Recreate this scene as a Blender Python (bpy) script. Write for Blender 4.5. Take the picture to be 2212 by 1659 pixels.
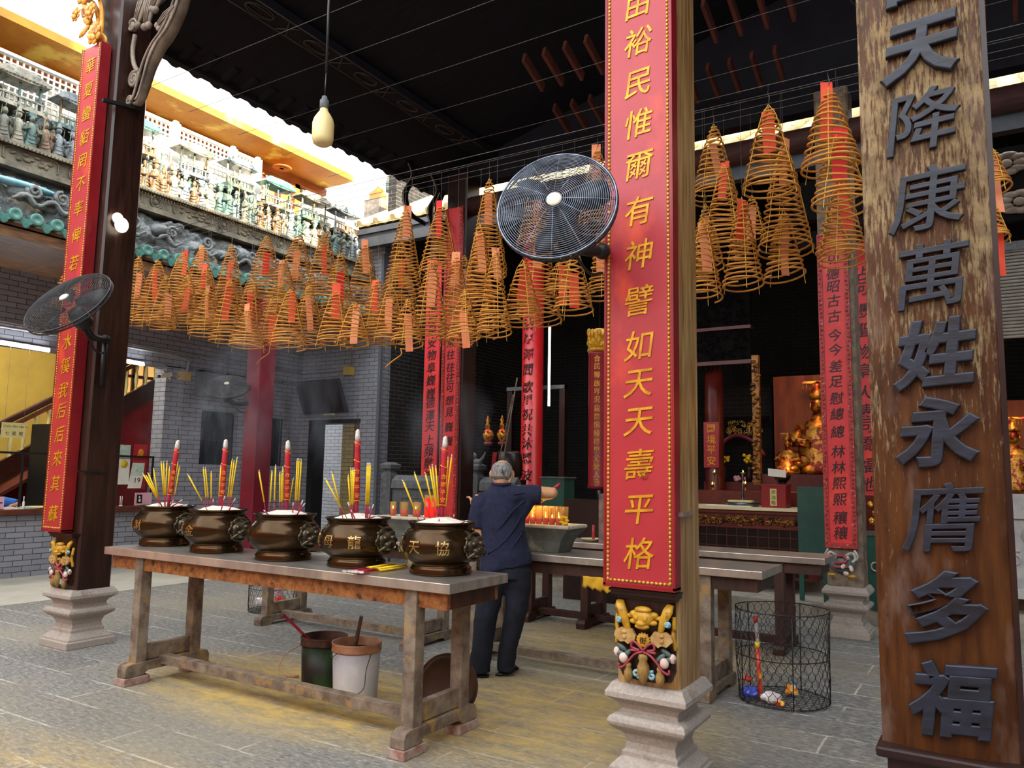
import bpy, bmesh, math, random
from mathutils import Vector, Matrix, Quaternion, noise
random.seed(11)
for o in list(bpy.data.objects):
    bpy.data.objects.remove(o, do_unlink=True)
S = bpy.context.scene
COL = S.collection
PI = math.pi

# ------------------------------------------------------------------ camera
YAW, PITCH, ROLL, EYE = 0.553343, 0.115022, 0.017101, 1.55
fwd = Vector((-math.sin(YAW)*math.cos(PITCH), math.cos(YAW)*math.cos(PITCH), math.sin(PITCH)))
rgt = Vector((math.cos(YAW), math.sin(YAW), 0.0))
upv = rgt.cross(fwd)
r2 = math.cos(ROLL)*rgt + math.sin(ROLL)*upv
u2 = -math.sin(ROLL)*rgt + math.cos(ROLL)*upv
cam = bpy.data.cameras.new('camera')
cam.sensor_width = 36.0
cam.lens = 1678.4*36/2212
cam.clip_start, cam.clip_end = 0.05, 200
co = bpy.data.objects.new('camera', cam)
co.matrix_world = Matrix(((r2.x, u2.x, -fwd.x, 0), (r2.y, u2.y, -fwd.y, 0), (r2.z, u2.z, -fwd.z, EYE), (0, 0, 0, 1)))
COL.objects.link(co)
S.camera = co

# ------------------------------------------------------------------ sky, sun, exposure
W = bpy.data.worlds.new('sky')
S.world = W
W.use_nodes = True
bg = W.node_tree.nodes['Background']
bg.inputs[0].default_value = (0.92, 0.96, 1.0, 1)
bg.inputs[1].default_value = 1.0
sun = bpy.data.lights.new('sun', 'SUN')
sun.energy = 5.0
sun.angle = 0.02
sun.color = (1.0, 0.90, 0.70)
so = bpy.data.objects.new('sun', sun)
so.rotation_euler = Vector((-0.95, 0.2, -0.233)).to_track_quat('-Z', 'Y').to_euler()
so.location = (20, 0, 15)
COL.objects.link(so)
S.view_settings.view_transform = 'Standard'
S.view_settings.look = 'None'
S.view_settings.exposure = 2.3
S.view_settings.gamma = 1.0
S.view_settings.use_curve_mapping = False

# ------------------------------------------------------------------ colour and material helpers
def lin(h):
    h = h.lstrip('#')
    out = []
    for i in (0, 2, 4):
        c = int(h[i:i+2], 16)/255
        out.append(c/12.92 if c <= 0.04045 else ((c+0.055)/1.055)**2.4)
    return (*out, 1)

class NT:
    """small node-tree writer"""
    def __init__(s, name):
        s.m = bpy.data.materials.new(name)
        s.m.use_nodes = True
        s.t = s.m.node_tree
        s.b = s.t.nodes['Principled BSDF']
        s.tc = s.t.nodes.new('ShaderNodeTexCoord')
    def n(s, kind, **kw):
        x = s.t.nodes.new('ShaderNode'+kind)
        for k, v in kw.items():
            if hasattr(x, k):
                setattr(x, k, v)
        return x
    def l(s, a, b):
        s.t.links.new(a, b)
    def coords(s, stretch=(1, 1, 1), rot=(0, 0, 0), src='Object', off=(0, 0, 0)):
        mp = s.n('Mapping')
        mp.inputs['Scale'].default_value = stretch
        mp.inputs['Rotation'].default_value = rot
        mp.inputs['Location'].default_value = off
        s.l(s.tc.outputs[src], mp.inputs[0])
        return mp.outputs[0]
    def noise(s, vec, scale, detail=4, rough=0.6, dist=0.0):
        x = s.n('TexNoise')
        x.inputs['Scale'].default_value = scale
        x.inputs['Detail'].default_value = detail
        x.inputs['Roughness'].default_value = rough
        x.inputs['Distortion'].default_value = dist
        s.l(vec, x.inputs['Vector'])
        return x.outputs[0]
    def ramp(s, fac, lo, hi):
        x = s.n('MapRange')
        x.inputs[1].default_value = lo
        x.inputs[2].default_value = hi
        s.l(fac, x.inputs[0])
        return x.outputs[0]
    def mix(s, fac, a, b, mode='MIX'):
        x = s.n('Mix', data_type='RGBA', blend_type=mode)
        if isinstance(fac, (int, float)):
            x.inputs[0].default_value = fac
        else:
            s.l(fac, x.inputs[0])
        for i, c in ((6, a), (7, b)):
            if isinstance(c, tuple):
                x.inputs[i].default_value = c
            else:
                s.l(c, x.inputs[i])
        return x.outputs[2]
    def math(s, op, a, b=0.0):
        x = s.n('Math', operation=op)
        for i, c in ((0, a), (1, b)):
            if isinstance(c, (int, float)):
                x.inputs[i].default_value = c
            else:
                s.l(c, x.inputs[i])
        return x.outputs[0]
    def color(s, c):
        if isinstance(c, tuple):
            s.b.inputs['Base Color'].default_value = c
        else:
            s.l(c, s.b.inputs['Base Color'])
    def bump(s, h, strength=0.3, dist=0.01):
        x = s.n('Bump')
        x.inputs['Strength'].default_value = strength
        x.inputs['Distance'].default_value = dist
        s.l(h, x.inputs['Height'])
        s.l(x.outputs[0], s.b.inputs['Normal'])
    def set(s, rough=0.6, metal=0.0, spec=0.5, **kw):
        s.b.inputs['Roughness'].default_value = rough
        s.b.inputs['Metallic'].default_value = metal
        s.b.inputs['Specular IOR Level'].default_value = spec
        for k, v in kw.items():
            s.b.inputs[k].default_value = v
        return s.m

def mat(name, c1, c2=None, scale=8, rough=0.6, metal=0.0, spec=0.4, stretch=(1, 1, 1), c3=None, s3=3, lo3=0.58, hi3=0.66,
        lo=0.35, hi=0.65, bump=0.0, bscale=None, bdist=0.006, detail=5, st3=None, **kw):
    t = NT(name)
    v = t.coords(stretch)
    if c2:
        f = t.noise(v, scale, detail)
        c = t.mix(t.ramp(f, lo, hi), lin(c1), lin(c2))
    else:
        c = lin(c1)
    if c3:
        v3 = t.coords(st3 or stretch, off=(3.1, 7.7, 1.3))
        c = t.mix(t.ramp(t.noise(v3, s3, 6), lo3, hi3), c, lin(c3))
    t.color(c)
    if bump:
        t.bump(t.noise(v, bscale or scale, 6), bump, bdist)
    return t.set(rough, metal, spec, **kw)

def glow(name, col, strength):
    t = NT(name)
    t.color(lin(col))
    t.b.inputs['Emission Color'].default_value = lin(col)
    t.b.inputs['Emission Strength'].default_value = strength
    return t.set(0.5)

M = {}
M['soot'] = mat('soot_black_timber', '#0b0b12', '#15151d', 3, 0.75, spec=0.25, stretch=(1, 6, 1), bump=0.15)
M['beam'] = mat('dark_red_beam', '#2a1412', '#43201a', 4, 0.7, stretch=(2, 8, 8), bump=0.2)
M['rafter'] = mat('faded_red_rafter', '#3c170f', '#562314', 5, 0.8)
M['darkwood'] = mat('dark_brown_pillar_wood', '#21120d', '#38211a', 3.2, 0.34, stretch=(9, 9, .8), c3='#4e3c2c', s3=2.2, lo3=.62, hi3=.76, bump=0.2, bscale=5)
M['amberwood'] = mat('amber_worn_wood', '#80592f', '#b69460', 3.4, 0.35, stretch=(10, 10, .7), c3='#c7b184', s3=2, lo3=.62, hi3=.78, bump=0.25, bscale=6)
M['blackframe'] = mat('black_lacquer_trim', '#1c1010', '#2c1814', 5, 0.35)
M['redpanel'] = mat('worn_red_lacquer', '#9c2a32', '#b2363a', 1.6, 0.33, c3='#d0492e', s3=2.3, lo3=.60, hi3=.74, stretch=(1, 1, .55), bump=0.06, bscale=30)
M['redside'] = mat('deep_red_lacquer_side', '#7a141c', '#911c22', 3, 0.35)
M['gold'] = mat('old_gold_paint', '#b07a14', '#dba524', 12, 0.42, metal=0.25, bump=0.15, bscale=60)
M['goldline'] = mat('gilded_beading', '#a9762a', '#d3a04c', 30, 0.35, metal=0.5)
M['stone'] = mat('grey_granite_base', '#948b82', '#aaa095', 60, 0.7, c3='#76583f', s3=4, lo3=.6, hi3=.75, bump=0.1, bscale=80, bdist=.003)
M['stonedark'] = mat('dark_grey_stone', '#4c4f52', '#63676a', 40, 0.7, bump=0.15)
M['steel'] = mat('dusty_sheet_steel', '#98928a', '#c2bab0', 2.6, 0.3, metal=0.75, c3='#c9c2ae', s3=5, lo3=.58, hi3=.7, stretch=(1.5, 6, 1), bump=0.05)
M['oldwood'] = mat('weathered_bench_wood', '#5a4a3e', '#867867', 3.5, 0.7, stretch=(3, 3, 3), c3='#9a7a44', s3=2.5, lo3=.55, hi3=.7, bump=0.3, bscale=14)
M['apron'] = mat('rusty_brown_apron_board', '#6b3a18', '#9a6330', 22, 0.6, c3='#3b2416', s3=16, lo3=.56, hi3=.66, bump=0.3)
M['tabledark'] = mat('dark_red_brown_table_wood', '#2a1610', '#43261a', 5, 0.55, stretch=(3, 3, .7), bump=0.15)
M['bronze'] = mat('polished_brown_bronze', '#2f2214', '#46331f', 4, 0.2, metal=0.8, c3='#5f4a2c', s3=2, lo3=.6, hi3=.8)
M['bronzedark'] = mat('patinated_bronze_relief', '#3a3124', '#6d6450', 18, 0.34, metal=0.7, bump=0.3)
M['brass'] = mat('raised_brass_lettering', '#8a7040', '#b49a64', 20, 0.3, metal=0.8)
M['ash'] = mat('pale_incense_ash', '#cfc3b4', '#e6ddd0', 25, 0.95, bump=0.6, bscale=60)
M['yellowjoss'] = mat('yellow_joss_paste', '#d9b013', '#e8c928', 40, 0.8)
M['redstem'] = mat('magenta_red_bamboo', '#8d1834', '#a8203c', 30, 0.7)
M['ashtip'] = mat('grey_ash_tip', '#b9b4ac', '#dedad2', 90, 0.95)
M['bigred'] = mat('red_paper_wrap', '#9c1a2a', '#bb2b34', 6, 0.5)
M['orange'] = mat('orange_printed_foil', '#d4651a', '#e89a2e', 20, 0.45)
M['black'] = mat('matt_black_iron', '#111214', '#1b1c1f', 20, 0.45)
M['wire'] = mat('dark_grey_wire', '#4b4846', '#6a6662', 20, 0.4, metal=0.6)
M['coil'] = mat('ochre_incense_paste', '#b0702a', '#cf9642', 9, 0.75)
M['string'] = mat('yellow_cotton_string', '#c79a2a', '#dab548', 30, 0.8)
M['tagred'] = mat('red_prayer_card', '#d1361e', '#dd5a38', 5, 0.7)
M['tagpeach'] = mat('peach_prayer_card', '#d9754a', '#e59a70', 5, 0.7)
M['tagbright'] = mat('bright_scarlet_prayer_card', '#d6101c', '#e42226', 5, 0.6)
M['chrome'] = mat('chromed_guard_wire', '#434a55', '#79818e', 12, 0.28, metal=0.85)
M['char'] = mat('blue_black_carved_character', '#12161f', '#222836', 9, 0.45, stretch=(1, 1, 4), c3='#10131a', s3=6, lo3=.6, hi3=.66, bump=0.25)
M['ink'] = mat('black_brush_ink', '#160c0c', '#241212', 20, 0.5)
M['cream'] = mat('cream_plastic', '#d8cfae', '#e3dcc4', 4, 0.35)
M['white'] = mat('white_paint', '#d9d8d2', '#e6e5df', 8, 0.5)
M['jade'] = mat('jade_glazed_tile', '#38605a', '#5a8a7e', 9, 0.3, bump=0.2)
M['ceramic'] = mat('grey_glazed_relief', '#44494a', '#767b79', 5, 0.32, c3='#7b6b4c', s3=4, lo3=.55, hi3=.68, bump=0.7, bscale=9, bdist=.05)
# ------------------------------------------------------------------ mesh builder
def frame(d, hint=None):
    d = Vector(d).normalized()
    h = Vector(hint) if hint else (Vector((0, 0, 1)) if abs(d.z) < 0.95 else Vector((0, 1, 0)))
    a = h.cross(d).normalized()
    return a, d.cross(a).normalized(), d

GC = {}
_fc = bpy.data.curves.new('glyph_source', 'FONT')
_fo = bpy.data.objects.new('glyph_source', _fc)
COL.objects.link(_fo)
def glyph(ch, depth, bold, bevel=0.0):
    """one character as centred, unit-height vertices and faces (built-in font)"""
    k = (ch, round(depth, 4), bold, bevel)
    if k not in GC:
        _fc.body = ch
        _fc.size = 1
        _fc.offset = bold
        _fc.extrude = depth
        _fc.bevel_depth = bevel
        _fc.resolution_u = 3
        bpy.context.view_layer.update()
        me = bpy.data.meshes.new_from_object(_fo.evaluated_get(bpy.context.evaluated_depsgraph_get()))
        vs = [v.co.copy() for v in me.vertices]
        fs = [tuple(p.vertices) for p in me.polygons]
        x0, x1 = min(v.x for v in vs), max(v.x for v in vs)
        y0, y1 = min(v.y for v in vs), max(v.y for v in vs)
        for v in vs:
            v.x -= (x0+x1)/2
            v.y -= (y0+y1)/2
        bpy.data.meshes.remove(me)
        GC[k] = (vs, fs, x1-x0, y1-y0)
    return GC[k]

OFF = {}
class MB:
    def __init__(s):
        s.v, s.f, s.sm = [], [], []
    def add(s, vs, fs, smooth=False):
        b = len(s.v)
        s.v += [tuple(x) for x in vs]
        s.f += [tuple(i+b for i in q) for q in fs]
        s.sm += [smooth]*len(fs)
        return s
    def box(s, x0, y0, z0, x1, y1, z1):
        s.add([(x0, y0, z0), (x1, y0, z0), (x1, y1, z0), (x0, y1, z0), (x0, y0, z1), (x1, y0, z1), (x1, y1, z1), (x0, y1, z1)],
              [(3, 2, 1, 0), (4, 5, 6, 7), (0, 1, 5, 4), (1, 2, 6, 5), (2, 3, 7, 6), (3, 0, 4, 7)])
        return s
    def obox(s, c, ax, h):
        c = Vector(c)
        A = [Vector(a).normalized()*q for a, q in zip(ax, h)]
        vs = [c+sx*A[0]+sy*A[1]+sz*A[2] for sz in (-1, 1) for sx, sy in ((-1, -1), (1, -1), (1, 1), (-1, 1))]
        s.add(vs, [(3, 2, 1, 0), (4, 5, 6, 7), (0, 1, 5, 4), (1, 2, 6, 5), (2, 3, 7, 6), (3, 0, 4, 7)])
        return s
    def beam(s, p0, p1, w, h, hint=None):
        p0, p1 = Vector(p0), Vector(p1)
        a, b, d = frame(p1-p0, hint)
        s.obox((p0+p1)/2, (a, b, d), (w/2, h/2, (p1-p0).length/2))
        return s
    def tube(s, pts, r, n=8, closed=False, caps=True, flat=1.0, hint=None):
        pts = [Vector(p) for p in pts]
        m = len(pts)
        rr = r if isinstance(r, (list, tuple)) else [r]*m
        base = len(s.v)
        a0 = None
        for i in range(m):
            if closed:
                d = pts[(i+1) % m]-pts[i-1]
            else:
                d = pts[min(i+1, m-1)]-pts[max(i-1, 0)]
            if d.length < 1e-9:
                d = Vector((0, 0, 1))
            d.normalize()
            if a0 is None:
                a0, b, _ = frame(d, hint)
            else:
                a0 = (a0-d*a0.dot(d))
                if a0.length < 1e-6:
                    a0, b, _ = frame(d)
                a0.normalize()
            b = d.cross(a0)
            for k in range(n):
                t = 2*PI*k/n
                s.v.append(tuple(pts[i]+a0*math.cos(t)*rr[i]+b*math.sin(t)*rr[i]*flat))
        rng = m if closed else m-1
        for i in range(rng):
            j = (i+1) % m
            for k in range(n):
                q = (k+1) % n
                s.f.append((base+i*n+k, base+i*n+q, base+j*n+q, base+j*n+k))
                s.sm.append(n > 4)
        if caps and not closed:
            s.f.append(tuple(base+k for k in reversed(range(n))))
            s.f.append(tuple(base+(m-1)*n+k for k in range(n)))
            s.sm += [False, False]
        return s
    def lathe(s, prof, n=32, c=(0, 0, 0), sx=1.0, sy=1.0, ax=None, smooth=True):
        base = len(s.v)
        c = Vector(c)
        A = ax or (Vector((1, 0, 0)), Vector((0, 1, 0)), Vector((0, 0, 1)))
        for r, z in prof:
            for k in range(n):
                t = 2*PI*k/n
                s.v.append(tuple(c+A[0]*r*sx*math.cos(t)+A[1]*r*sy*math.sin(t)+A[2]*z))
        for i in range(len(prof)-1):
            for k in range(n):
                q = (k+1) % n
                s.f.append((base+i*n+k, base+i*n+q, base+(i+1)*n+q, base+(i+1)*n+k))
                s.sm.append(smooth)
        if prof[0][0] > 1e-4:
            s.f.append(tuple(base+k for k in reversed(range(n)))); s.sm.append(False)
        if prof[-1][0] > 1e-4:
            s.f.append(tuple(base+(len(prof)-1)*n+k for k in range(n))); s.sm.append(False)
        return s
    def sq(s, prof, c=(0, 0), rx=1.0, ry=1.0, ch=0.0, smooth=False):
        """square 'turned' profile: list of (half width, z), corners chamfered by ch"""
        base = len(s.v)
        n = 8 if ch else 4
        for h, z in prof:
            k = ch
            if ch:
                P = [(h-k, -h), (h, -h+k), (h, h-k), (h-k, h), (-h+k, h), (-h, h-k), (-h, -h+k), (-h+k, -h)]
            else:
                P = [(h, -h), (h, h), (-h, h), (-h, -h)]
            for a, b in P:
                s.v.append((c[0]+a*rx, c[1]+b*ry, z))
        for i in range(len(prof)-1):
            for k in range(n):
                q = (k+1) % n
                s.f.append((base+i*n+k, base+i*n+q, base+(i+1)*n+q, base+(i+1)*n+k)); s.sm.append(smooth)
        s.f.append(tuple(base+k for k in reversed(range(n)))); s.sm.append(False)
        s.f.append(tuple(base+(len(prof)-1)*n+k for k in range(n))); s.sm.append(False)
        return s
    def prism(s, poly, o, u, v, d, both=False):
        """polygon (a,b) in the u,v plane at o, thickened by d along u x v"""
        o, u, v = Vector(o), Vector(u), Vector(v)
        n = u.cross(v).normalized()*d
        m = len(poly)
        lo = [o+u*a+v*b for a, b in poly]
        s.add(lo+[p+n for p in lo], [tuple(reversed(range(m))), tuple(range(m, 2*m))]+[(i, (i+1) % m, m+(i+1) % m, m+i) for i in range(m)])
        return s
    def ell(s, c, r, nu=14, nv=9, ax=None):
        c = Vector(c)
        A = ax or (Vector((1, 0, 0)), Vector((0, 1, 0)), Vector((0, 0, 1)))
        if isinstance(r, (int, float)):
            r = (r, r, r)
        base = len(s.v)
        for i in range(nv+1):
            p = PI*i/nv
            for k in range(nu):
                t = 2*PI*k/nu
                s.v.append(tuple(c+A[0]*r[0]*math.sin(p)*math.cos(t)+A[1]*r[1]*math.sin(p)*math.sin(t)-A[2]*r[2]*math.cos(p)))
        for i in range(nv):
            for k in range(nu):
                q = (k+1) % nu
                s.f.append((base+i*nu+k, base+i*nu+q, base+(i+1)*nu+q, base+(i+1)*nu+k)); s.sm.append(True)
        return s
    def loft(s, rings, n=20, caps=True):
        """rings: (centre, axis a, axis b) with semi-axes as vectors"""
        base = len(s.v)
        for c, a, b in rings:
            c, a, b = Vector(c), Vector(a), Vector(b)
            for k in range(n):
                t = 2*PI*k/n
                s.v.append(tuple(c+a*math.cos(t)+b*math.sin(t)))
        for i in range(len(rings)-1):
            for k in range(n):
                q = (k+1) % n
                s.f.append((base+i*n+k, base+i*n+q, base+(i+1)*n+q, base+(i+1)*n+k)); s.sm.append(True)
        if caps:
            s.f.append(tuple(base+k for k in reversed(range(n)))); s.sm.append(True)
            s.f.append(tuple(base+(len(rings)-1)*n+k for k in range(n))); s.sm.append(True)
        return s
    def glyph(s, ch, o, u, v, size, depth=0.004, bold=0.0, w=None, shear=0.0, bevel=0.0, fn=None):
        """character centred on o in the u (right), v (up) plane, standing depth proud of it"""
        vs, fs, gw, gh = glyph(ch, depth/size, bold, bevel)
        o, u, v = Vector(o), Vector(u).normalized(), Vector(v).normalized()
        n = u.cross(v)
        kx = (w/size/gw) if w else 1.0
        P = []
        for q in vs:
            a, b, z = q.x*size*kx, q.y*size, q.z*size+depth
            a += b*shear
            b += a*shear*0.55
            if fn:
                P.append(fn(a, b, z))
            else:
                P.append(o+u*a+v*b+n*z)
        s.add(P, fs)
        return s
    def build(s, name, m, parent=None, bevel=0.0, seg=2, sub=0):
        me = bpy.data.meshes.new(name)
        off = OFF.get(parent.name, Vector((0, 0, 0))) if parent else Vector((0, 0, 0))
        me.from_pydata([tuple(Vector(p)-off) for p in s.v], [], s.f)
        me.polygons.foreach_set('use_smooth', s.sm)
        me.update()
        me.materials.append(M[m] if isinstance(m, str) else m)
        o = bpy.data.objects.new(name, me)
        COL.objects.link(o)
        if parent:
            o.parent = parent
            OFF[o.name] = off
        if bevel:
            b = o.modifiers.new('edge', 'BEVEL')
            b.width, b.segments, b.limit_method, b.angle_limit = bevel, seg, 'ANGLE', 0.6
        if sub:
            b = o.modifiers.new('sub', 'SUBSURF'); b.levels = b.render_levels = sub
        return o

def tag(o, label, cat, group=None, kind=None):
    if label: o['label'] = label
    if cat: o['category'] = cat
    if group: o['group'] = group
    if kind: o['kind'] = kind
    return o
def thing(name, label, cat, loc=(0, 0, 0), group=None, kind=None):
    o = bpy.data.objects.new(name, None)
    o.empty_display_size = 0.1
    o.location = loc
    COL.objects.link(o)
    OFF[o.name] = Vector(loc)
    return tag(o, label, cat, group, kind)
def part(o, label):
    o['label'] = label
    return o
def struct(name, mb, m, parent=None, label=None, cat=None, bevel=0.0):
    o = mb.build(name, m, parent, bevel)
    o['kind'] = 'structure'
    if label: o['label'] = label
    if cat: o['category'] = cat
    return o
def dup(root, loc, label=None, group=None, rotz=0.0, scale=None):
    r = root.copy()
    COL.objects.link(r)
    r.location = loc
    r.rotation_euler = (0, 0, rotz)
    if scale: r.scale = scale
    if label: r['label'] = label
    if group: r['group'] = group
    for ch in list(root.children):
        c = ch.copy(); COL.objects.link(c); c.parent = r
        for g in ch.children:
            d = g.copy(); COL.objects.link(d); d.parent = c
    return r
X, Y, Z = Vector((1, 0, 0)), Vector((0, 1, 0)), Vector((0, 0, 1))
def arc(c, r, a0, a1, n, u=X, v=Z):
    return [Vector(c)+Vector(u)*r*math.cos(a0+(a1-a0)*i/n)+Vector(v)*r*math.sin(a0+(a1-a0)*i/n) for i in range(n+1)]
def spiral(c, r0, r1, a0, turns, n, u=X, v=Z):
    out = []
    for i in range(n+1):
        t = i/n
        r = r0+(r1-r0)*t
        a = a0+turns*2*PI*t
        out.append(Vector(c)+Vector(u)*r*math.cos(a)+Vector(v)*r*math.sin(a))
    return out
def bez(p, n=16):
    """smooth curve through points (Catmull-Rom)"""
    p = [Vector(q) for q in p]
    q = [p[0]*2-p[1]]+p+[p[-1]*2-p[-2]]
    out = []
    per = max(2, n//(len(p)-1))
    for i in range(1, len(q)-2):
        for k in range(per):
            t = k/per
            a, b, c, d = q[i-1], q[i], q[i+1], q[i+2]
            out.append(0.5*((2*b)+(c-a)*t+(2*a-5*b+4*c-d)*t*t+(3*b-a-3*c+d)*t**3))
    out.append(p[-1])
    return out
# ------------------------------------------------------------------ brick, floor and plaster materials
def brick_mat(name, c1, c2, mortar, w, h, gap=0.006, rough=0.6, stain=None, bump=0.4):
    t = NT(name)
    sp = t.n('SeparateXYZ')
    t.l(t.tc.outputs['Object'], sp.inputs[0])
    cb = t.n('CombineXYZ')
    t.l(t.math('ADD', sp.outputs[0], sp.outputs[1]), cb.inputs[0])
    t.l(sp.outputs[2], cb.inputs[1])
    b = t.n('TexBrick')
    b.offset = 0.5
    for k, v in (('Scale', 1.0), ('Mortar Size', gap), ('Brick Width', w), ('Row Height', h), ('Mortar Smooth', 0.3), ('Bias', 0.0)):
        b.inputs[k].default_value = v
    b.inputs['Color1'].default_value = lin(c1)
    b.inputs['Color2'].default_value = lin(c2)
    b.inputs['Mortar'].default_value = lin(mortar)
    t.l(cb.outputs[0], b.inputs['Vector'])
    v = t.coords()
    c = t.mix(t.ramp(t.noise(v, 30, 5), 0.3, 0.75), b.outputs[0], lin(c2))
    c = t.mix(0.65, c, b.outputs[0])
    if stain:
        c = t.mix(t.ramp(t.noise(v, 1.3, 6), 0.5, 0.72), c, lin(stain))
    t.color(c)
    inv = t.math('SUBTRACT', 1.0, b.outputs[1])
    t.bump(inv, bump, 0.01)
    return t.set(rough, 0, 0.35)
M['greybrick'] = brick_mat('grey_face_brick', '#7b7d85', '#8d8e95', '#212226', 0.25, 0.078)
M['darkbrick'] = brick_mat('old_dark_brick', '#201e1e', '#2c2927', '#57524d', 0.26, 0.075, 0.008, 0.8, '#171516')
M['hallbrick'] = brick_mat('darkened_hall_brick', '#0e0e0f', '#161514', '#252422', 0.26, 0.075, 0.008, 0.9, '#08080a')  # the hall's darkness is put into this near-black brick colour
M['buffbrick'] = brick_mat('buff_brick', '#8f8057', '#a59567', '#3a3120', 0.25, 0.078)
M['planks'] = brick_mat('pale_upper_wall_tile', '#8e8a80', '#a29c8f', '#4f4b44', 0.6, 0.12)
M['warm_bounce'] = mat('terracotta_reflector', '#b5602c', '#cf7c40', 1.4, 0.8)  # warm colour for unseen walls, added to tint the steel's reflection
M['ochre'] = mat('ochre_limewash', '#a98e3e', '#bd9f48', 1.2, 0.9, c3='#8e7838', s3=0.8, lo3=.55, hi3=.75)
M['soffit'] = mat('amber_timber_soffit', '#b87016', '#d0901f', 1.6, 0.55, stretch=(1, 1, 1), c3='#efcf5e', s3=1.0, lo3=.52, hi3=.6, bump=0.1)
M['cabinetwood'] = mat('dark_mahogany', '#2c1410', '#42201a', 5, 0.3, stretch=(4, 1, 6))
M['doorwood'] = mat('red_brown_door_wood', '#4e2214', '#6a3320', 5, 0.45)
M['orangewood'] = mat('orange_door_frame', '#a8571f', '#bd6a2a', 5, 0.5)
M['paleplaster'] = mat('cream_plaster', '#e0d9bd', '#ece6cf', 2, 0.9)

def floor_mat():
    t = NT('worn_granite_slabs')
    v = t.coords()
    b = t.n('TexBrick')
    b.offset = 0.42
    for k, q in (('Scale', 1.0), ('Mortar Size', 0.011), ('Brick Width', 1.72), ('Row Height', 0.36), ('Mortar Smooth', 0.6), ('Bias', -0.1)):
        b.inputs[k].default_value = q
    vv = t.coords(off=(0.2, 0.17, 0))
    wob = t.n('TexNoise'); wob.inputs['Scale'].default_value = 3.0
    t.l(v, wob.inputs['Vector'])
    va = t.n('VectorMath', operation='SCALE'); va.inputs[3].default_value = 0.02
    t.l(wob.outputs[1], va.inputs[0])
    vb = t.n('VectorMath', operation='ADD')
    t.l(vv, vb.inputs[0]); t.l(va.outputs[0], vb.inputs[1])
    t.l(vb.outputs[0], b.inputs['Vector'])
    b.inputs['Color1'].default_value = lin('#6a6966')
    b.inputs['Color2'].default_value = lin('#767571')
    b.inputs['Mortar'].default_value = lin('#6a6863')
    jn = t.ramp(t.noise(v, 1.6, 4), 0.40, 0.56)
    c = t.mix(t.math('MULTIPLY', b.outputs[1], jn), b.outputs[0], lin('#bdb8ac'))
    # chisel pecking and worn streaks along X
    pk = t.noise(t.coords((5, 15, 1)), 3.4, 7, 0.74)
    c = t.mix(t.math('MULTIPLY', t.ramp(pk, 0.50, 0.62), 0.85), c, lin('#aaa598'))
    c = t.mix(t.math('MULTIPLY', t.ramp(t.noise(t.coords((5, 13, 1), off=(4, 2, 0)), 3.0, 7, 0.74), 0.50, 0.62), 0.8), c, lin('#3c3d41'))
    c = t.mix(t.math('MULTIPLY', t.ramp(t.noise(v, 0.55, 5), 0.45, 0.66), 0.5), c, lin('#928872'))
    # yellow patches, heaviest below the front bench and along the aisle
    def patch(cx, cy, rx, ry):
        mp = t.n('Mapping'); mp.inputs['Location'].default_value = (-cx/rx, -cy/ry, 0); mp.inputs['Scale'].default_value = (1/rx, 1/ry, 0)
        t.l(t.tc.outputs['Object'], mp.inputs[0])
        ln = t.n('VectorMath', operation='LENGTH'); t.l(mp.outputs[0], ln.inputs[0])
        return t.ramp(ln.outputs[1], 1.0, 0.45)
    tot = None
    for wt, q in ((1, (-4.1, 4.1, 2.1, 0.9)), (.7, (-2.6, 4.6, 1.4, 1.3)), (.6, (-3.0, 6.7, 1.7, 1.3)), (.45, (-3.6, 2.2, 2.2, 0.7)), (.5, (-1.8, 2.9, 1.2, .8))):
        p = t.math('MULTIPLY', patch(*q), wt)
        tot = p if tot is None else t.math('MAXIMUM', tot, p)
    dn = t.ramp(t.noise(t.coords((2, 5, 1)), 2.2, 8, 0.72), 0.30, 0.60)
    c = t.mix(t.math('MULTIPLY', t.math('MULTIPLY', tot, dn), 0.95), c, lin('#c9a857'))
    t.color(c)
    t.bump(t.math('ADD', pk, t.math('MULTIPLY', b.outputs[1], -0.4)), 0.35, 0.012)
    return t.set(0.62, 0, 0.35)
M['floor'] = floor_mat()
M['paletile'] = mat('pale_floor_tile', '#a9a596', '#bbb6a6', 3, 0.5)
M['pavement'] = mat('worn_step_stone', '#7c776b', '#989283', 9, 0.8, bump=0.3)

# ------------------------------------------------------------------ the setting
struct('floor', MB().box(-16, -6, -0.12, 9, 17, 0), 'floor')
struct('floor', MB().box(-11.6, -6, 0, -9.4, 10.84, 0.006), 'paletile')
struct('floor', MB().box(-9.5, 9.4, 0, 6, 17, 0.16).box(-9.5, 10.5, 0.1, 6, 17, 0.32), 'pavement')
# left gallery wall with the counter opening
struct('wall_left', MB().box(-11.9, 7.87, 0, -11.6, 8.6, 3.25).box(-11.9, 9.36, 0, -11.6, 9.62, 3.25).box(-11.9, 10.5, 0, -11.6, 11.1, 3.25)
       .box(-11.9, 8.6, 0, -11.6, 9.36, 1.62).box(-11.9, 9.62, 0, -11.6, 10.5, 1.62).box(-11.9, 8.6, 2.56, -11.6, 9.36, 3.25).box(-11.9, 9.62, 2.53, -11.6, 10.5, 3.25)
       .box(-11.9, -6, 3.22, -11.6, 11.1, 4.6), 'greybrick')
struct('wall_left', MB().box(-11.9, -6, 0, -11.6, 7.87, 0.9), 'greybrick')
struct('wall_left', MB().box(-15.2, -6, 0, -15, 11.1, 5), 'ochre')
struct('ceiling', MB().box(-15, -6, 3.9, -11.9, 11.1, 4.0), 'paleplaster')
struct('window_1', MB().box(-11.82, 8.6, 1.62, -11.78, 9.36, 2.56), 'black')
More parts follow.
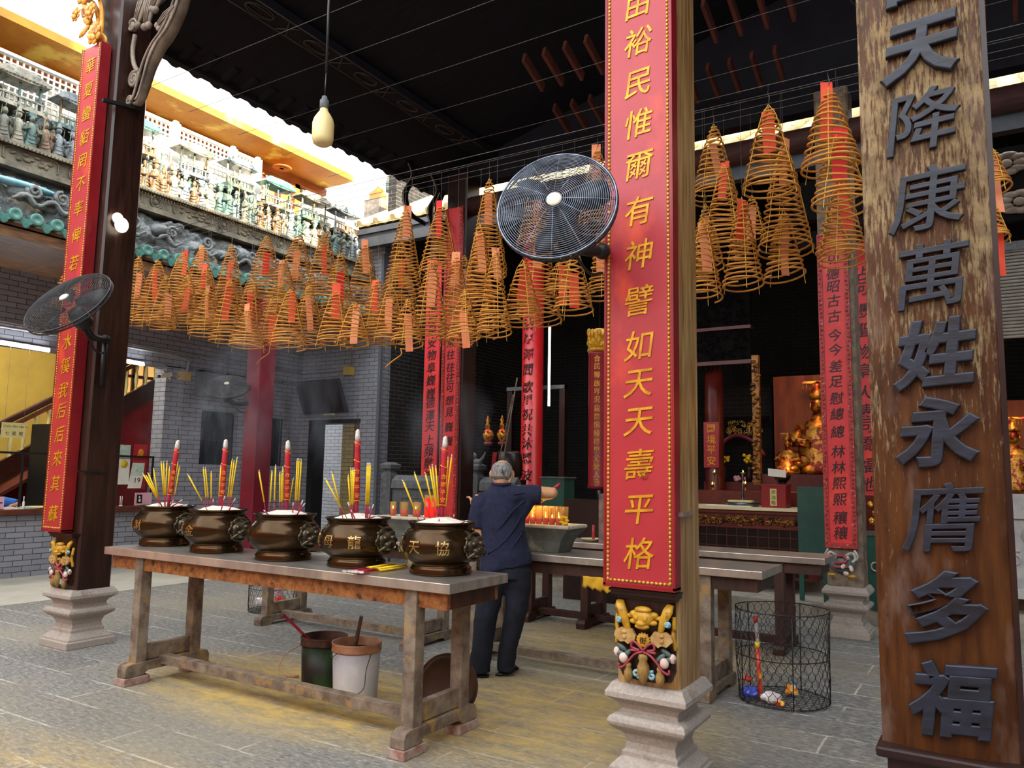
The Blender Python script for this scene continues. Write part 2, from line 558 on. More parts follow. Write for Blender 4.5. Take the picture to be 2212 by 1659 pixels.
struct('window_2', MB().box(-11.82, 9.62, 1.62, -11.78, 10.5, 2.53), 'black')
for n_, a_, b_ in ((0, 8.6, 9.36), (1, 9.62, 10.5)):
    k_ = 7
    mb = MB()
    for i in range(k_+1):
        y_ = a_+(b_-a_)*i/k_
        mb.box(-11.74, y_-.012, 1.62, -11.71, y_+.012, 2.53)
    mb.box(-11.75, a_, 2.05, -11.7, b_, 2.08)
    struct('window_%d' % (n_+1), mb, 'black')
struct('wall_left', MB().box(-11.6, -4, 0, -10.6, 2.2, 3.9), 'warm_bounce')  # unseen block added to reflect warm colour into the front table's edge
# end wall of the gallery with its doorway, and the room seen through it
struct('wall_back', MB().box(-11.6, 10.84, 0, -11.28, 11.1, 2.5).box(-10.02, 10.84, 0, -9.55, 11.1, 2.5).box(-11.6, 10.84, 2.5, -9.55, 11.1, 6.0), 'greybrick')
struct('door_1', MB().box(-11.3, 10.8, 0, -11.16, 11.1, 2.5).box(-11.3, 10.8, 2.44, -10.0, 11.1, 2.52), 'black')
struct('wall_back', MB().box(-13.5, 13.2, 0, -9.8, 13.4, 4), 'greybrick')
struct('wall_back', MB().box(-11.18, 11.6, 0, -10.86, 11.8, 3), 'buffbrick')
struct('wall_side', MB().box(-9.75, 11.1, 0, -9.55, 17, 8.0), 'darkbrick')
struct('trim_1', MB().box(-9.59, 10.8, 0, -9.53, 10.86, 5.6), 'stonedark')
# main hall: back wall, right wall, dark upper storey
struct('wall_back', MB().box(-9.75, 16.2, 0, 6, 16.4, 9), 'hallbrick')
struct('wall_right', MB().box(5.8, 9.4, 0, 6.0, 17, 8), 'hallbrick')
struct('wall_right', MB().box(7.6, -6, 0, 7.9, 17, 9.6).box(7.6, -6, 9.6, 7.9, 1.6, 13), 'greybrick')  # unseen; raised towards the front to shade part of the frieze
struct('wall_front', MB().box(-12, -4.2, 0, 9, -4, 4.6), 'warm_bounce')  # out of view; its warm colour is there for the steel to reflect

# pavilion roof over the benches: two slopes, ridge along the aisle, scalloped tile edge over the left light-well
ex, ez, rx_, rz_ = -7.05, 5.78, -1.6, 7.15
mb = MB()
for sgn, x0 in ((1, ex), (-1, 2*rx_-ex)):
    mb.prism([(-5.6, ez+1.45*.2514), (rx_, rz_), (rx_, rz_+.22), (-5.6, ez+.2+1.45*.2514)] if sgn > 0 else [(rx_, rz_), (x0, ez), (x0, ez+.2), (rx_, rz_+.22)], (0, 9.0, 0), X, Z, 6.5)
mb.prism([(ex, ez), (-5.6, ez+1.45*.2514), (-5.6, ez+.2+1.45*.2514), (ex, ez+.2)], (0, 9.0, 0), X, Z, 4.9)
mb.box(-6.95, 8.8, 5.66, 3.75, 8.98, 7.2)
struct('ceiling', mb, 'soot')
mb = MB()
for sx in (ex, 2*rx_-ex):
    y_ = 4.15
    while y_ < 9.0:
        mb.tube([(sx+(.28 if sx < 0 else -.28), y_, ez+.13), (sx-(.09 if sx < 0 else -.09), y_, ez+.02)], .085, 10)
        y_ += 0.26
mb.box(ex-.03, 4.1, ez-.05, ex+.06, 9.0, ez+.06).box(-2*-rx_-ex-.06, 2.5, ez-.05, 2*rx_-ex+.03, 9.0, ez+.06)
struct('trim_2', mb, 'soot')
# main hall roof: fascia, tiled lower slope, dark underside
struct('ceiling', MB().prism([(10.55, 5.95), (13.6, 7.7), (16.4, 8.8), (16.4, 9.0), (13.6, 7.9), (10.45, 6.1)], (-9.9, 0, 0), Y, Z, 16), 'beam')
M['fascia'] = mat('grey_painted_fascia', '#383b40', '#474a4f', 3, 0.6)
struct('trim_3', MB().box(-9.9, 10.45, 5.66, 6.1, 10.6, 5.95).box(-9.9, 10.4, 5.9, 6.1, 10.5, 6.0), 'fascia')
M['rooftile'] = mat('sunlit_roof_tile', '#b79a63', '#cdb98a', 6, 0.85, c3='#84684a', s3=5, lo3=.55, hi3=.7, bump=0.4)
mb = MB()
x_ = -9.8
while x_ < 6:
    mb.tube([(x_, 10.38, 6.1), (x_, 13.6, 7.95)], .07, 8)
    mb.prism([(x_+.07, 0), (x_+.2, -.03), (x_+.33, 0), (x_+.33, .03), (x_+.2, 0), (x_+.07, .03)], (0, 10.4, 6.06), X, Vector((0, -.5, .86)), -.01)
    x_ += 0.40
mb.prism([(10.4, 6.05), (13.6, 7.88), (13.6, 7.92), (10.4, 6.09)], (-9.9, 0, 0), Y, Z, 16)
struct('trim_4', mb, 'rooftile')
# upper storey behind the frieze: tiled wall, door, amber soffit
struct('wall_left', MB().box(-11.7, -6, 4.6, -11.35, 10.95, 7.25), 'planks')
mb = MB().prism([(-6, -10.43), (10.86, -10.43), (10.86, -11.4), (-6, -11.4)], (0, 0, 7.2), Y, X, -.12)
struct('trim_5', mb, 'soffit')
struct('trim_6', MB().box(-11.4, -6, 7.06, -11.22, 10.9, 7.2), 'orangewood')
# ------------------------------------------------------------------ pillars on stone bases
BASE = [(.215, 0), (.215, .055), (.2, .06), (.2, .075), (.16, .115), (.15, .122), (.15, .148), (.137, .155), (.131, .19), (.146, .235), (.188, .265), (.203, .28),
        (.21, .298), (.203, .318), (.185, .33), (.155, .335), (.155, .35), (.15, .356), (.166, .386), (.2, .412), (.217, .42), (.217, .446), (.188, .492)]
def pillar(label, x0, y0, x1, y1, top, wood, base=True, tint='stone', kind_carve=None):
    cx, cy = (x0+x1)/2, (y0+y1)/2
    t = thing('wooden_pillar', label, 'pillar', (cx, cy, 0), kind='thing')
    mb = MB().sq([((x1-x0)/2, .49), ((x1-x0)/2, top)], (cx, cy), 1, (y1-y0)/(x1-x0), .02)
    mb.build('shaft', wood, t)
    MB().sq(BASE, (cx, cy)).build('stone_base', tint, t, bevel=.006)
    return t

def place(mb, cx, yf, z):
    """move a carving drawn around the origin (front towards -Y) onto a pillar face"""
    mb.v = [(p[0]+cx, p[1]+yf, p[2]+z) for p in mb.v]
    return mb
M['cgold'] = mat('carved_yellow_gilding', '#a97d1c', '#c99a2e', 25, 0.4, c3='#6d4a16', s3=14, bump=0.2)
M['ctan'] = mat('carved_tan_paint', '#9b7a48', '#b8965c', 25, 0.55, c3='#b4432f', s3=22, lo3=.62, hi3=.66)
M['cgreen'] = mat('carved_dark_green_paint', '#3c4f4c', '#5b6f69', 25, 0.5)
M['cred'] = mat('carved_maroon_paint', '#842f38', '#a14048', 25, 0.45)
M['cpink'] = mat('carved_pale_pink_paint', '#c5a89c', '#dcc6ba', 20, 0.5)
M['cblue'] = mat('carved_pale_blue_paint', '#6fa3b4', '#98c3cd', 20, 0.5)
M['crope'] = mat('carved_straw_tassel', '#7d6030', '#a27f45', 30, 0.6, stretch=(6, 6, 1), bump=0.4)
def carving(t, cx, yf, z, blue='cblue'):
    P = lambda name, mb, m: place(mb, cx, yf, z).build(name, m, t)
    P('backing', MB().prism([(-.155, .43), (-.155, .06), (-.13, .01), (-.05, -.005), (.05, -.005), (.13, .01), (.155, .06), (.155, .43)], (0, .0, 0), X, Z, .012), 'darkwood')
    P('ledge', MB().box(-.185, -.07, .44, .185, .02, .452).box(-.178, -.06, .42, .178, .02, .44).box(-.165, -.04, .405, .165, .02, .42), 'blackframe')
    h = MB().ell((0, -.05, .315), (.058, .04, .045)).ell((0, -.055, .355), (.046, .03, .018)).ell((0, -.085, .292), (.026, .02, .016)).ell((0, -.07, .275), (.04, .025, .014))
    for s in (-1, 1):
        h.ell((s*.052, -.045, .33), (.026, .02, .018)).ell((s*.024, -.083, .317), (.011, .01, .013)).ell((s*.075, -.04, .318), (.03, .014, .012)).ell((s*.05, -.05, .295), (.025, .02, .014))
    P('lion_mask', h, 'cgold')
    for s in (-1, 1):
        P('scroll_leaf', MB().tube([(s*.135, -.03, .385), (s*.13, -.05, .36), (s*.105, -.05, .31), (s*.09, -.045, .26), (s*.07, -.04, .232)], [.022, .03, .026, .018, .006], 8, flat=.6)
          .tube(bez([(s*.15, -.02, .33), (s*.155, -.03, .28), (s*.15, -.03, .23), (s*.16, -.02, .17)], 12), [.012]*13, 6), 'cgold')
        P('rosette', MB().ell((s*.13, -.055, .295), (.017, .014, .017)).tube(spiral((s*.13, -.068, .295), .014, .003, 0, 1.5, 18), .004, 5), blue)
        P('cloud_panel', MB().prism([(s*a, b) for a, b in ((.04, .225), (.06, .255), (.09, .25), (.12, .258), (.15, .24), (.158, .215), (.14, .2), (.125, .185), (.1, .19), (.08, .178), (.06, .195), (.045, .2))],
          (0, -.042, 0), X, Z, .02).ell((s*.1, -.062, .236), (.014, .006, .009)).ell((s*.1, -.064, .212), (.012, .007, .012)), 'ctan')
        for k in range(4):
            a = (.12, .14, .09, .1)[k]; b = (.155, .125, .13, .1)[k]
            P('leaf', MB().ell((s*a, -.045, b), (.034, .01, .013), 10, 6, (Vector((math.cos(.6*k-.5), 0, math.sin(.6*k-.5)))*1.0, Y, Vector((-math.sin(.6*k-.5), 0, math.cos(.6*k-.5))))), 'cgreen')
        P('peach', MB().ell((s*.11, -.05, .105), (.024, .018, .026)).ell((s*.15, -.04, .13), (.018, .016, .024)), 'cpink')
        P('ribbon', MB().tube(bez([(0, -.06, .15), (s*.04, -.06, .135), (s*.075, -.055, .1), (s*.1, -.055, .07), (s*.13, -.05, .055), (s*.135, -.05, .075)], 20), .009, 6, flat=.7)
          .tube(bez([(0, -.06, .155), (s*.03, -.06, .185), (s*.055, -.06, .195), (s*.06, -.06, .165), (s*.02, -.06, .155), (s*.07, -.06, .15)], 20), .007, 6), 'cred')
        P('tassel', MB().lathe([(.004, .075), (.014, .07), (.017, .058), (.013, .05), (.022, .03), (.024, .01), (.016, -.015), (.002, -.03)], 12, (s*.085, -.045, .012)), 'crope')
        P('cloud', MB().tube(spiral((s*.042, -.045, .035), .022, .004, s*1.2, 1.2, 16), .008, 6), blue)
    P('tassel', MB().lathe([(.004, .12), (.022, .115), (.026, .1), (.02, .082), (.03, .06), (.033, .03), (.02, -.01), (.003, -.035)], 14, (0, -.055, .02)), 'crope')
    md = MB()
    md.lathe([(.033, 0), (.035, .006), (.03, .01), (0.0, .012)], 24, (0, -.05, .205), ax=(X, Z, -Y))
    for k in range(14):
        md.ell((.034*math.cos(k*PI/7), -.052, .205+.034*math.sin(k*PI/7)), .006, 6, 4)
    P('medallion', md, 'cgold')
    P('medallion_lettering', MB().glyph('街', (0, -.0625, .205), X, Z, .036, .001), 'ink')

def board(label, x0, x1, yf, thick, z0, z1, chars, cz, size, cx=None, bead=True, side='redside', lean=0):
    """lacquered couplet board facing the courtyard: panel, frame, beading and gilt lettering"""
    t = thing('couplet_board', label, 'couplet board', ((x0+x1)/2, yf, z0))
    MB().box(x0, yf, z0, x1, yf+thick, z1).build('panel', 'redpanel', t)
    f = MB()
    e = .012
    f.box(x0-e, yf-.004, z0-e, x0, yf+thick-.006, z1+e).box(x1, yf-.004, z0-e, x1+e, yf+thick-.006, z1+e).box(x0-e, yf-.004, z0-e*1.6, x1+e, yf+thick-.006, z0)
    f.build('frame', side, t)
    if bead:
        b = MB()
        z_ = z0+.02
        while z_ < z1:
            for x_ in (x0+.014, x1-.014):
                b.ell((x_, yf-.002, z_), (.0085, .007, .0115), 7, 5)
            z_ += .0225
        x_ = x0+.03
        while x_ < x1-.02:
            b.ell((x_, yf-.002, z0+.016), (.0115, .007, .0085), 7, 5)
            x_ += .0225
        b.build('beading', 'goldline', t)
    c = cx if cx is not None else (x0+x1)/2
    for ch, z_ in zip(chars, cz):
        MB().glyph(ch, (c, yf-.0005, z_), X, Z, size, .0025, .004, shear=.14).build('character', 'gold', t)
    return t

# the pillar in the middle of the picture
p2 = pillar('square wooden pillar behind the red board reading 裕民惟爾, amber worn side', -1.715, 3.86, -1.375, 4.2, 7.1, 'amberwood')
carving(p2, -1.545, 3.86, .52)
MB().prism([(-1.33, 3.8), (-1.36, 4.05), (-1.40, 4.05), (-1.40, 3.83)], (0, 0, 1.35), X, Y, .02).build('iron_bracket', 'steel', p2)
z2 = [4.14, 3.92, 3.68, 3.45, 3.21, 2.96, 2.72, 2.47, 2.23, 2.03, 1.83, 1.61, 1.38, 1.16]
board('tall red couplet board with gold beading in the middle, reading 裕民惟爾有神', -1.737, -1.372, 3.77, .085, 1.0, 6.2, '由裕民惟爾有神譬如天天壽平格', z2, .168, -1.55)
# the left pillar
p1 = pillar('dark brown square pillar at left carrying a black fan', -7.13, 3.86, -6.75, 4.18, 6.4, 'darkwood')
carving(p1, -6.94, 3.86, .52)
MB().prism([(-6.74, 3.8), (-6.72, 4.02), (-6.76, 4.02), (-6.76, 3.8)], (0, 0, 1.5), X, Y, .015).build('iron_bracket', 'black', p1)
z1_ = [5.27, 5.03, 4.8, 4.57, 4.34, 4.12, 3.89, 3.64, 3.38, 3.14, 2.9, 2.66, 2.44, 2.22, 2.04, 1.83, 1.62, 1.4, 1.14]
board('narrow red couplet board on the left pillar, reading 華夏蠻貊', -7.155, -6.86, 3.755, .1, 1.0, 5.46, '華夏蠻貊罔不率俾若德洋水徯我后后來其蘇', z1_, .15, -7.0)
M['blob'] = glow('stray_light_glow', '#fff2d8', 1.2)  # glowing blob standing in for stray light on the pillar, not a lamp
t = thing('stray_glow', 'small white glow on the dark side of the left pillar, added for stray light', 'lamp', (-6.7, 3.98, 3.76))
MB().ell((-6.69, 3.985, 3.75), (.05, .06, .07), 18, 12).ell((-6.71, 3.955, 3.81), (.035, .05, .05), 14, 10).build('glow_spot', 'blob', t)
MB().lathe([(.05, 0), (.05, .02), (.03, .03)], 16, (-6.75, 3.97, 3.78), ax=(Y, Z, X)).build('glow_backing', 'black', t)
# gilded flowers and carved scroll bracket at the head of the left pillar
t = thing('flower_bracket', 'gilded openwork bracket of flowers above the left couplet board', 'carving', (-7.1, 3.78, 5.5))
M['flower'] = mat('amber_gilded_flower', '#b5701a', '#d99a30', 14, 0.4, c3='#7a3512', s3=9)
random.seed(5)
def flower(mb, c, r, n):
    c = Vector(c)
    mb.ell(c, r*.35, 8, 6)
    for ring, rr, k in ((0, .5, 5), (1, .85, 7)):
        for i in range(k):
            a = 2*PI*i/k+ring*.4
            d = X*math.cos(a)+Z*math.sin(a)
            mb.ell(c+d*r*rr-Y*(.02-.012*ring), (r*.42, r*.16, r*.42), 8, 5)
for i, (a, b, r) in enumerate(((-6.95, 5.56, .09), (-7.05, 5.82, .07), (-7.18, 6.06, .11), (-6.98, 6.0, .07), (-7.3, 5.86, .06))):
    mb = MB(); flower(mb, (a, 3.74, b), r, i); mb.build('flower', 'flower', t)
mb = MB()
for k in range(26):
    a = random.uniform(-7.32, -6.9); b = random.uniform(5.52, 6.35)
    if a < -7.2 and b < 5.85: continue
    th = random.uniform(0, PI)
    d1, d3 = X*math.cos(th)+Z*math.sin(th), -X*math.sin(th)+Z*math.cos(th)
    mb.ell((a, 3.78+random.uniform(-.03, .03), b), (.095, .016, .035), 8, 5, (d1, Y, d3))
mb.build('leaf', 'flower', t)
mb = MB()
for pts in ([(-6.98, 5.5), (-7.02, 5.75), (-7.12, 5.95), (-7.3, 6.05), (-7.36, 6.1)], [(-6.95, 5.5), (-6.97, 5.8), (-7.1, 6.15), (-7.15, 6.4)], [(-7.1, 5.9), (-7.25, 5.85), (-7.32, 5.95)]):
    mb.tube(bez([(a, 3.8, b) for a, b in pts], 14), .022, 7)
mb.build('stem', 'flower', t)
M['scroll'] = mat('grey_brown_carved_scroll', '#5d5146', '#8a7c6c', 6, 0.6, bump=0.2)
t = thing('scroll_bracket', 'grey carved scroll bracket with leaves at the top of the left pillar', 'carving', (-6.75, 4.0, 4.9))
sp_ = bez([(-6.7, 4.02, 4.93), (-6.6, 4.02, 4.93), (-6.53, 4.02, 5.08), (-6.47, 4.02, 5.25), (-6.36, 4.02, 5.4), (-6.22, 4.02, 5.5), (-6.1, 4.02, 5.66), (-6.03, 4.02, 5.85), (-5.98, 4.02, 6.1)], 40)
MB().tube(sp_, [.026+.042*min(1, i/18) for i in range(len(sp_))], 10, flat=.6).build('stem', 'scroll', t)
MB().tube([Vector(p)+Vector((-.03, -.07, 0)) for p in sp_[4:]], .012, 6).tube([Vector(p)+Vector((.03, -.06, 0)) for p in sp_[4:]], .012, 6).build('stem_rib', 'scroll', t)
MB().tube(spiral((-6.665, 3.98, 5.15), .085, .012, -.3, 2.2, 40), .018, 7).build('volute', 'scroll', t)
MB().tube(spiral((-6.71, 3.98, 4.95), .045, .01, 0, 1.6, 24), .016, 7).build('volute', 'scroll', t)
MB().ell((-6.71, 3.97, 5.68), (.05, .03, .05)).tube(spiral((-6.71, 3.95, 5.68), .07, .02, 0, 1.3, 24), .014, 7).build('volute', 'scroll', t)
MB().tube(bez([(-6.7, 3.98, 5.6), (-6.72, 3.98, 5.45), (-6.68, 3.98, 5.3), (-6.6, 3.98, 5.2)], 14), .022, 7).build('tendril', 'scroll', t)
for i, (a, b, th, L, w) in enumerate(((-6.6, 5.86, 1.15, .24, .06), (-6.47, 5.8, 1.35, .22, .06), (-6.33, 5.9, 1.0, .2, .06), (-6.2, 5.62, .5, .16, .05), (-6.42, 6.1, .7, .25, .07))):
    d1, d3 = X*math.cos(th)+Z*math.sin(th), -X*math.sin(th)+Z*math.cos(th)
    lf = MB().ell((a, 3.97, b), (L, .03, w), 14, 8, (d1, Y, d3))
    for q in (-.35, 0, .35):
        lf.tube([Vector((a, 3.945, b))-d1*L*.7+d3*w*q, Vector((a, 3.938, b))+d3*w*q*1.5, Vector((a, 3.95, b))+d1*L*.8+d3*w*q*.5], .007, 5)
    lf.ell(Vector((a, 3.965, b))-d1*L*.85+d3*w*.4, (w*.7, .03, w*.6), 8, 6).ell(Vector((a, 3.965, b))-d1*L*.8-d3*w*.6, (w*.7, .03, w*.6), 8, 6)
    lf.build('leaf', 'scroll', t)
MB().beam((-6.73, 3.74, 4.86), (-6.69, 4.08, 4.9), .035, .03).build('iron_bracket', 'black', t)

# pillar 4, farther back on the right, and its mirror twin on the left
p4 = pillar('weathered square pillar far right with red banner of repeated characters', -1.47, 8.47, -1.13, 8.8, 5.7, 'oldwood')
M['banner'] = mat('vermilion_banner_board', '#c02a30', '#d23c3c', 2, 0.5, c3='#e0462e', s3=1.5)
M['bannertrim'] = mat('flower_carved_red_border', '#8a1f22', '#a63a34', 20, 0.5, c3='#d08a78', s3=26, lo3=.6, hi3=.68, bump=0.5)
def banner(name, label, x0, x1, y, z0, z1, chars, cz, size, trim=True, cx=None):
    t = thing(name, label, 'couplet board', ((x0+x1)/2, y, z0))
    MB().box(x0, y, z0, x1, y+.03, z1).build('panel', 'banner', t)
    if trim:
        e = .045
        b = MB().box(x0-e, y-.012, z0-.05, x0, y+.03, z1).box(x1, y-.012, z0-.05, x1+e, y+.03, z1).box(x0, y-.012, z0-.05, x1, y+.03, z0)
        random.seed(3)
        z_ = z0
        while z_ < z1:
            for x_ in (x0-e/2, x1+e/2):
                b.ell((x_+random.uniform(-.008, .008), y-.014, z_), random.uniform(.008, .015), 6, 4)
            z_ += .045
        b.build('carved_border', 'bannertrim', t)
    for ch, z_ in zip(chars, cz):
        MB().glyph(ch, (cx or (x0+x1)/2, y-.001, z_), X, Z, size, .002, .008, shear=.14).build('character', 'ink', t)
    return t
z4 = [3.83, 3.67, 3.53, 3.38, 3.22, 3.02, 2.87, 2.70, 2.54, 2.37, 2.21, 2.03, 1.83, 1.67, 1.51, 1.35, 1.17, 1.02]
banner('couplet_board', 'red board with flowered border reading 古古今今, on the weathered right pillar', -1.425, -1.215, 8.43, .92, 4.1, '功德昭古古今今差足慰總總林林熙熙穰穰', z4, .135)
# carved beast under that board
t = thing('beast_carving', 'painted beast mask with fruit carved below the flowered red board', 'carving', (-1.32, 8.43, .62))
M['cwhite'] = mat('carved_grey_white_paint', '#8d8f88', '#c0bdb2', 25, 0.5)
MB().ell((-1.32, 8.43, .72), (.13, .04, .09)).build('body', 'cgreen', t)
for s in (-1, 1):
    mb = MB()
    mb.tube(bez([(-1.32+s*.04, 8.4, .8), (-1.32+s*.1, 8.4, .83), (-1.32+s*.13, 8.4, .78), (-1.32+s*.1, 8.4, .74)], 12), .014, 6).ell((-1.32+s*.06, 8.39, .78), .022, 8, 6)
    mb.tube(bez([(-1.32+s*.13, 8.41, .76), (-1.32+s*.15, 8.41, .8), (-1.32+s*.12, 8.41, .86)], 8), .012, 6)
    mb.build('horn', 'cwhite', t)
MB().tube(bez([(-1.36, 8.39, .79), (-1.3, 8.38, .8), (-1.27, 8.38, .75), (-1.34, 8.38, .73), (-1.38, 8.38, .74)], 16), .014, 6).ell((-1.33, 8.385, .69), (.08, .02, .016)).build('tongue', 'cred', t)
mb = MB()
for k in range(7):
    mb.ell((-1.27+.045*math.cos(k*2.2), 8.38, .67+.04*math.sin(k*2.2)), .02, 8, 6)
mb.build('fruit', 'cpink', t)
MB().ell((-1.41, 8.4, .61), (.04, .02, .014)).ell((-1.23, 8.4, .605), (.04, .02, .014)).build('foot', 'cgold', t)

p5 = pillar('dark pillar behind the right-hand end of the coils at left, with flowered red board', -6.36, 8.47, -6.02, 8.8, 5.7, 'blackframe', tint='stonedark')
zb2 = [4.5, 4.25, 4.0, 3.75, 3.5, 3.31, 3.14, 2.97, 2.83, 2.69, 2.52, 2.36, 2.16, 1.97, 1.8]
banner('couplet_board', 'red board with flowered border reading 往往可想見, beside the dark doorway at left', -6.29, -6.09, 8.43, 1.0, 5.2, '敬承神惠來來往往往可想見巍巍', zb2, .14)
zb1 = [4.9, 4.65, 4.42, 4.2, 4.0, 3.79, 3.57, 3.35, 3.13, 2.9, 2.74, 2.52, 2.33, 2.1, 1.91, 1.71, 1.5, 1.3]
banner('couplet_board', 'plain red board reading 民安物阜巍巍德澤, left of its flowered neighbour', -8.35, -8.03, 10.6, 1.05, 5.3, '恩波浩蕩國民安物阜巍巍德澤天上頻敷施', [5.1]+zb1, .2, trim=False)
zc = [4.17, 3.98, 3.69, 3.44, 3.16, 2.92, 2.64, 2.41, 2.22, 2.0, 1.73, 1.5]
banner('couplet_board', 'plain red board reading 阜人康同僑福地, right of the weathered pillar', -1.46, -1.1, 10.6, 1.36, 4.6, '沾何憑聖物阜人康同僑福地', zc, .2, trim=False, cx=-1.33)

for x0_, x1_, lb in ((-8.32, -8.06, 'dark square post behind the plain red board left of the coils at the doorway'), (-1.42, -1.14, 'dark square post behind the plain red board beside the weathered right pillar')):
    t = thing('wooden_post', lb, 'post', ((x0_+x1_)/2, 10.74, .32), kind='thing')
    MB().box(x0_, 10.635, .32, x1_, 10.86, 5.9).build('shaft', 'blackframe', t)
# round red column
M['redcol'] = mat('glossy_red_column', '#b01a20', '#c52a2a', 2, 0.32)
t = thing('red_column', 'round red column with black characters behind the man in the navy shirt', 'column', (-6.3, 10.83, 0), kind='thing')
MB().lathe([(.2, .32), (.2, .5), (.175, .52), (.175, 5.7)], 40, (-6.3, 10.83, 0)).build('shaft', 'redcol', t)
g = MB()
for ch, z_ in zip('沾厚澤閭歌里祝共沐恩波', [3.96, 3.73, 3.47, 3.22, 2.94, 2.73, 2.5, 2.25, 2.03, 1.8, 1.53]):
    def fn(a, b, z, z_=z_):
        an = a/.175-1.52
        return Vector((-6.3+(.176+z)*math.cos(an), 10.83+(.176+z)*math.sin(an), z_+b))
    g.glyph(ch, (0, 0, 0), X, Z, .2, .001, .014, shear=.1, fn=fn)
g.build('lettering', 'ink', t)

# ------------------------------------------------------------------ the big weathered couplet plank at right
t = thing('couplet_plank', 'huge weathered plank with raised blue-black characters 天降康萬姓 at right', 'couplet board', (-.13, 2.5, .8))
def plank_mat():
    n = NT('peeling_plank_varnish')
    v = n.coords((1, 1, 1))
    base = n.mix(n.ramp(n.noise(n.coords((7, 7, .8)), 5, 5), .35, .65), lin('#351a08'), lin('#512e10'))
    sp = n.n('SeparateXYZ'); n.l(n.tc.outputs['Object'], sp.inputs[0])
    up = n.ramp(sp.outputs[2], 0.3, 1.5)  # height factor: more of the pale tone towards the top
    k = n.noise(n.coords((34, 34, 4.5)), 3.0, 8, .72)
    k2 = n.noise(n.coords((2, 2, .9), off=(5, 1, 2)), 2.6, 5, .6)
    th = n.math('ADD', n.math('MULTIPLY', k, .72), n.math('MULTIPLY', k2, .28))
    lo = n.math('SUBTRACT', .61, n.math('MULTIPLY', up, .15))
    d = n.math('MULTIPLY', n.math('SUBTRACT', th, lo), 14)
    f = n.ramp(d, 0, 1)
    c = n.mix(f, base, n.mix(n.ramp(n.noise(v, 14, 6), .4, .6), lin('#6f5d42'), lin('#8f7b58')))
    c = n.mix(n.math('MULTIPLY', n.ramp(n.noise(n.coords((3, 3, 1), off=(9, 3, 1)), 3, 4), .55, .7), .6), c, lin('#6f5b50'))
    n.color(c)
    n.bump(n.math('ADD', n.math('MULTIPLY', f, .6), k), .4, .006)
    n.l(n.ramp(f, -1.2, 1.6), n.b.inputs['Roughness'])
    n.b.inputs['Specular IOR Level'].default_value = .22
    return n.m
M['plank'] = plank_mat()
x0, x1 = -.303, .03
mb = MB().loft([((( x0+x1)/2, 2.54, z), ((x1-x0)/2, 0, 0), (0, .045, 0)) for z in (0, 1)], 4)
mb = MB()
n_ = 14
pr = [(x0+(x1-x0)*i/n_, 2.53-.03*math.sin(PI*i/n_)) for i in range(n_+1)]
mb.prism(pr+[(x1, 2.575), (x0, 2.575)], (0, 0, .815), X, Y, 4.2)
mb.build('panel', 'plank', t)
MB().box(x1-.002, 2.525, .815, x1+.012, 2.58, 5.0).build('edge_strip', 'blackframe', t)
MB().prism([(x0-.012, 2.47), (x1+.02, 2.47), (x1+.02, 2.6), (x0-.012, 2.6)], (0, 0, .785), X, Y, .03).build('ledge', 'blackframe', t, bevel=.008)
MB().box(x0+.015, 2.5, .5, x1-.01, 2.58, .785).build('lower_panel', 'darkwood', t)
pz = [3.085, 2.83, 2.61, 2.37, 2.14, 1.91, 1.69, 1.45, 1.205, .965]
for ch, z_ in zip('自天降康萬姓永膺多福', pz):
    MB().glyph(ch, (-.125, 2.502, z_), X, Z, .2, .007, *((.0, None, .12, .012) if ch in '萬膺降康' else (.017, None, .12, .026))).build('raised_character', 'char', t)
t = thing('pillar_post', 'dark square post standing behind the huge weathered plank', 'pillar', (-.13, 2.7, 0), kind='thing')
MB().box(-.25, 2.61, .49, -.02, 2.84, 5.6).build('shaft', 'darkwood', t)
MB().sq(BASE, (-.135, 2.72)).build('stone_base', 'stone', t, bevel=.006)
# ------------------------------------------------------------------ long incense benches
def bench(label, x0, x1, y0, y1, zt, trestles, wood, apron, top='steel', legw=.085, inset=.06, pads=None, lift=0.0):
    t = thing('incense_table', label, 'table', ((x0+x1)/2, (y0+y1)/2, 0), 'long incense tables with steel tops')
    MB().box(x0, y0, zt-.055, x1, y1, zt).build('table_top', top, t, bevel=.004)
    a = .045
    MB().box(x0+a, y0+a, zt-.15, x1-a, y0+a+.03, zt-.055).build('apron', apron, t)
    MB().box(x0+a, y1-a-.03, zt-.15, x1-a, y1-a, zt-.055).build('apron', apron, t)
    for x_ in (x0+a, x1-a-.03):
        MB().box(x_, y0+a+.03, zt-.15, x_+.03, y1-a-.03, zt-.055).build('end_apron', 'tabledark', t)
    for i, tx in enumerate(trestles):
        for ya in (y0+inset-.03, y1-inset-legw+.03):
            MB().box(tx-legw/2, ya, lift+.09, tx+legw/2, ya+legw, zt-.056).build('leg', wood, t, bevel=.005)
        ym, yM = y0+.0, y1-.0
        foot = [(ym-.05, 0), (ym-.05, .055), (ym-.035, .085), (ym, .095), (yM, .095), (yM+.035, .085), (yM+.05, .055), (yM+.05, 0), (yM-.09, 0), (yM-.13, .03), (ym+.13, .03), (ym+.09, 0)]
        MB().prism([(p, q+lift) for p, q in foot], (tx-.05, 0, 0), Y, Z, .1).build('foot', wood, t, bevel=.006)
        MB().box(tx-.025, y0+.08, lift+.1, tx+.025, y1-.08, lift+.21).build('cross_rail', wood, t, bevel=.004)
        if lift:
            for q in (ym-.055, yM-.14):
                MB().box(tx-.06, q, 0, tx+.055, q+.2, lift-.001).build('brick_pad', 'padbrick', t, bevel=.005)
    for xa, xb in zip(trestles[:-1], trestles[1:]):
        ya = (y0+y1)/2
        MB().box(xa+.03, ya-.075, lift+.055, xb-.03, ya+.0, lift+.12).build('stretcher', wood, t, bevel=.004)
    return t
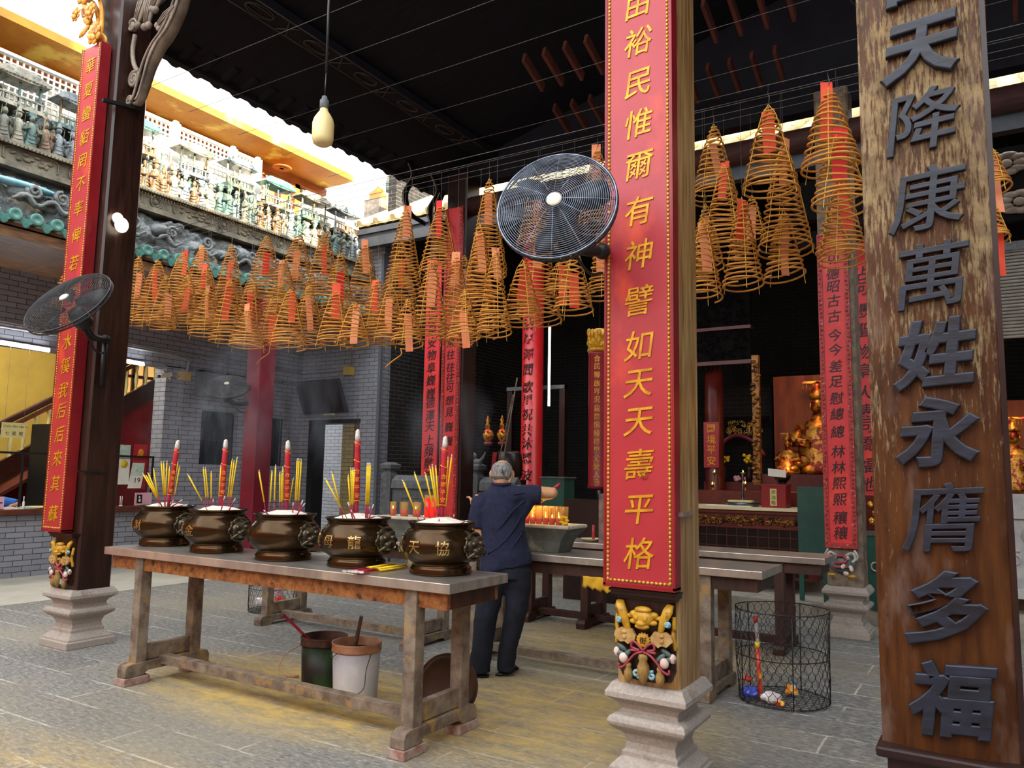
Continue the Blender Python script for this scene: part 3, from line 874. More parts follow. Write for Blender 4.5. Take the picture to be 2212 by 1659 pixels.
M['padbrick'] = mat('chalky_red_brick', '#8a5a48', '#a89a92', 14, 0.9, bump=.3)
bench('long incense table in front carrying the five bronze censers', -5.76, -2.53, 3.49, 4.09, .95, (-5.36, -2.82), 'oldwood', 'apron', lift=.055)
bench('incense table behind the front one, its left foot near the small wire basket', -6.45, -4.3, 5.52, 6.12, .92, (-6.32, -4.45), 'oldwood', 'tabledark')
bench('incense table with the stone trough that the man reaches over', -3.98, -1.37, 5.5, 6.08, .915, (-3.78, -1.78), 'oldwood', 'tabledark')
bench('farthest incense table, with the stack of dishes, before the altar counter', -4.5, -1.28, 7.3, 7.82, .86, (-4.28, -3.62, -1.68), 'tabledark', 'tabledark')
# folded yellow cloth under the third table
M['yellowcloth'] = mat('mustard_yellow_cloth', '#b98a1a', '#cfa22a', 6, 0.9, bump=.4)
mb = MB()
pts = []
for i in range(13):
    for j in range(5):
        x_ = -2.74+i*.021
        z_ = .775-j*.02-(.012*math.sin(i*2.1)+.03*i/12 if j > 2 else 0)
        pts.append((x_, 5.53+.01*math.sin(i*1.3+j), z_))
mb.add(pts, [(i*5+j, (i+1)*5+j, (i+1)*5+j+1, i*5+j+1) for i in range(12) for j in range(4)], True)
o = tag(mb.build('cloth', 'yellowcloth'), 'mustard yellow cloth hanging under the table with the stone trough', 'cloth')
md_ = o.modifiers.new('thick', 'SOLIDIFY'); md_.thickness = .006

# ------------------------------------------------------------------ bronze censers with ash
CP = [(.183, 0), (.19, .01), (.181, .02), (.186, .032), (.174, .045), (.168, .058), (.175, .066), (.2, .082), (.228, .112), (.243, .15), (.241, .185), (.226, .22), (.204, .246), (.189, .262), (.188, .274), (.2, .29), (.209, .299), (.209, .305), (.198, .306), (.186, .296), (.178, .285)]
def crad(z):
    for (r0, z0), (r1, z1) in zip(CP[6:16], CP[7:17]):
        if z0 <= z <= z1:
            return r0+(r1-r0)*(z-z0)/(z1-z0)
    return .2
CEN = [(-5.56, 3.86), (-4.86, 3.80), (-4.13, 3.77), (-3.50, 3.81), (-2.86, 3.85)]
CTX = ['帛財', '花金', '', '娘母龍', '大天協']
CLB = ['bronze censer marked 財 at the far left of the front table', 'bronze censer marked 金, second from the left on the front table', 'bronze censer without lettering, in the middle of the five',
       'bronze censer marked 龍, second from the right on the front table', 'bronze censer marked 協, at the right-hand end of the front table']
for (cx, cy), tx, lb in zip(CEN, CTX, CLB):
    t = thing('censer', lb, 'incense burner', (cx, cy, .951), 'bronze censers on the front table')
    c = (cx, cy, .951)
    MB().lathe(CP, 56, c).build('bowl', 'bronze', t)
    mb = MB()
    prof = [(.184, .288), (.15, .298), (.11, .312), (.06, .324), (.001, .33)]
    mb.lathe(prof, 40, c)
    mb.v = [(x, y, z+.006*noise.noise(Vector((x, y, z))*28)+.004*noise.noise(Vector((x, y, z))*70)) for x, y, z in mb.v]
    part(mb.build('ash', 'ash', t), 'pale ash heaped inside')['kind'] = 'stuff'
    for s in (1, -1):
        h = MB().ell((cx+s*.228, cy, 1.115), (.04, .078, .068))
        h.ell((cx+s*.262, cy, 1.095), (.035, .045, .03)).ell((cx+s*.285, cy, 1.108), (.016, .028, .016)).ell((cx+s*.272, cy, 1.07), (.026, .036, .012))
        for q in (-1, 1):
            h.ell((cx+s*.262, cy+q*.035, 1.14), (.016, .018, .014)).ell((cx+s*.235, cy+q*.055, 1.168), (.016, .03, .016))
            h.tube(spiral((cx+s*.238, cy+q*.075, 1.11), .026, .006, 0, 1.5, 14, u=Y, v=Z), .009, 6)
            h.tube(bez([(cx+s*.29, cy+q*.02, 1.1), (cx+s*.28, cy+q*.06, 1.085), (cx+s*.25, cy+q*.08, 1.06)], 8), .007, 5)
        h.tube(arc((cx+s*.238, cy, 1.12), .08, 0, 2*PI, 26, u=Y, v=Z)[:-1], .009, 6, closed=True)
        h.build('beast_mask', 'bronzedark', t)
    if tx:
        n_ = len(tx)
        angs = {2: (-1.57-.72, -1.57), 3: (-1.57-.78, -1.57-.07, -1.57+.66)}[n_]
        for ch, a0 in zip(tx, angs):
            def fn(a, b, z, a0=a0):
                zz = .165+b
                r = crad(zz)+.001+z
                an = a0+a/.24
                return Vector((cx+r*math.cos(an), cy+r*math.sin(an), .951+zz))
            MB().glyph(ch, (0, 0, 0), X, Z, .085, .003, .008, fn=fn).build('raised_lettering', 'brass', t)

# ------------------------------------------------------------------ joss sticks standing in the ash
THIN = [[(-5.455,3.746,1.242,-5.574,3.636,1.51),(-5.452,3.749,1.242,-5.553,3.653,1.493),(-5.455,3.746,1.242,-5.538,3.658,1.511),(-5.472,3.732,1.242,-5.497,3.675,1.547),(-5.443,3.758,1.242,-5.451,3.704,1.602),(-5.44,3.761,1.242,-5.437,3.715,1.603),(-5.443,3.759,1.242,-5.412,3.728,1.607),(-5.688,3.947,1.242,-5.657,3.923,1.564),(-5.678,3.961,1.242,-5.602,3.959,1.602),(-5.661,3.977,1.242,-5.596,3.973,1.574)],[(-4.797,3.658,1.242,-4.91,3.552,1.51),(-5.014,3.814,1.242,-5.024,3.765,1.563),(-5.012,3.83,1.242,-5.022,3.781,1.563),(-5.009,3.844,1.242,-4.994,3.814,1.533),(-4.986,3.89,1.242,-4.953,3.865,1.582),(-4.982,3.895,1.242,-4.945,3.871,1.587),(-4.944,3.931,1.242,-4.889,3.912,1.628),(-4.931,3.938,1.242,-4.876,3.921,1.619),(-4.925,3.941,1.242,-4.854,3.93,1.642)],[(-4.139,3.615,1.242,-4.169,3.555,1.548),(-4.179,3.672,1.242,-4.148,3.651,1.546),(-4.218,3.747,1.242,-4.191,3.717,1.586),(-4.192,3.778,1.242,-4.179,3.746,1.538),(-4.255,3.861,1.242,-4.239,3.826,1.575),(-4.187,3.784,1.242,-4.167,3.756,1.543),(-4.234,3.885,1.242,-4.187,3.879,1.499),(-4.13,3.855,1.242,-4.097,3.822,1.633),(-4.125,3.861,1.242,-4.089,3.831,1.632),(-4.117,3.871,1.242,-4.078,3.842,1.63)],[(-3.451,3.663,1.242,-3.562,3.559,1.504),(-3.484,3.656,1.242,-3.532,3.585,1.545),(-3.58,3.829,1.242,-3.584,3.787,1.528),(-3.529,3.785,1.242,-3.521,3.744,1.573),(-3.575,3.834,1.242,-3.558,3.8,1.575),(-3.616,3.894,1.242,-3.6,3.859,1.574),(-3.486,3.734,1.242,-3.457,3.709,1.559),(-3.387,3.75,1.242,-3.358,3.718,1.604),(-3.384,3.754,1.242,-3.354,3.723,1.603),(-3.38,3.758,1.242,-3.35,3.727,1.606),(-3.376,3.762,1.242,-3.345,3.732,1.607)],[(-3.002,3.814,1.242,-3.08,3.731,1.503),(-2.997,3.922,1.242,-3.074,3.832,1.554),(-2.979,3.95,1.242,-3.024,3.88,1.551),(-2.968,3.961,1.242,-3.0,3.895,1.588),(-2.967,3.962,1.242,-2.987,3.901,1.603),(-2.963,3.965,1.242,-2.969,3.914,1.596),(-2.951,3.975,1.242,-2.908,3.947,1.648),(-2.949,3.977,1.242,-2.901,3.951,1.652),(-2.944,3.98,1.242,-2.88,3.962,1.667)]]
STUB = [[(-5.423,3.787,1.242,-5.378,3.809,1.281),(-5.424,3.785,1.242,-5.336,3.831,1.309),(-5.421,3.791,1.242,-5.308,3.857,1.273),(-5.429,3.777,1.242,-5.392,3.792,1.303)],[(-4.732,3.713,1.242,-4.7,3.717,1.356),(-4.71,3.761,1.242,-4.661,3.778,1.339),(-4.974,3.834,1.242,-4.968,3.827,1.325)],[(-4.027,3.739,1.242,-4.019,3.732,1.333),(-3.98,3.733,1.242,-3.94,3.742,1.351),(-3.982,3.725,1.242,-3.923,3.749,1.332),(-4.104,3.617,1.242,-4.14,3.59,1.282),(-4.269,3.808,1.242,-4.276,3.795,1.307)],[(-3.42,3.677,1.242,-3.444,3.647,1.357),(-3.407,3.686,1.242,-3.43,3.662,1.31),(-3.358,3.747,1.242,-3.326,3.753,1.345),(-3.374,3.719,1.242,-3.292,3.765,1.28),(-3.463,3.861,1.242,-3.455,3.855,1.326)],[(-2.819,3.761,1.242,-2.814,3.759,1.283),(-2.711,3.806,1.242,-2.66,3.834,1.273),(-3.012,3.882,1.242,-3.02,3.871,1.284),(-2.892,4.002,1.242,-2.881,4.002,1.292)]]
BIG = [[(-5.43,3.775,1.242,-5.339,3.761,1.764)],[(-4.97,3.904,1.242,-4.914,3.866,1.772)],[(-4.223,3.866,1.242,-4.191,3.816,1.755)],[(-3.558,3.854,1.242,-3.524,3.797,1.822)],[(-2.955,3.972,1.242,-2.91,3.928,1.776)]]
ORD = ['first', 'second', 'third', 'fourth', 'fifth', 'sixth', 'seventh', 'eighth', 'ninth', 'tenth', 'eleventh', 'twelfth', 'thirteenth', 'fourteenth', 'fifteenth', 'sixteenth', 'seventeenth', 'eighteenth', 'nineteenth', 'twentieth']
CN = ['the far-left censer', 'the second censer from left', 'the middle censer', 'the fourth censer from left', 'the right-hand end censer']
for i, lst in enumerate(THIN):
    lst = sorted(lst, key=lambda q: q[3]*.851+q[4]*.525)
    for k, (a, b, c, d, e, f) in enumerate(lst):
        p0, p1 = Vector((a, b, c)), Vector((d, e, f))
        L = (p1-p0).length
        rr = .0052 if L > .27 else .0042
        q = min(.3, .1/L)
        t = thing('joss_stick', 'thin yellow joss stick, %s from the left in %s' % (ORD[k], CN[i]), 'incense stick', p0, 'thin yellow joss sticks in the censers')
        MB().tube([p0, p0+(p1-p0)*q], .0026, 6).build('stem', 'redstem', t)
        MB().tube([p0+(p1-p0)*q, p0+(p1-p0)*.95], rr, 7).build('incense', 'yellowjoss', t)
        bend = Vector((random.uniform(-.008, .008), 0, 0))
        MB().tube([p0+(p1-p0)*.95, p0+(p1-p0)*.98+bend*.3, p1+bend], [rr*.8, rr*.7, rr*.3], 6).build('ash_tip', 'ashtip', t)
for i, lst in enumerate(STUB):
    lst = sorted(lst, key=lambda q: q[0]*.851+q[1]*.525)
    for k, (a, b, c, d, e, f) in enumerate(lst):
        t = thing('joss_stub', 'burnt-down red joss stub, %s from the left in %s' % (ORD[k], CN[i]), 'incense stick', (a, b, c), 'burnt-down stubs in the censers')
        p0, p1 = Vector((a, b, c)), Vector((d, e, f))
        MB().tube([p0, p0+(p1-p0)*.75], .0042, 6).build('stem', 'redstem', t)
        MB().tube([p0+(p1-p0)*.75, p1], [.005, .003], 6).build('ash_tip', 'ashtip', t)
for i, lst in enumerate(BIG):
    for (a, b, c, d, e, f) in lst:
        p0, p1 = Vector((a, b, c)), Vector((d, e, f))
        L = p1-p0
        t = thing('thick_joss_stick', 'thick red paper-wrapped joss stick with gold print in %s' % CN[i], 'incense stick', p0, 'thick red joss sticks')
        MB().tube([p0, p0+L*.3], .011, 10).build('stem', 'redstem', t)
        q0, q1 = p0+L*.2, p0+L*.87
        w = MB().tube([q0+(q1-q0)*j/8 for j in range(9)], [.0185]+[.019+.0012*math.sin(j*2.1+i) for j in range(1, 9)], 14)
        w.build('paper_wrap', 'bigred', t)
        ax = L.normalized()
        u_, v_, _ = frame(ax, Y)
        sw = MB()
        for j0, turns in ((.62, 1.0), (.9, .8)):
            pts = []
            for j in range(24):
                s_ = j/23
                an = -s_*turns*2*PI+2.2
                pts.append(q0+(q1-q0)*(j0+s_*.09)+(u_*math.cos(an)+v_*math.sin(an))*.0195)
            sw.tube(pts, [.0035+.002*math.sin(j*.9) for j in range(24)], 5)
        sw.tube(arc(q0+(q1-q0)*.005, .0192, 0, 2*PI, 14, u_, v_), .003, 5)
        sw.build('gold_band', 'orange', t)
        g = MB()
        view = Vector((0, 0, EYE))-(q0+q1)/2
        sd = ax.cross(view).normalized()
        nn = sd.cross(ax).normalized()
        for j, ch in enumerate('合家平安'):
            o_ = q0+(q1-q0)*(.5-.135*j)+nn*.0195
            g.glyph(ch, o_, sd, ax, .034, .0006, .012)
        g.build('lettering', 'orange', t)
        MB().tube([q1, q1+L*.05, p1-L*.02, p1+sd*.004], [.0175, .017, .014, .005], 9).build('ash_tip', 'ashtip', t)
        if i != 4:
            MB().tube(bez([p1-L*.06, p1+Vector((.004, 0, .03)), p1+Vector((-.006, 0, .07)), p1+Vector((.002, 0, .1))], 9), .0018, 5).build('wire', 'black', t)
# packets lying on the table between the last two censers
M['film'] = mat('clear_crinkled_film', '#c9b9b4', '#e8dcd6', 30, 0.2, **{'Alpha': .45})
for k, (dx, an, lb) in enumerate(((0, .02, 'upper packet of yellow joss sticks with magenta ends lying before the 協 censer'), (-.05, -.1, 'packet of yellow joss sticks in clear film overhanging the table edge'))):
    d = Vector((math.sin(an), math.cos(an), 0))
    s0 = Vector((-3.17+dx, 3.47, .962))
    t = thing('joss_packet', lb, 'incense packet', s0, 'packets of joss sticks on the front table')
    for j in range(7):
        w = Vector((.011*(j % 4)-.018, 0, .009*(j//4)))
        MB().tube([s0+w, s0+w+d*.16], .003, 6).build('stem', 'redstem', t)
        MB().tube([s0+w+d*.16, s0+w+d*.42], .005, 6).build('incense', 'yellowjoss', t)
    mb = MB()
    for j in range(9):
        a_, b_ = random.uniform(-.04, .04), random.uniform(-.05, .05)
        mb.ell(s0+Vector((a_, b_*.6-.01, .006)), (random.uniform(.01, .03), .012, .007), 6, 4)
    mb.build('film_end', 'film', t)

# ------------------------------------------------------------------ buckets, sticks and lid under the table
M['greentin'] = mat('sooty_green_tin', '#1f3a1a', '#2a4a20', 3, 0.5, c3='#120d0a', s3=2.2, lo3=.52, hi3=.66)
M['rust'] = mat('rusty_brown_rim', '#2a1710', '#5a3320', 12, 0.7)
M['whitepail'] = mat('grubby_white_plastic', '#a7a6b4', '#cfcabc', 2.5, 0.5, c3='#c87868', s3=3.2, lo3=.62, hi3=.74)
M['pailrim'] = mat('brown_stained_pail_rim', '#94603f', '#b98a68', 8, 0.5)
M['slop'] = mat('brown_slurry', '#3a2418', '#6a4a30', 8, 0.8)
def bucket(label, cx, cy, r0, r1, h, body, rim):
    t = thing('bucket', label, 'bucket', (cx, cy, .001))
    c = (cx, cy, .001)
    MB().lathe([(r0*.96, 0), (r0, .01), (r1*.985, h-.06)], 40, c).build('body', body, t)
    MB().lathe([(r1*.985, h-.06), (r1*1.03, h-.058), (r1*1.03, h-.045), (r1*1.0, h-.042), (r1*1.03, h-.03), (r1*1.0, h-.026), (r1*1.04, h-.01), (r1*1.04, h), (r1*.97, h), (r1*.95, h-.1)], 40, c).build('rim', rim, t)
    MB().lathe([(r1*.955, h-.1), (.001, h-.095)], 40, c).build('contents', 'slop', t)
    return t
bk = bucket('sooty green tin bucket under the front table', -4.16, 4.22, .145, .16, .37, 'greentin', 'rust')
MB().tube(bez([(-4.3, 4.13, .3), (-4.36, 4.05, .24), (-4.34, 3.97, .16), (-4.27, 3.98, .12)], 14), .003, 6).tube([(-4.27, 3.98, .12), (-4.2, 4.03, .115)], .009, 8).build('handle', 'pailrim', bk)
bk = bucket('grubby white plastic pail under the front table', -3.79, 4.16, .148, .165, .385, 'whitepail', 'pailrim')
MB().tube(bez([(-3.92, 4.05, .31), (-3.86, 3.99, .3), (-3.8, 3.98, .33)], 8), .0028, 6).tube(bez([(-3.63, 4.13, .33), (-3.6, 4.05, .24), (-3.57, 4.0, .14), (-3.6, 3.96, .1)], 12), .0028, 6).build('handle', 'black', bk)
tag(MB().tube([(-4.22, 4.21, .28), (-4.46, 4.1, .5)], .011, 8).build('stick', 'redstem'), 'dark red rod leaning in the sooty green bucket', 'stick')
tag(MB().tube([(-3.83, 4.17, .29), (-3.74, 4.14, .56)], [.016, .013], 8).build('stick', 'oldwood'), 'wooden stick standing in the white pail', 'stick')
M['lidwood'] = mat('rusty_brown_lid', '#2c1c12', '#4a3220', 4, 0.5)
t = thing('wooden_disc', 'rusty round lid leaning on its rim behind the right legs of the front table', 'lid', (-3.04, 4.18, 0))
ax = (Vector((.93, .36, 0)).normalized(), Vector((-.03, .1, 1)).normalized(), Vector((.35, -.93, .12)).normalized())
MB().lathe([(.19, -.008), (.195, 0), (.19, .01), (.165, .012), (.16, .006), (.001, .006)], 48, (-3.04, 4.2, .196), ax=ax).build('plate', 'lidwood', t)
MB().tube(arc((-3.04+.006, 4.2-.01, .196), .195, 0, 2*PI, 48, ax[0], ax[1])[:-1], .006, 6, closed=True).build('rim', 'rust', t)

# ------------------------------------------------------------------ chicken-wire litter baskets
def basket(label, cx, cy, r, h):
    t = thing('wire_basket', label, 'basket', (cx, cy, 0))
    mb = MB()
    n_ = 32; rows = int(h/.05)
    def P(i, z):
        a = 2*PI*i/n_
        rr = r*(1-.05*(1-z/h))+.006*math.sin(5*a+z*9)
        return Vector((cx+rr*math.cos(a), cy+rr*math.sin(a), .008+z))
    hz = h/rows
    for j in range(rows):
        for i in range(n_):
            o_ = .5 if j % 2 else 0
            a, b = P(i+o_, j*hz), P(i+o_, j*hz+hz*.4)
            mb.tube([a, b], .0024, 4, caps=False)
            mb.tube([b, P(i+o_+.5, (j+1)*hz)], .0018, 4, caps=False).tube([b, P(i+o_-.5, (j+1)*hz)], .0018, 4, caps=False)
    for q in range(-6, 7):
        w = math.sqrt(max(0, 1-(q/6.6)**2))*r*.95
        mb.tube([(cx-w, cy+q*r/6.6, .008), (cx, cy+q*r/6.6+.01, .004), (cx+w, cy+q*r/6.6, .008)], .0018, 4, caps=False)
        mb.tube([(cx+q*r/6.6, cy-w, .008), (cx+q*r/6.6+.01, cy, .004), (cx+q*r/6.6, cy+w, .008)], .0018, 4, caps=False)
    mb.build('netting', 'black', t)
    for z_ in (.008, h*.5, h):
        MB().tube([P(i, z_-.0) for i in range(n_)], .004, 6, closed=True).build('hoop', 'black', t)
    for k in range(5):
        MB().tube([P(k*n_/5+.6, z_) for z_ in (0, h*.5, h)], .004, 6).build('rod', 'black', t)
    return t
basket('large chicken-wire basket beside the end of the trough table', -1.33, 5.86, .32, .62)
basket('small chicken-wire basket at the left behind the front table', -6.86, 6.16, .28, .5)
M['wrapred'] = mat('red_foil_wrapper', '#b3201c', '#e0502a', 12, 0.3, c3='#e8c83c', s3=10)
M['wrapblue'] = mat('blue_plastic_wrapper', '#1c2c9c', '#5a6ad0', 12, 0.25, c3='#e8e8f2', s3=9, lo3=.5)
M['wraporange'] = mat('orange_plastic_wrapper', '#d0741c', '#f0b040', 12, 0.3, c3='#8fbfd8', s3=10)
M['wrappink'] = mat('pink_plastic_wrapper', '#c88aa0', '#e6c4cc', 8, 0.25)
M['wrapclear'] = mat('pale_clear_wrapper', '#c8c0be', '#efe8e6', 14, 0.2)
def crumple(label, c, r, m, seed, flat=.6, name='wrapper'):
    mb = MB().ell((0, 0, 0), (r, r*.9, r*flat), 14, 10)
    mb.v = [tuple(Vector(c)+Vector(p)*(1+.55*noise.noise(Vector(p)/r*1.6+Vector((seed, 0, 0))))) for p in mb.v]
    mb.sm = [False]*len(mb.f)
    return tag(mb.build(name, m), label, 'litter', 'litter in the wire baskets')
crumple('blue and white plastic wrapper in the large wire basket', (-1.53, 5.72, .06), .06, 'wrapblue', 1)
crumple('red cap and wrapper above the blue one in the large wire basket', (-1.56, 5.78, .13), .03, 'wrapred', 2)
crumple('orange wrapper at the back of the large wire basket', (-1.3, 5.98, .05), .055, 'wraporange', 3)
crumple('pale clear wrapper in the middle of the large wire basket', (-1.38, 5.7, .05), .06, 'wrapclear', 4)
crumple('small red foil scrap near the front of the large wire basket', (-1.3, 5.64, .035), .032, 'wrapred', 9)
crumple('red and copper foil heap in the small wire basket', (-6.8, 6.12, .09), .12, 'wrapred', 5, .5)
crumple('silvery film scrap at the front of the small wire basket', (-6.76, 6.0, .08), .06, 'wrapclear', 6)
crumple('pale crumpled bag at the left of the small wire basket', (-7.0, 6.1, .1), .07, 'wrapclear', 7)
t = thing('incense_sleeve', 'red and orange incense sleeve standing in the large wire basket', 'litter', (-1.47, 5.72, .01))
MB().tube([(-1.45, 5.72, .012), (-1.47, 5.73, .36)], .016, 8).build('sleeve', 'wrapred', t)
MB().tube([(-1.47, 5.73, .36), (-1.472, 5.73, .4)], .018, 8).build('cap', 'yellowjoss', t)
t = thing('incense_sleeve', 'long clear sleeve with red cap leaning in the large wire basket', 'litter', (-1.52, 5.9, .01))
MB().tube([(-1.48, 5.88, .012), (-1.53, 5.93, .5)], .014, 8).build('sleeve', 'film', t)
MB().tube([(-1.53, 5.93, .5), (-1.532, 5.932, .545)], .017, 8).build('cap', 'wrapred', t)
tag(MB().tube([(-6.98, 6.1, .45), (-6.74, 6.2, .1)], .028, 8).build('sleeve', 'wrappink'), 'long pink plastic sleeve slanting in the small wire basket', 'litter')
# ------------------------------------------------------------------ hanging incense coils on their wires
COILS = [(-8.5,5.3,4.04,3.21,0.192),(-8.12,5.3,3.95,3.16,0.228),(-8.75,6.05,4.31,3.44,0.253),(-7.49,5.0,3.62,3.06,0.15),(-7.55,5.3,3.7,3.08,0.194),(-8.36,6.05,4.35,3.64,0.219),(-7.7,5.65,3.89,3.19,0.194),(-7.8,6.05,4.29,3.35,0.221),(-6.78,5.0,3.39,2.88,0.171),(-6.44,5.0,3.45,2.79,0.174),(-6.47,5.3,3.52,2.83,0.193),(-7.17,6.05,4.3,3.55,0.24),(-6.13,5.0,3.13,2.72,0.177),(-6.14,5.3,3.29,2.8,0.176),(-6.42,5.65,3.81,3.15,0.237),(-6.64,6.05,4.24,3.51,0.252),(-5.56,5.0,3.25,2.69,0.175),(-6.22,6.05,4.19,3.4,0.227),(-5.63,5.3,3.37,2.74,0.182),(-5.58,5.65,3.77,3.03,0.201),(-4.97,5.0,3.19,2.67,0.157),(-5.61,6.05,3.98,3.15,0.218),(-4.74,5.0,3.04,2.66,0.154),(-4.75,5.3,3.32,2.73,0.171),(-4.74,5.65,4.09,3.21,0.198),(-5.11,6.05,3.93,3.09,0.206),(-4.13,5.0,3.01,2.61,0.14),(-4.59,5.3,3.25,2.71,0.164),(-4.31,5.65,4.06,3.35,0.2),(-4.13,5.3,3.41,2.71,0.175),(-4.11,5.65,3.58,2.73,0.17),(-3.55,5.0,3.02,2.6,0.142),(-3.77,5.65,4.21,3.29,0.181),(-3.62,5.3,3.66,2.69,0.173),(-3.26,5.0,3.3,2.62,0.139),(-4.31,6.05,3.67,3.21,0.159),(-3.19,5.3,3.29,2.75,0.174),(-3.24,5.65,3.76,2.85,0.2),(-2.57,5.0,3.24,2.73,0.148),(-3.02,5.65,3.38,3.04,0.166),(-2.48,5.3,3.42,2.9,0.125),(-3.26,5.65,4.17,3.47,0.186),(-2.69,5.65,4.27,3.55,0.174),(-1.71,5.65,4.25,3.65,0.169),(-1.53,5.3,3.77,3.12,0.158),(-1.02,4.45,3.72,3.18,0.162),(-1.06,5.0,3.7,2.98,0.168),(-0.69,4.45,3.74,3.25,0.164),(-0.65,4.45,3.46,3.03,0.157),(-1.33,5.0,3.39,2.78,0.131),(-1.78,5.65,3.63,3.11,0.134),(-1.59,5.0,3.29,2.74,0.119),(-1.53,6.05,3.78,3.41,0.114),(-1.07,5.0,3.26,2.81,0.128),(-0.88,5.65,3.46,3.1,0.124),(-0.72,5.0,3.44,2.87,0.144),(0.08,5.3,3.55,3.28,0.097),(0.07,5.3,3.2,2.97,0.083),(-9.4,5.0,3.96,3.48,0.196)]
random.seed(21)
def coil_label(i):
    s = lambda k: COILS[k][0]/COILS[k][1]
    x_, y_, za, zb, r = COILS[i]
    if i < 43:
        lay = sorted([k for k in range(43) if (COILS[k][3] < 2.93) == (zb < 2.93)], key=s)
        nm = 'lower' if zb < 2.93 else 'upper'
        n, e = lay.index(i), len(lay)-1-lay.index(i)
        if n < e:
            return 'incense coil, %s from the left in the %s layer of the long dense bunch' % (ORD[n], nm)
        return 'incense coil, %s from the right in the %s layer of the long dense bunch' % (ORD[e], nm)
    if i < 56:
        lay = sorted(range(43, 56), key=s)
        return 'incense coil, %s from the left between the red middle board and the plank' % ORD[lay.index(i)]
    return ['upper incense coil just showing past the right edge of the weathered plank', 'lower incense coil just showing past the right edge of the weathered plank', 'incense coil half hidden behind the fan and board of the left pillar'][i-56]
def coil_mesh(x, y, za, zb, r):
    h = za-zb
    n = max(9, round(h/.038))
    per = 22
    pts = []
    ph = random.uniform(0, 6.28)
    tx, ty = random.uniform(-.05, .05), random.uniform(-.05, .05)
    for i in range(n*per+1):
        t = i/(n*per)
        rr = r*(.1+.9*t**.82)*(1+.03*math.sin(t*37+ph))
        a = ph+t*n*2*PI
        sag = .012*math.sin(a*1.0+t*9)+rr*(tx*math.cos(a)+ty*math.sin(a))
        pts.append((x+rr*math.cos(a), y+rr*math.sin(a), za-.02-t*(h-.02)+sag))
    s_r = .0066
    mb = MB().tube(pts, s_r, 5)
    return mb, ph, pts[-1]
rows, ZW = {}, {}
for y in sorted(set(q[1] for q in COILS)):
    ks = [k for k in range(len(COILS)) if COILS[k][1] == y]
    key = (y, max(COILS[k][2] for k in ks)+.1)
    rows[key] = [COILS[k][0] for k in ks]
    for k in ks:
        ZW[k] = key[1]
for i, (x, y, za, zb, r) in enumerate(COILS):
    t = thing('incense_coil', coil_label(i), 'incense coil', (x, y, za), 'incense coils hanging from the wires')
    mb, ph, end = coil_mesh(x, y, za, zb, r)
    if i in (13, 17, 26):   # an unwound tail trailing from the last turn
        e = Vector(end)
        mb.tube(bez([e, e+Vector((.05, -.05, -.06)), e+Vector((.0, -.1, -.12)), e+Vector((-.12, -.05, -.16))], 14), .0056, 5)
    mb.build('spiral', 'coil', t)
    st = MB()
    for k in range(3):
        a = ph+k*2*PI/3+.4
        pts = [(x, y, za)]
        for j in range(1, 9):
            q = j/8
            rr = r*(.1+.9*q**.82)
            pts.append((x+rr*math.cos(a), y+rr*math.sin(a), za-q*(za-zb)-(.03 if j == 8 else 0)))
        st.tube(pts, .0022, 4)
    st.build('string', 'string', t)
    zw = ZW[i]
    MB().tube([(x, y, za-.01), (x+.006, y, za+.04), (x-.004, y, za+.08)], .0028, 5).tube([(x, y, za+.08), (x, y, zw)], .0012, 4).build('hook', 'wire', t)
    # prayer card
    L = random.uniform(.26, .36)
    a = random.uniform(0, 6.28)
    tilt = random.uniform(-.1, .16)
    top = Vector((x+.015*math.cos(a), y+.015*math.sin(a)+.01, za+random.choice((.03, -.02, -.08, -.14, -.2))))
    dn = Vector((math.sin(tilt)*.7, random.uniform(-.12, .06), -1)).normalized()
    w = Vector((math.cos(YAW+random.uniform(-.7, .7)), math.sin(YAW+random.uniform(-.7, .7)), 0)).normalized()
    w = (w-dn*w.dot(dn)).normalized()
    wd = random.uniform(.03, .04)
    mb = MB()
    nrm = w.cross(dn)
    ring = []
    for j in range(7):
        q = j/6
        c = top+dn*L*q+nrm*.02*math.sin(q*2.5+a)
        ring += [c-w*wd, c+w*wd, c+w*wd+nrm*.002, c-w*wd+nrm*.002]
    mb.add(ring, [(j*4+k, j*4+(k+1) % 4, j*4+4+(k+1) % 4, j*4+4+k) for j in range(6) for k in range(4)]+[(0, 1, 2, 3), (27, 26, 25, 24)])
    m_ = 'tagbright' if i in (28, 11, 19, 48) else random.choice(('tagred', 'tagpeach', 'tagpeach'))
    mb.build('prayer_card', m_, t)
RW = sorted(rows)
for k, key in enumerate(RW):
    y, z_ = key
    x0 = -11.3 if min(rows[key]) < -7.05 else -6.9
    tag(MB().tube([(x0, y, z_), (-5, y, z_), (-2, y, z_), (3.8, y, z_)], .0026, 5).build('hanging_wire', 'wire'),
        'thin wire carrying the incense coils, %s row counted from the front' % ORD[k], 'wire', 'wires that carry the coils')
for k, (y, z_) in enumerate(((4.17, 5.2), (4.7, 5.2), (5.32, 5.2), (5.95, 5.2), (6.7, 5.2))):
    tag(MB().tube([(-6.9, y+.03, z_), (-4, y, z_-.015), (-1, y-.03, z_), (3.8, y, z_+.02)], .003, 5).build('hanging_wire', 'wire'),
        'bare thin wire under the dark roof with nothing on it, %s from the front' % ORD[k], 'wire', 'bare wires under the roof')
for k, (x, y) in enumerate(((-.55, 5.2), (-.2, 5.6))):
    tag(MB().tube([(x-1.2, 3.0, 5.6), (x, y, 4.5), (x+.3, 6.6, 3.9)], .002, 5).build('hanging_wire', 'wire'),
        ['slanting wire above the right-hand coils, beside the red board', 'slanting wire above the right-hand coils, beside the plank'][k], 'wire', 'slanting wires')

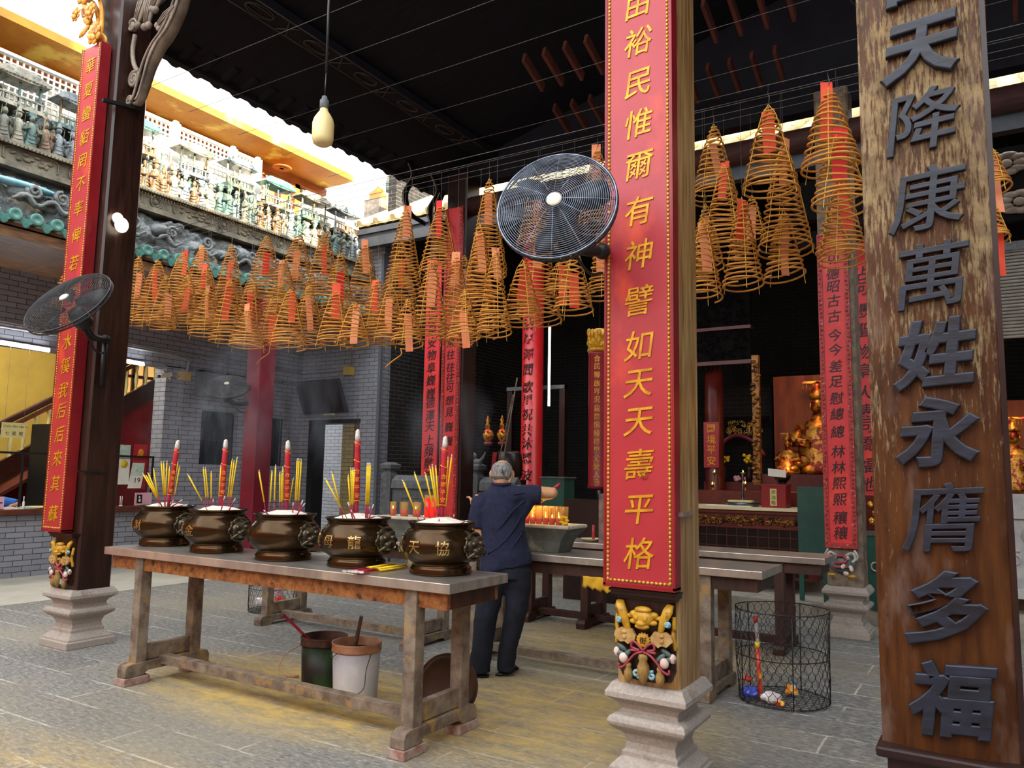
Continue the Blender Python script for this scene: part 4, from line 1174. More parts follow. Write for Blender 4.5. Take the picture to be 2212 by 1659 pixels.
# ------------------------------------------------------------------ fans
def fan(label, c, n, R, guard, mount, blades='black', pole=True):
    """wall fan: guard cage, blades, motor and arm; n is the direction it blows"""
    c, n = Vector(c), Vector(n).normalized()
    u, v, _ = frame(n)
    v = n.cross(u)
    t = thing('wall_fan', label, 'fan', c, 'wall fans')
    g = MB()
    dome = lambda q: .055*(1-q*q)+.01
    for k in range(1, 31):
        q = k/30
        g.tube([c+(u*math.cos(a)+v*math.sin(a))*R*q+n*dome(q) for a in (2*PI*j/48 for j in range(48))], .0021 if k < 30 else .0065, 5, closed=True)
    for k in range(12):
        a = 2*PI*k/12
        g.tube([c+(u*math.cos(a)+v*math.sin(a))*R*q+n*dome(q) for q in (.12, .3, .5, .7, .85, 1.0)], .0022, 5)
    g.build('front_guard', guard, t)
    g = MB()
    dome2 = lambda q: -.02-.075*(1-q**3)
    for k in range(4, 24):
        q = k/23
        g.tube([c+(u*math.cos(a)+v*math.sin(a))*R*q+n*dome2(q) for a in (2*PI*j/48 for j in range(48))], .0015 if k < 23 else .006, 5, closed=True)
    for k in range(40):
        a = 2*PI*k/40
        g.tube([c+(u*math.cos(a)+v*math.sin(a))*R*q+n*dome2(q) for q in (.2, .5, .8, 1.0)], .0014, 4)
    for k in range(60):
        a = 2*PI*k/60
        g.tube([c+(u*math.cos(a)+v*math.sin(a))*R+n*dome2(1), c+(u*math.cos(a+.02)+v*math.sin(a+.02))*R+n*dome(1)], .0015, 4)
    g.build('rear_guard', 'black', t)
    MB().lathe([(.001, .016), (.034, .014), (.04, .006), (.04, 0)], 28, c+n*.055, ax=(u, v, n)).build('badge', 'cream', t)
    for k in range(3):
        b = MB()
        a0 = 2*PI*k/3+.3
        P, Q = [], []
        for j in range(9):
            q = j/8
            rr = R*(.15+.75*q)
            wd = .16+.30*math.sin(PI*min(1, q*.9+.1))
            for s_, L in ((-1, P), (1, Q)):
                a = a0+s_*wd*(.8)
                L.append(c+(u*math.cos(a)+v*math.sin(a))*rr+n*(-.012+s_*.022))
        vs = P+Q
        b.add(vs+[w_-n*.004 for w_ in vs], [(j, j+1, 10+j, 9+j) for j in range(8)]+[(18+9+j, 18+10+j, 18+j+1, 18+j) for j in range(8)]
              +[(0, 9, 27, 18), (8, 26, 35, 17)]+[(j+1, j, 18+j, 19+j) for j in range(8)]+[(9+j, 10+j, 28+j, 27+j) for j in range(8)], True)
        b.build('blade', blades, t)
    m = MB().lathe([(.001, .0), (.06, -.005), (.075, -.04), (.075, -.14), (.055, -.18), (.001, -.185)], 28, c-n*.075, ax=(u, v, n))
    m.build('motor', 'black', t)
    mo = Vector(mount)
    q = c-n*.2
    a_ = MB().tube(bez([q, q+(mo-q)*.4+Vector((0, 0, -.06)), mo], 10), .03, 10).ell(mo, .045, 12, 8)
    if pole:
        a_.tube([mo, mo-Vector((0, 0, .42))], [.026, .022], 10)
    a_.tube(bez([q-Z*.05, q+(mo-q)*.6-Z*.16, mo-Z*.12], 10), .008, 6)
    a_.build('arm', 'black', t)
    return t
cam_p = Vector((0, 0, EYE))
fc = Vector((-1.80, 3.31, 2.885))
tc_ = (cam_p-fc).normalized()
fan('large chromed wall fan in front of the red middle board', fc, tc_*.80-rgt*.20+upv*.5, .305, 'chrome', (-1.74, 3.72, 2.75), pole=False)
fc = Vector((-6.30, 3.36, 2.86))
tc_ = (cam_p-fc).normalized()
fan('black wall fan on an arm at the left pillar', fc, tc_*.62-rgt*.5+upv*.6, .36, 'black', (-6.70, 3.92, 2.68))
fc = Vector((-9.85, 7.71, 2.79))
tc_ = (cam_p-fc).normalized()
fan('small grey wall fan on the dark red post in the gallery', fc, tc_*.5-rgt*.08+upv*.85, .33, 'wire', (-9.62, 7.98, 2.55))

# ------------------------------------------------------------------ bulb and fluorescent tubes
t = thing('pendant_bulb', 'large cream bulb hanging on a rod below the dark roof', 'lamp', (-3.21, 3.07, 3.5))
M['bulb'] = mat('cream_bulb_glass', '#d6bd7c', '#dfcb92', 3, 0.25)
MB().lathe([(.001, -.008), (.036, -.006), (.054, .006), (.061, .03), (.062, .06), (.062, .125), (.055, .152), (.04, .178), (.027, .197), (.021, .215), (.021, .22)], 32, (-3.21, 3.07, 3.42)).build('bulb', 'bulb', t)
MB().lathe([(.021, .215), (.026, .22), (.026, .265), (.018, .27), (.014, .29)], 20, (-3.21, 3.07, 3.42)).build('socket', 'stonedark', t)
MB().tube([(-3.21, 3.07, 3.7), (-3.205, 3.07, 3.86)], .004, 6).tube([(-3.205, 3.07, 3.86), (-3.21, 3.07, 4.3), (-3.215, 3.07, 4.75)], .0085, 8).tube([(-3.215, 3.07, 4.75), (-3.22, 3.07, 6.75)], .006, 6).build('rod', 'black', t)
M['tube'] = glow('lit_fluorescent_tube', '#f2f6ff', 11.0)
def tube_lamp(label, p0, p1, r=.02, back=(-.05, 0, .03)):
    t = thing('fluorescent_lamp', label, 'lamp', p0, 'fluorescent tubes')
    p0, p1, bk_ = Vector(p0), Vector(p1), Vector(back)
    MB().tube([p0, p1], r, 10).build('tube', 'tube', t)
    MB().beam(p0+bk_-(p1-p0)*.02, p1+bk_+(p1-p0)*.02, .06, .03).beam(p0+bk_*.5-(p1-p0)*.02, p0+bk_*.5+(p1-p0)*.01, .04, .06).beam(p1+bk_*.5-(p1-p0)*.01, p1+bk_*.5+(p1-p0)*.02, .04, .06).build('batten', 'white', t)
tube_lamp('lit fluorescent tube over the counter at the far left edge', (-11.54, 4.75, 3.23), (-11.54, 5.93, 3.2))
tube_lamp('lit fluorescent tube right of the left pillar, over the stairs', (-11.54, 7.12, 3.2), (-11.54, 7.42, 3.19))
# ------------------------------------------------------------------ glazed roof frieze over the left gallery
random.seed(8)
fz = thing('ceramic_frieze', 'grey glazed frieze of figures and pavilions along the left gallery roof', 'frieze', (-9.9, 5, 4.2))
M['river'] = mat('grey_rock_relief_with_blue_river', '#3a3e3f', '#6b706f', 4, 0.3, c3='#8a7d5c', s3=2.6, lo3=.56, hi3=.66, bump=0.9, bscale=7, bdist=.08)
M['ledge'] = mat('stained_buff_cornice', '#4c4638', '#7c745f', 5, 0.6, c3='#2c2720', s3=3, bump=.3)
M['timber'] = mat('brown_eave_timber', '#4a3020', '#77522f', 4, 0.6, stretch=(6, 1, 6))
MB().box(-9.72, 2.3, 4.16, -9.5, 10.75, 4.3).box(-11.6, 2.3, 4.28, -9.5, 10.8, 4.34).build('timber_beam', 'timber', fz)
mb = MB()
ny, nz = 420, 26
for i in range(ny+1):
    y_ = 2.3+8.4*i/ny
    for j in range(nz+1):
        q = j/nz
        x_, z_ = -9.56-.34*q, 4.42+.64*q
        d = .16*abs(noise.noise(Vector((y_*2.2, q*2.2, 3))))+.13*abs(noise.noise(Vector((y_*5.5, q*5, 8))))+.05*noise.noise(Vector((y_*13, q*11, 1)))
        d *= min(1, 4*q+.2)*min(1, 4*(1-q)+.1)
        mb.v.append((x_+d*.9, y_, z_+d*.45))
n1 = nz+1
for i in range(ny):
    for j in range(nz):
        mb.f.append((i*n1+j, (i+1)*n1+j, (i+1)*n1+j+1, i*n1+j+1)); mb.sm.append(True)
mb.build('rock_relief', 'river', fz)
# relief curls, beasts and a blue stretch of river modelled on the rock slope
for k in range(14):
    y_ = 3.9+k*.48+random.uniform(-.1, .1)
    b = MB().ell((-9.62+random.uniform(-.06, 0), y_, 4.72+random.uniform(-.08, .1)), (.1, random.uniform(.1, .2), random.uniform(.08, .16)), 12, 8)
    b.tube(spiral((-9.52, y_+.1, 4.78), .09, .015, random.uniform(0, 6), 1.6, 22, u=Y, v=Z), .025, 7)
    b.tube(bez([(-9.5, y_-.15, 4.62), (-9.5, y_, 4.7), (-9.5, y_+.12, 4.6), (-9.5, y_+.26, 4.68)], 14), [.02]*2+[.035]*8+[.02]*5, 7)
    b.v = [tuple(Vector(p)+Vector((1, 0, 0))*.02*noise.noise(Vector(p)*14)) for p in b.v]
    b.build('cloud_scroll', 'ceramic', fz)
M['rivblue'] = mat('pale_blue_glaze', '#5b93a6', '#8fc0cc', 6, 0.25, bump=.3)
MB().ell((-9.62, 4.5, 4.84), (.09, .42, .05), 16, 8).build('river', 'rivblue', fz)
te = None
for k in range(34):
    y_ = 2.7+k*.236
    if te is None:
        mb = MB().lathe([(.001, .02), (.03, .02), (.035, .025), (.06, .02), (.072, .02), (.074, .0), (.074, -.12)], 22, (-9.44, y_, 4.42), ax=(Y, Z, X))
        mb.prism([(.05, -.02), (.19, -.02), (.2, -.06), (.165, -.085), (.15, -.12), (.12, -.135), (.09, -.12), (.075, -.085), (.04, -.06)], (-9.45, y_, 4.42), Y, Z, .02)
        te = mb.build('tile_end', 'jade', fz)
    else:
        c = te.copy(); COL.objects.link(c); c.location.y += .236*k
MB().box(-9.98, 2.3, 5.05, -9.7, 10.75, 5.12).box(-9.98, 2.3, 5.35, -9.72, 10.75, 5.385).box(-9.98, 2.3, 5.12, -9.8, 10.75, 5.36).build('cornice', 'ledge', fz)
mb = MB()
for k in range(185):
    mb.box(-9.73, 2.35+k*.045, 5.325, -9.70, 2.35+k*.045+.03, 5.352)
mb.build('dentil_row', 'ledge', fz)
for k in range(7):
    y0 = 3.15+k*1.13
    b = MB()
    P = [(y0+.1, 5.14), (y0+.62, 5.14), (y0+.68, 5.18), (y0+.68, 5.29), (y0+.62, 5.33), (y0+.1, 5.33), (y0+.04, 5.29), (y0+.04, 5.18)]
    b.tube([(-9.79, p, q) for p, q in P], .012, 6, closed=True)
    for j in range(16):
        b.ell((-9.795, y0+random.uniform(.1, .62), random.uniform(5.18, 5.29)), (.02, random.uniform(.02, .05), random.uniform(.015, .03)), 8, 5)
    b.build('carved_cartouche', 'ledge', fz)
    b = MB().tube(arc((-9.79, y0+.9, 5.235), .085, 0, 2*PI, 24, Y, Z)[:-1], .012, 6, closed=True).tube(arc((-9.79, y0+.9, 5.235), .06, 0, 2*PI, 20, Y, Z)[:-1], .008, 6, closed=True)
    b.ell((-9.79, y0+.89, 5.24), (.02, .04, .04))
    b.build('carved_medallion', 'ledge', fz)
G = []
for k, (a, b, c) in enumerate((('#45463e', '#72705f', '#36483f'), ('#736d5c', '#a39d8a', '#4c5844'), ('#304541', '#56716a', '#7b6a40'), ('#523d2a', '#7c6040', '#9c937c'), ('#565d61', '#8b9290', '#2c363e'))):
    M['glaze%d' % k] = mat('figure_glaze_%s' % 'abcde'[k], a, b, 9, 0.28, c3=c, s3=7, lo3=.52, hi3=.6, bump=.2)
def figurine(kind, seed):
    rn = random.Random(seed)
    mb = MB().lathe([(.075, 0), (.08, .02), (.062, .12), (.055, .2), (.06, .26), (.05, .3), (.022, .325), (.02, .34)], 14, sx=.85)
    mb.ell((.005, 0, .375), (.036, .034, .044), 10, 8).ell((.04, 0, .37), (.008, .008, .01), 6, 4)
    if kind % 3 == 0:
        mb.lathe([(.05, .4), (.05, .41), (.03, .42), (.02, .47), (.001, .48)], 10)
    elif kind % 3 == 1:
        mb.box(-.03, -.045, .4, .02, .045, .45).ell((0, .06, .425), (.012, .03, .01), 6, 4).ell((0, -.06, .425), (.012, .03, .01), 6, 4)
    else:
        mb.ell((-.005, 0, .405), (.03, .03, .03), 8, 6).tube([(0, 0, .42), (0, .01, .5)], .006, 5)
    for s in (-1, 1):
        a = rn.uniform(-.3, 1.2)
        el = Vector((.02, s*.1, .2)); ha = el+Vector((.07, -s*.03, .08*a))
        mb.tube([(0, s*.055, .285), tuple(el), tuple(ha)], [.026, .024, .016], 7).ell(ha, .018, 6, 4)
        mb.ell((.0, s*.075, .16), (.02, .03, .08), 8, 5)
    if kind % 2:
        mb.tube([(.08, .09, .02), (.07, .12, .5)], .007, 5).ell((.07, .122, .48), (.01, .02, .04), 6, 4)
    for j in range(3):
        mb.tube(bez([(.05, -.05, .06+j*.05), (.075, 0, .05+j*.05), (.05, .05, .07+j*.05)], 6), .006, 5)
    return mb
protos = []
for k in range(10):
    mb = figurine(k, k)
    o = mb.build('figurine', 'glaze%d' % (k % 5), fz)
    protos.append(o)
# place the prototypes and their copies in two tiers
spots = []
y_ = 3.5
while y_ < 10.5:
    spots.append((-9.83+random.uniform(-.05, .02), y_, 5.385, random.uniform(.85, 1.12)))
    y_ += random.uniform(.12, .2)
y_ = 3.6
while y_ < 10.4:
    spots.append((-9.98, y_, 5.50, random.uniform(.85, 1.05)))
    y_ += random.uniform(.22, .36)
y_ = 3.7
while y_ < 9.5:
    spots.append((-9.95, y_, 5.93, random.uniform(.45, .6)))
    y_ += random.uniform(.35, .6)
spots = spots[:98]
for k, (x_, yy, z_, sc) in enumerate(spots):
    if k < 10:
        o = protos[k]
    else:
        o = random.choice(protos).copy(); COL.objects.link(o)
    o.location = Vector((x_, yy, z_))-OFF[fz.name]
    o.rotation_euler = (0, 0, random.uniform(-.5, .5))
    o.scale = (sc, sc, sc)
for o in protos:   # meshes were drawn about the origin: undo the parent shift baked in by build()
    for v in o.data.vertices:
        v.co += OFF[fz.name]
MB().box(-10.15, 2, 5.38, -9.95, 10.6, 5.5).box(-10.2, 2, 5.38, -10.1, 10.6, 5.95).build('backing_step', 'ceramic', fz)
for k in range(9):
    y0 = 3.35+k*.82+random.uniform(-.08, .08)
    w = random.uniform(.5, .62)
    zb_ = 5.88+random.uniform(-.05, .05)
    b = MB().box(-10.1, y0, zb_, -9.86, y0+w, zb_+.05)
    for j in range(9):
        b.box(-9.885, y0+j*w/8.5, zb_+.05, -9.87, y0+j*w/8.5+.02, zb_+.13)
    b.box(-9.89, y0, zb_+.13, -9.865, y0+w, zb_+.15)
    b.build('balcony', 'glaze%d' % (k % 5), fz)
    for s in (0, .5, 1):
        MB().tube([(-9.92, y0+.03+s*(w-.06), zb_+.05), (-9.92, y0+.03+s*(w-.06), zb_+.36)], .016, 7).build('column', 'glaze%d' % ((k+1) % 5), fz)
    b = MB()
    pr = [(-.06, .0), (w*.25, -.03), (w*.5, -.035), (w*.75, -.03), (w+.06, 0), (w+.02, .05), (w*.8, .1), (w*.5, .11), (w*.2, .1), (-.02, .05)]
    b.prism([(p, q) for p, q in pr], (-10.1, y0, zb_+.38), Y, Z, .26)
    for j in range(12):
        b.tube([(-9.83, y0+(j+.5)*w/12, zb_+.37), (-9.93, y0+(j+.5)*w/12, zb_+.49)], .018, 6)
    b.tube(bez([(-9.96, y0+w*.1, zb_+.48), (-9.96, y0+w*.3, zb_+.52), (-9.96, y0+w*.5, zb_+.5), (-9.96, y0+w*.7, zb_+.52), (-9.96, y0+w*.95, zb_+.49)], 12), .022, 7)
    b.build('pavilion_roof', ('jade', 'glaze1', 'glaze4')[k % 3], fz)
# white lattice screen behind the figures
M['whitewash'] = mat('white_painted_lattice', '#d6d3c8', '#e6e4dc', 6, 0.7)
ls = thing('lattice_screen', 'white square lattice screen standing behind the frieze figures', 'screen', (-10.3, 5, 5.9))
ye = [1.6, 2.9, 4.15, 5.45, 6.85, 7.9, 8.4]
for a, b_ in zip(ye[:-1], ye[1:]):
    mb = MB()
    n_ = max(3, round((b_-a-.1)/.078))
    for j in range(n_+1):
        yy = a+.08+(b_-a-.16)*j/n_
        mb.box(-10.31, yy-.011, 5.9, -10.29, yy+.011, 6.66)
    for j in range(11):
        zz = 5.9+j*.076
        mb.box(-10.312, a+.06, zz-.011, -10.288, b_-.06, zz+.011)
    mb.build('lattice_panel', 'whitewash', ls)
for a in ye:
    MB().box(-10.34, a-.06, 5.85, -10.24, a+.06, 6.72).ell((-10.29, a, 6.74), (.05, .05, .03)).build('post', 'whitewash', ls)
MB().box(-10.33, 1.6, 6.66, -10.25, 8.45, 6.70).tube([(-10.3, 8.4, 6.2), (-10.3, 10.7, 6.24)], .02, 8).build('rail', 'whitewash', ls)
# upper door, soffit rose, distant roofscape
M['yglass'] = mat('amber_door_glass', '#b58f3a', '#cba652', 3, 0.2)
d2 = struct('door_2', MB().box(-11.33, 9.3, 5.9, -11.28, 10.1, 7.0), 'doorwood')
d2_ = MB().box(-11.35, 9.2, 5.9, -11.24, 9.3, 7.08).box(-11.35, 10.1, 5.9, -11.24, 10.22, 7.08).box(-11.35, 9.2, 6.98, -11.24, 10.22, 7.08)
struct('door_frame', d2_, 'orangewood', d2)
for y0 in (9.36, 9.78):
    mb = MB().prism([(y0, 6.2), (y0+.26, 6.2), (y0+.26, 6.75), (y0+.2, 6.8), (y0+.13, 6.83), (y0+.06, 6.8), (y0, 6.75)], (-11.275, 0, 0), Y, Z, .01)
    struct('door_glass', mb, 'yglass', d2)
tag(MB().lathe([(.16, -.03), (.18, -.01), (.12, -.02), (.1, -.05), (.04, -.03), (.001, -.03)], 28, (-10.9, 9.45, 7.09)).build('ceiling_rose', 'orangewood'), 'round carved rose on the amber soffit above the upper door', 'ornament')
t = thing('roof_pier', 'weathered brick pier with orange cap on the far roof at the end of the courtyard', 'chimney', (-11.8, 13, 6), kind='thing')
MB().box(-12.05, 12.9, 4.0, -11.6, 13.3, 7.75).build('shaft', 'scroll', t)
MB().prism([(-12.0, 7.75), (-11.66, 7.75), (-11.66, 7.92), (-11.78, 7.95), (-11.74, 8.05), (-11.9, 7.98), (-12.0, 7.95)], (0, 13.0, 0), X, Z, -.2).build('cap', 'orangewood', t)
t = thing('roof_gable', 'pinkish painted gable fragment beyond the end of the courtyard', 'roof', (-11.2, 13.2, 6.5), kind='thing')
M['pinkpaint'] = mat('faded_pink_roof_paint', '#a8685a', '#c99a6a', 6, 0.8, c3='#6f8f86', s3=4)
MB().prism([(-11.35, 7.4), (-11.05, 7.3), (-11.0, 6.9), (-10.9, 7.5), (-10.95, 8.6), (-11.2, 8.7), (-11.25, 7.9)], (0, 13.4, 0), X, Z, -.2).build('gable', 'pinkpaint', t)
MB().tube(bez([(-11.7, 13.3, 8.0), (-11.62, 13.3, 8.4), (-11.5, 13.3, 8.7), (-11.6, 13.3, 8.9)], 12), [.05, .08, .1, .09, .07, .06, .08, .09, .06, .05, .04, .03, .02][:13], 7).build('ridge_ornament', 'glaze2', t)
t = thing('far_building', 'pale sunlit building beyond the end of the courtyard', 'building', (-14, 16, 0), kind='thing')
MB().box(-20, 15, 0, -12.2, 19, 9.0).build('wall', 'paleplaster', t)
MB().box(-13.9, 14.95, 6.6, -13.3, 15.02, 8.0).build('shutter', 'fascia', t)
MB().box(-13.2, 14.93, 5.8, -13.1, 15.05, 8.3).build('pipe', 'ochre', t)
# ------------------------------------------------------------------ the left gallery: counter, stairs, papers, attendant
t = thing('counter', 'dark wood counter top along the grey tiled front of the left gallery', 'counter', (-11.5, 3, .9))
MB().box(-12.1, 2.25, .9, -11.5, 7.86, .94).build('counter_top', 'cabinetwood', t)
MB().box(-11.53, 2.25, .875, -11.49, 7.86, .945).build('edge_strip', 'doorwood', t, bevel=.008)
t = thing('iron_rail', 'black iron frame standing on the left gallery counter', 'railing', (-11.6, 6, .945))
MB().beam((-11.62, 2.5, 1.73), (-11.62, 7.76, 1.72), .03, .03).build('rail', 'black', t)
for yy in (3.2, 5.75, 7.75):
    MB().beam((-11.62, yy, .945), (-11.62, yy, 1.72), .025, .025).build('upright', 'black', t)
M['paper'] = mat('white_paper', '#d5d2c4', '#e0ddd0', 5, 0.8)
M['yellowpaper'] = mat('pale_yellow_card', '#cfc27e', '#d8cc8c', 5, 0.8)
M['pinkpaper'] = mat('pink_card', '#d09aa8', '#dba8b4', 5, 0.7)
M['greenpaper'] = mat('pale_green_print', '#a9c0b0', '#cfd8c8', 8, 0.7, c3='#5f8f58', s3=12)
t = thing('hanging_sign', 'pale yellow sign reading Chùm đèn cầu an hung left of the left pillar', 'sign', (-11.57, 5.57, 1.92))
MB().box(-11.585, 5.415, 1.93, -11.575, 5.73, 2.14).build('card', 'yellowpaper', t)
g = MB()
xx = 5.435
for w in 'Chùm đèn cầu an'.split(' '):
    for ch in w:
        vs_, fs_, gw, gh = glyph(ch, .001/.042, 0, 0)
        s_ = .042
        low = ch in 'abcdeghijklmnopqrstuvxyùèầ'
        g.glyph(ch, (-11.5745, xx+gw*s_/2, 2.085+(.003 if ch in 'ùèầCđh' else 0)), Y, Z, s_, .0005, .004)
        xx += gw*s_+.005
    xx += .014
for ch, yy in zip('七星燈', (5.49, 5.58, 5.67)):
    g.glyph(ch, (-11.5745, yy, 1.99), Y, Z, .06, .0005, .004)
g.build('lettering', 'ink', t)
MB().tube([(-11.58, 5.45, 2.14), (-11.6, 5.45, 3.2)], .002, 4).tube([(-11.58, 5.7, 2.14), (-11.6, 5.7, 3.2)], .002, 4).build('string', 'wire', t)
def wallcard(name, label, cat, y0, y1, z0, z1, m, x=-11.58, extra=None, tilt=0):
    t = thing(name, label, cat, (x, (y0+y1)/2, z0))
    MB().prism([(y0+tilt, z0), (y1+tilt, z0), (y1, z1), (y0, z1)], (x, 0, 0), Y, Z, .008).build('sheet', m, t)
    return t
wallcard('calendar', 'pale green wall calendar hanging behind the iron frame', 'calendar', 7.18, 7.37, 1.62, 1.9, 'greenpaper', -11.66)
c_ = wallcard('poster', 'white printed sheet with yellow roundel under the pale green calendar', 'poster', 7.17, 7.37, 1.28, 1.68, 'paper', -11.65)
MB().lathe([(.06, 0), (.06, .003), (.001, .004)], 20, (-11.64, 7.27, 1.6), ax=(Y, Z, X)).build('roundel', 'yellowjoss', c_)
c_ = wallcard('calendar', 'red wall calendar with gold picture beside the brick pier', 'calendar', 7.43, 7.66, 1.2, 1.92, 'redpanel', -11.66)
MB().ell((-11.648, 7.55, 1.78), (.004, .05, .07), 12, 8).ell((-11.648, 7.52, 1.74), (.004, .03, .03), 10, 6).build('picture', 'orange', c_)
c_ = wallcard('date_block', 'tear-off calendar block showing 19 below the red calendar', 'calendar', 7.38, 7.6, 1.22, 1.42, 'paper', -11.63, tilt=-.03)
MB().prism([(7.38, 1.42), (7.6, 1.42), (7.61, 1.62), (7.41, 1.62)], (-11.63, 0, 0), Y, Z, .008).build('picture_flap', 'greenpaper', c_)
MB().glyph('1', (-11.621, 7.465, 1.345), Y, Z, .11, .0006, .008).glyph('9', (-11.621, 7.525, 1.345), Y, Z, .11, .0006, .008).build('lettering', 'ink', c_)
c_ = thing('price_card', 'pink card standing on the counter beside the brick pier', 'sign', (-11.6, 7.58, .945))
MB().prism([(7.45, .95), (7.74, .95), (7.74, 1.15), (7.45, 1.15)], (-11.58, 0, 0), Y, Z, .012).build('card', 'pinkpaper', c_)
MB().box(-11.567, 7.48, .985, -11.565, 7.57, 1.12).build('photo', 'ink', c_)
MB().ell((-11.564, 7.525, 1.08), (.002, .015, .02), 8, 6).ell((-11.564, 7.53, 1.03), (.002, .022, .025), 8, 6).build('picture', 'paper', c_)
c_ = thing('price_card', 'white card standing at the far left end of the counter', 'sign', (-11.6, 5.4, .945))
MB().prism([(5.3, .95), (5.52, .95), (5.52, 1.12), (5.3, 1.12)], (-11.56, 0, 0), Y, Z, .012).build('card', 'pinkpaper', c_)
MB().box(-11.547, 5.36, 1.03, -11.545, 5.5, 1.045).build('lettering', 'ink', c_)
c_ = thing('pen_stand', 'little white stand with two pens on the counter right of the left pillar', 'pen holder', (-11.6, 7.24, .945))
MB().lathe([(.03, 0), (.03, .012), (.012, .02)], 16, (-11.6, 7.24, .945)).build('stand', 'white', c_)
for q in (-.012, .014):
    MB().tube([(-11.6, 7.24+q, .95), (-11.6, 7.24+q*1.2, 1.1)], .006, 6).build('pen', 'white', c_)
for k, (yy, m_, lb) in enumerate(((5.65, 'paper', 'white paper sheets left of the left pillar on the counter'), (5.9, 'greenpaper', 'green booklet on the counter beside the white paper sheets'), (6.05, 'yellowpaper', 'cream crumpled sheet at the right end of the counter papers'))):
    mb = MB().obox((-11.62, yy, .952+.004*k), (Vector((1, .15*k, 0)), Vector((-.15*k, 1, 0)), Z), (.1, .12, .005)).obox((-11.66, yy-.05, .964+.004*k), (Vector((1, -.3, 0)), Vector((.3, 1, 0)), Z), (.09, .1, .004))
    tag(mb.build('papers' if k != 1 else 'booklet', m_), lb, 'paper', 'papers on the counter')
c_ = thing('plug_box', 'small bottle with pale straw on the counter papers', 'bottle', (-11.56, 5.8, .95))
MB().lathe([(.015, 0), (.015, .08), (.006, .1), (.006, .16)], 12, (-11.56, 5.78, .96)).build('bottle_body', 'white', c_)
c_.name = 'small_bottle'
t = thing('added_ceiling_lamp', 'unseen lamp added on the gallery ceiling to light the ochre stair wall', 'lamp', (-13.3, 6.4, 3.85), 'fluorescent tubes')  # unseen tube, added to brighten the ochre wall
MB().tube([(-13.3, 5.8, 3.84), (-13.3, 7.0, 3.84)], .02, 8).build('tube', 'tube', t)
MB().beam((-13.3, 5.75, 3.88), (-13.3, 7.05, 3.88), .06, .03).build('batten', 'white', t)
gl_ = bpy.data.lights.new('added_gallery_fill', 'POINT'); gl_.energy = 28; gl_.color = (1, .93, .8); gl_.shadow_soft_size = .3  # added fill light that goes with the unseen tube
go_ = bpy.data.objects.new('added_gallery_fill', gl_); go_.location = (-13.3, 6.4, 3.7); COL.objects.link(go_)
# staircase behind the counter
sc = thing('staircase', 'wooden staircase rising against the ochre wall behind the counter', 'stairs', (-13.5, 7, 0))
st_ = lambda y, dz=0.0: Vector((-13.5, y, 1.45+(y-6.35)*.62+dz))
MB().beam(st_(3.6), st_(9.6), .1, .3).build('stringer', 'cabinetwood', sc)
MB().beam(st_(3.6, .78), st_(9.6, .78), .09, .1).build('handrail', 'cabinetwood', sc, bevel=.02)
MB().beam(st_(3.6, .66), st_(9.6, .66), .07, .06).build('upper_rail', 'doorwood', sc)
yy = 3.8
while yy < 9.4:
    MB().lathe([(.03, 0), (.035, .05), (.02, .08), (.035, .2), (.03, .32), (.018, .4), (.035, .44), (.03, .52)], 10, tuple(st_(yy, .13))).build('baluster', 'yellowpaper' if 5.9 < yy < 9.4 else 'doorwood', sc)  # pale stretch: light from behind put into the balusters' colour
    yy += .19
MB().prism([(6.3, .0), (9.6, 0), (9.6, 3.3), (6.3, 1.25)], (-13.6, 0, 0), Y, Z, -.15).build('side_panel', 'redside', sc)
MB().beam(st_(3.6, -.25), st_(7.0, -.25), .9, .05).build('soffit_board', 'doorwood', sc)
tag(MB().box(-12.95, 6.5, 0, -12.4, 7.55, 2.2).build('cabinet', 'black'), 'tall black cabinet behind the counter, left of the left pillar', 'cabinet')
mb = MB()
M['warmpane'] = glow('lit_amber_window', '#d9a860', .22)
struct('window_3', MB().box(-14.98, 8.6, 2.6, -14.95, 9.9, 3.8), 'warmpane')
for j in range(6):
    mb.box(-14.95, 8.6+j*.26-.03, 2.6, -14.9, 8.6+j*.26+.03, 3.8)
for j in range(4):
    mb.box(-14.95, 8.6, 2.6+j*.4-.03, -14.9, 9.9, 2.6+j*.4+.03)
struct('window_frame', mb, 'cabinetwood')
# pipes, box, camera and dark cabinet on the wall; dark red post with the fan
t = thing('conduit', 'grey conduit pipe running along the left gallery wall', 'pipe', (-11.58, 6, 3.5))
M['pipe'] = mat('dull_grey_pipe', '#7d7b72', '#94928a', 5, 0.5)
MB().tube([(-11.57, 2.3, 3.55), (-11.57, 7.2, 3.5), (-11.57, 10.8, 3.45)], .016, 7).tube([(-11.57, 10.82, 3.45), (-10.3, 10.81, 3.46)], .016, 7).build('pipe', 'pipe', t)
MB().tube(bez([(-11.57, 3, 3.46), (-11.57, 7.2, 3.44), (-11.57, 8.15, 3.39), (-11.57, 8.25, 3.3), (-11.55, 8.18, 3.12), (-11.53, 8.05, 3.08), (-11.5, 7.8, 3.1), (-11.5, 7.75, 3.14)], 24), .02, 8).build('bent_pipe', 'pipe', t)
MB().tube([(-11.57, 9.0, 3.47), (-11.57, 9.0, 3.1)], .01, 6).tube([(-10.28, 10.8, 3.46), (-10.28, 10.8, 4.2)], .014, 6).build('drop_pipe', 'pipe', t)
tag(MB().box(-11.6, 8.07, 3.02, -11.5, 8.27, 3.16).build('junction_box', 'ochre'), 'small buff junction box above the brick pier', 'box')
tag(MB().box(-10.36, 10.7, 3.35, -10.2, 10.83, 3.5).build('junction_box', 'ochre'), 'small buff junction box on the end wall below the coils', 'box')
t = thing('security_camera', 'white security camera at the top corner of the brick pier', 'camera', (-11.5, 7.8, 3.05))
d = Vector((.25, -.95, -.25)).normalized()
a_, b_, _ = frame(d)
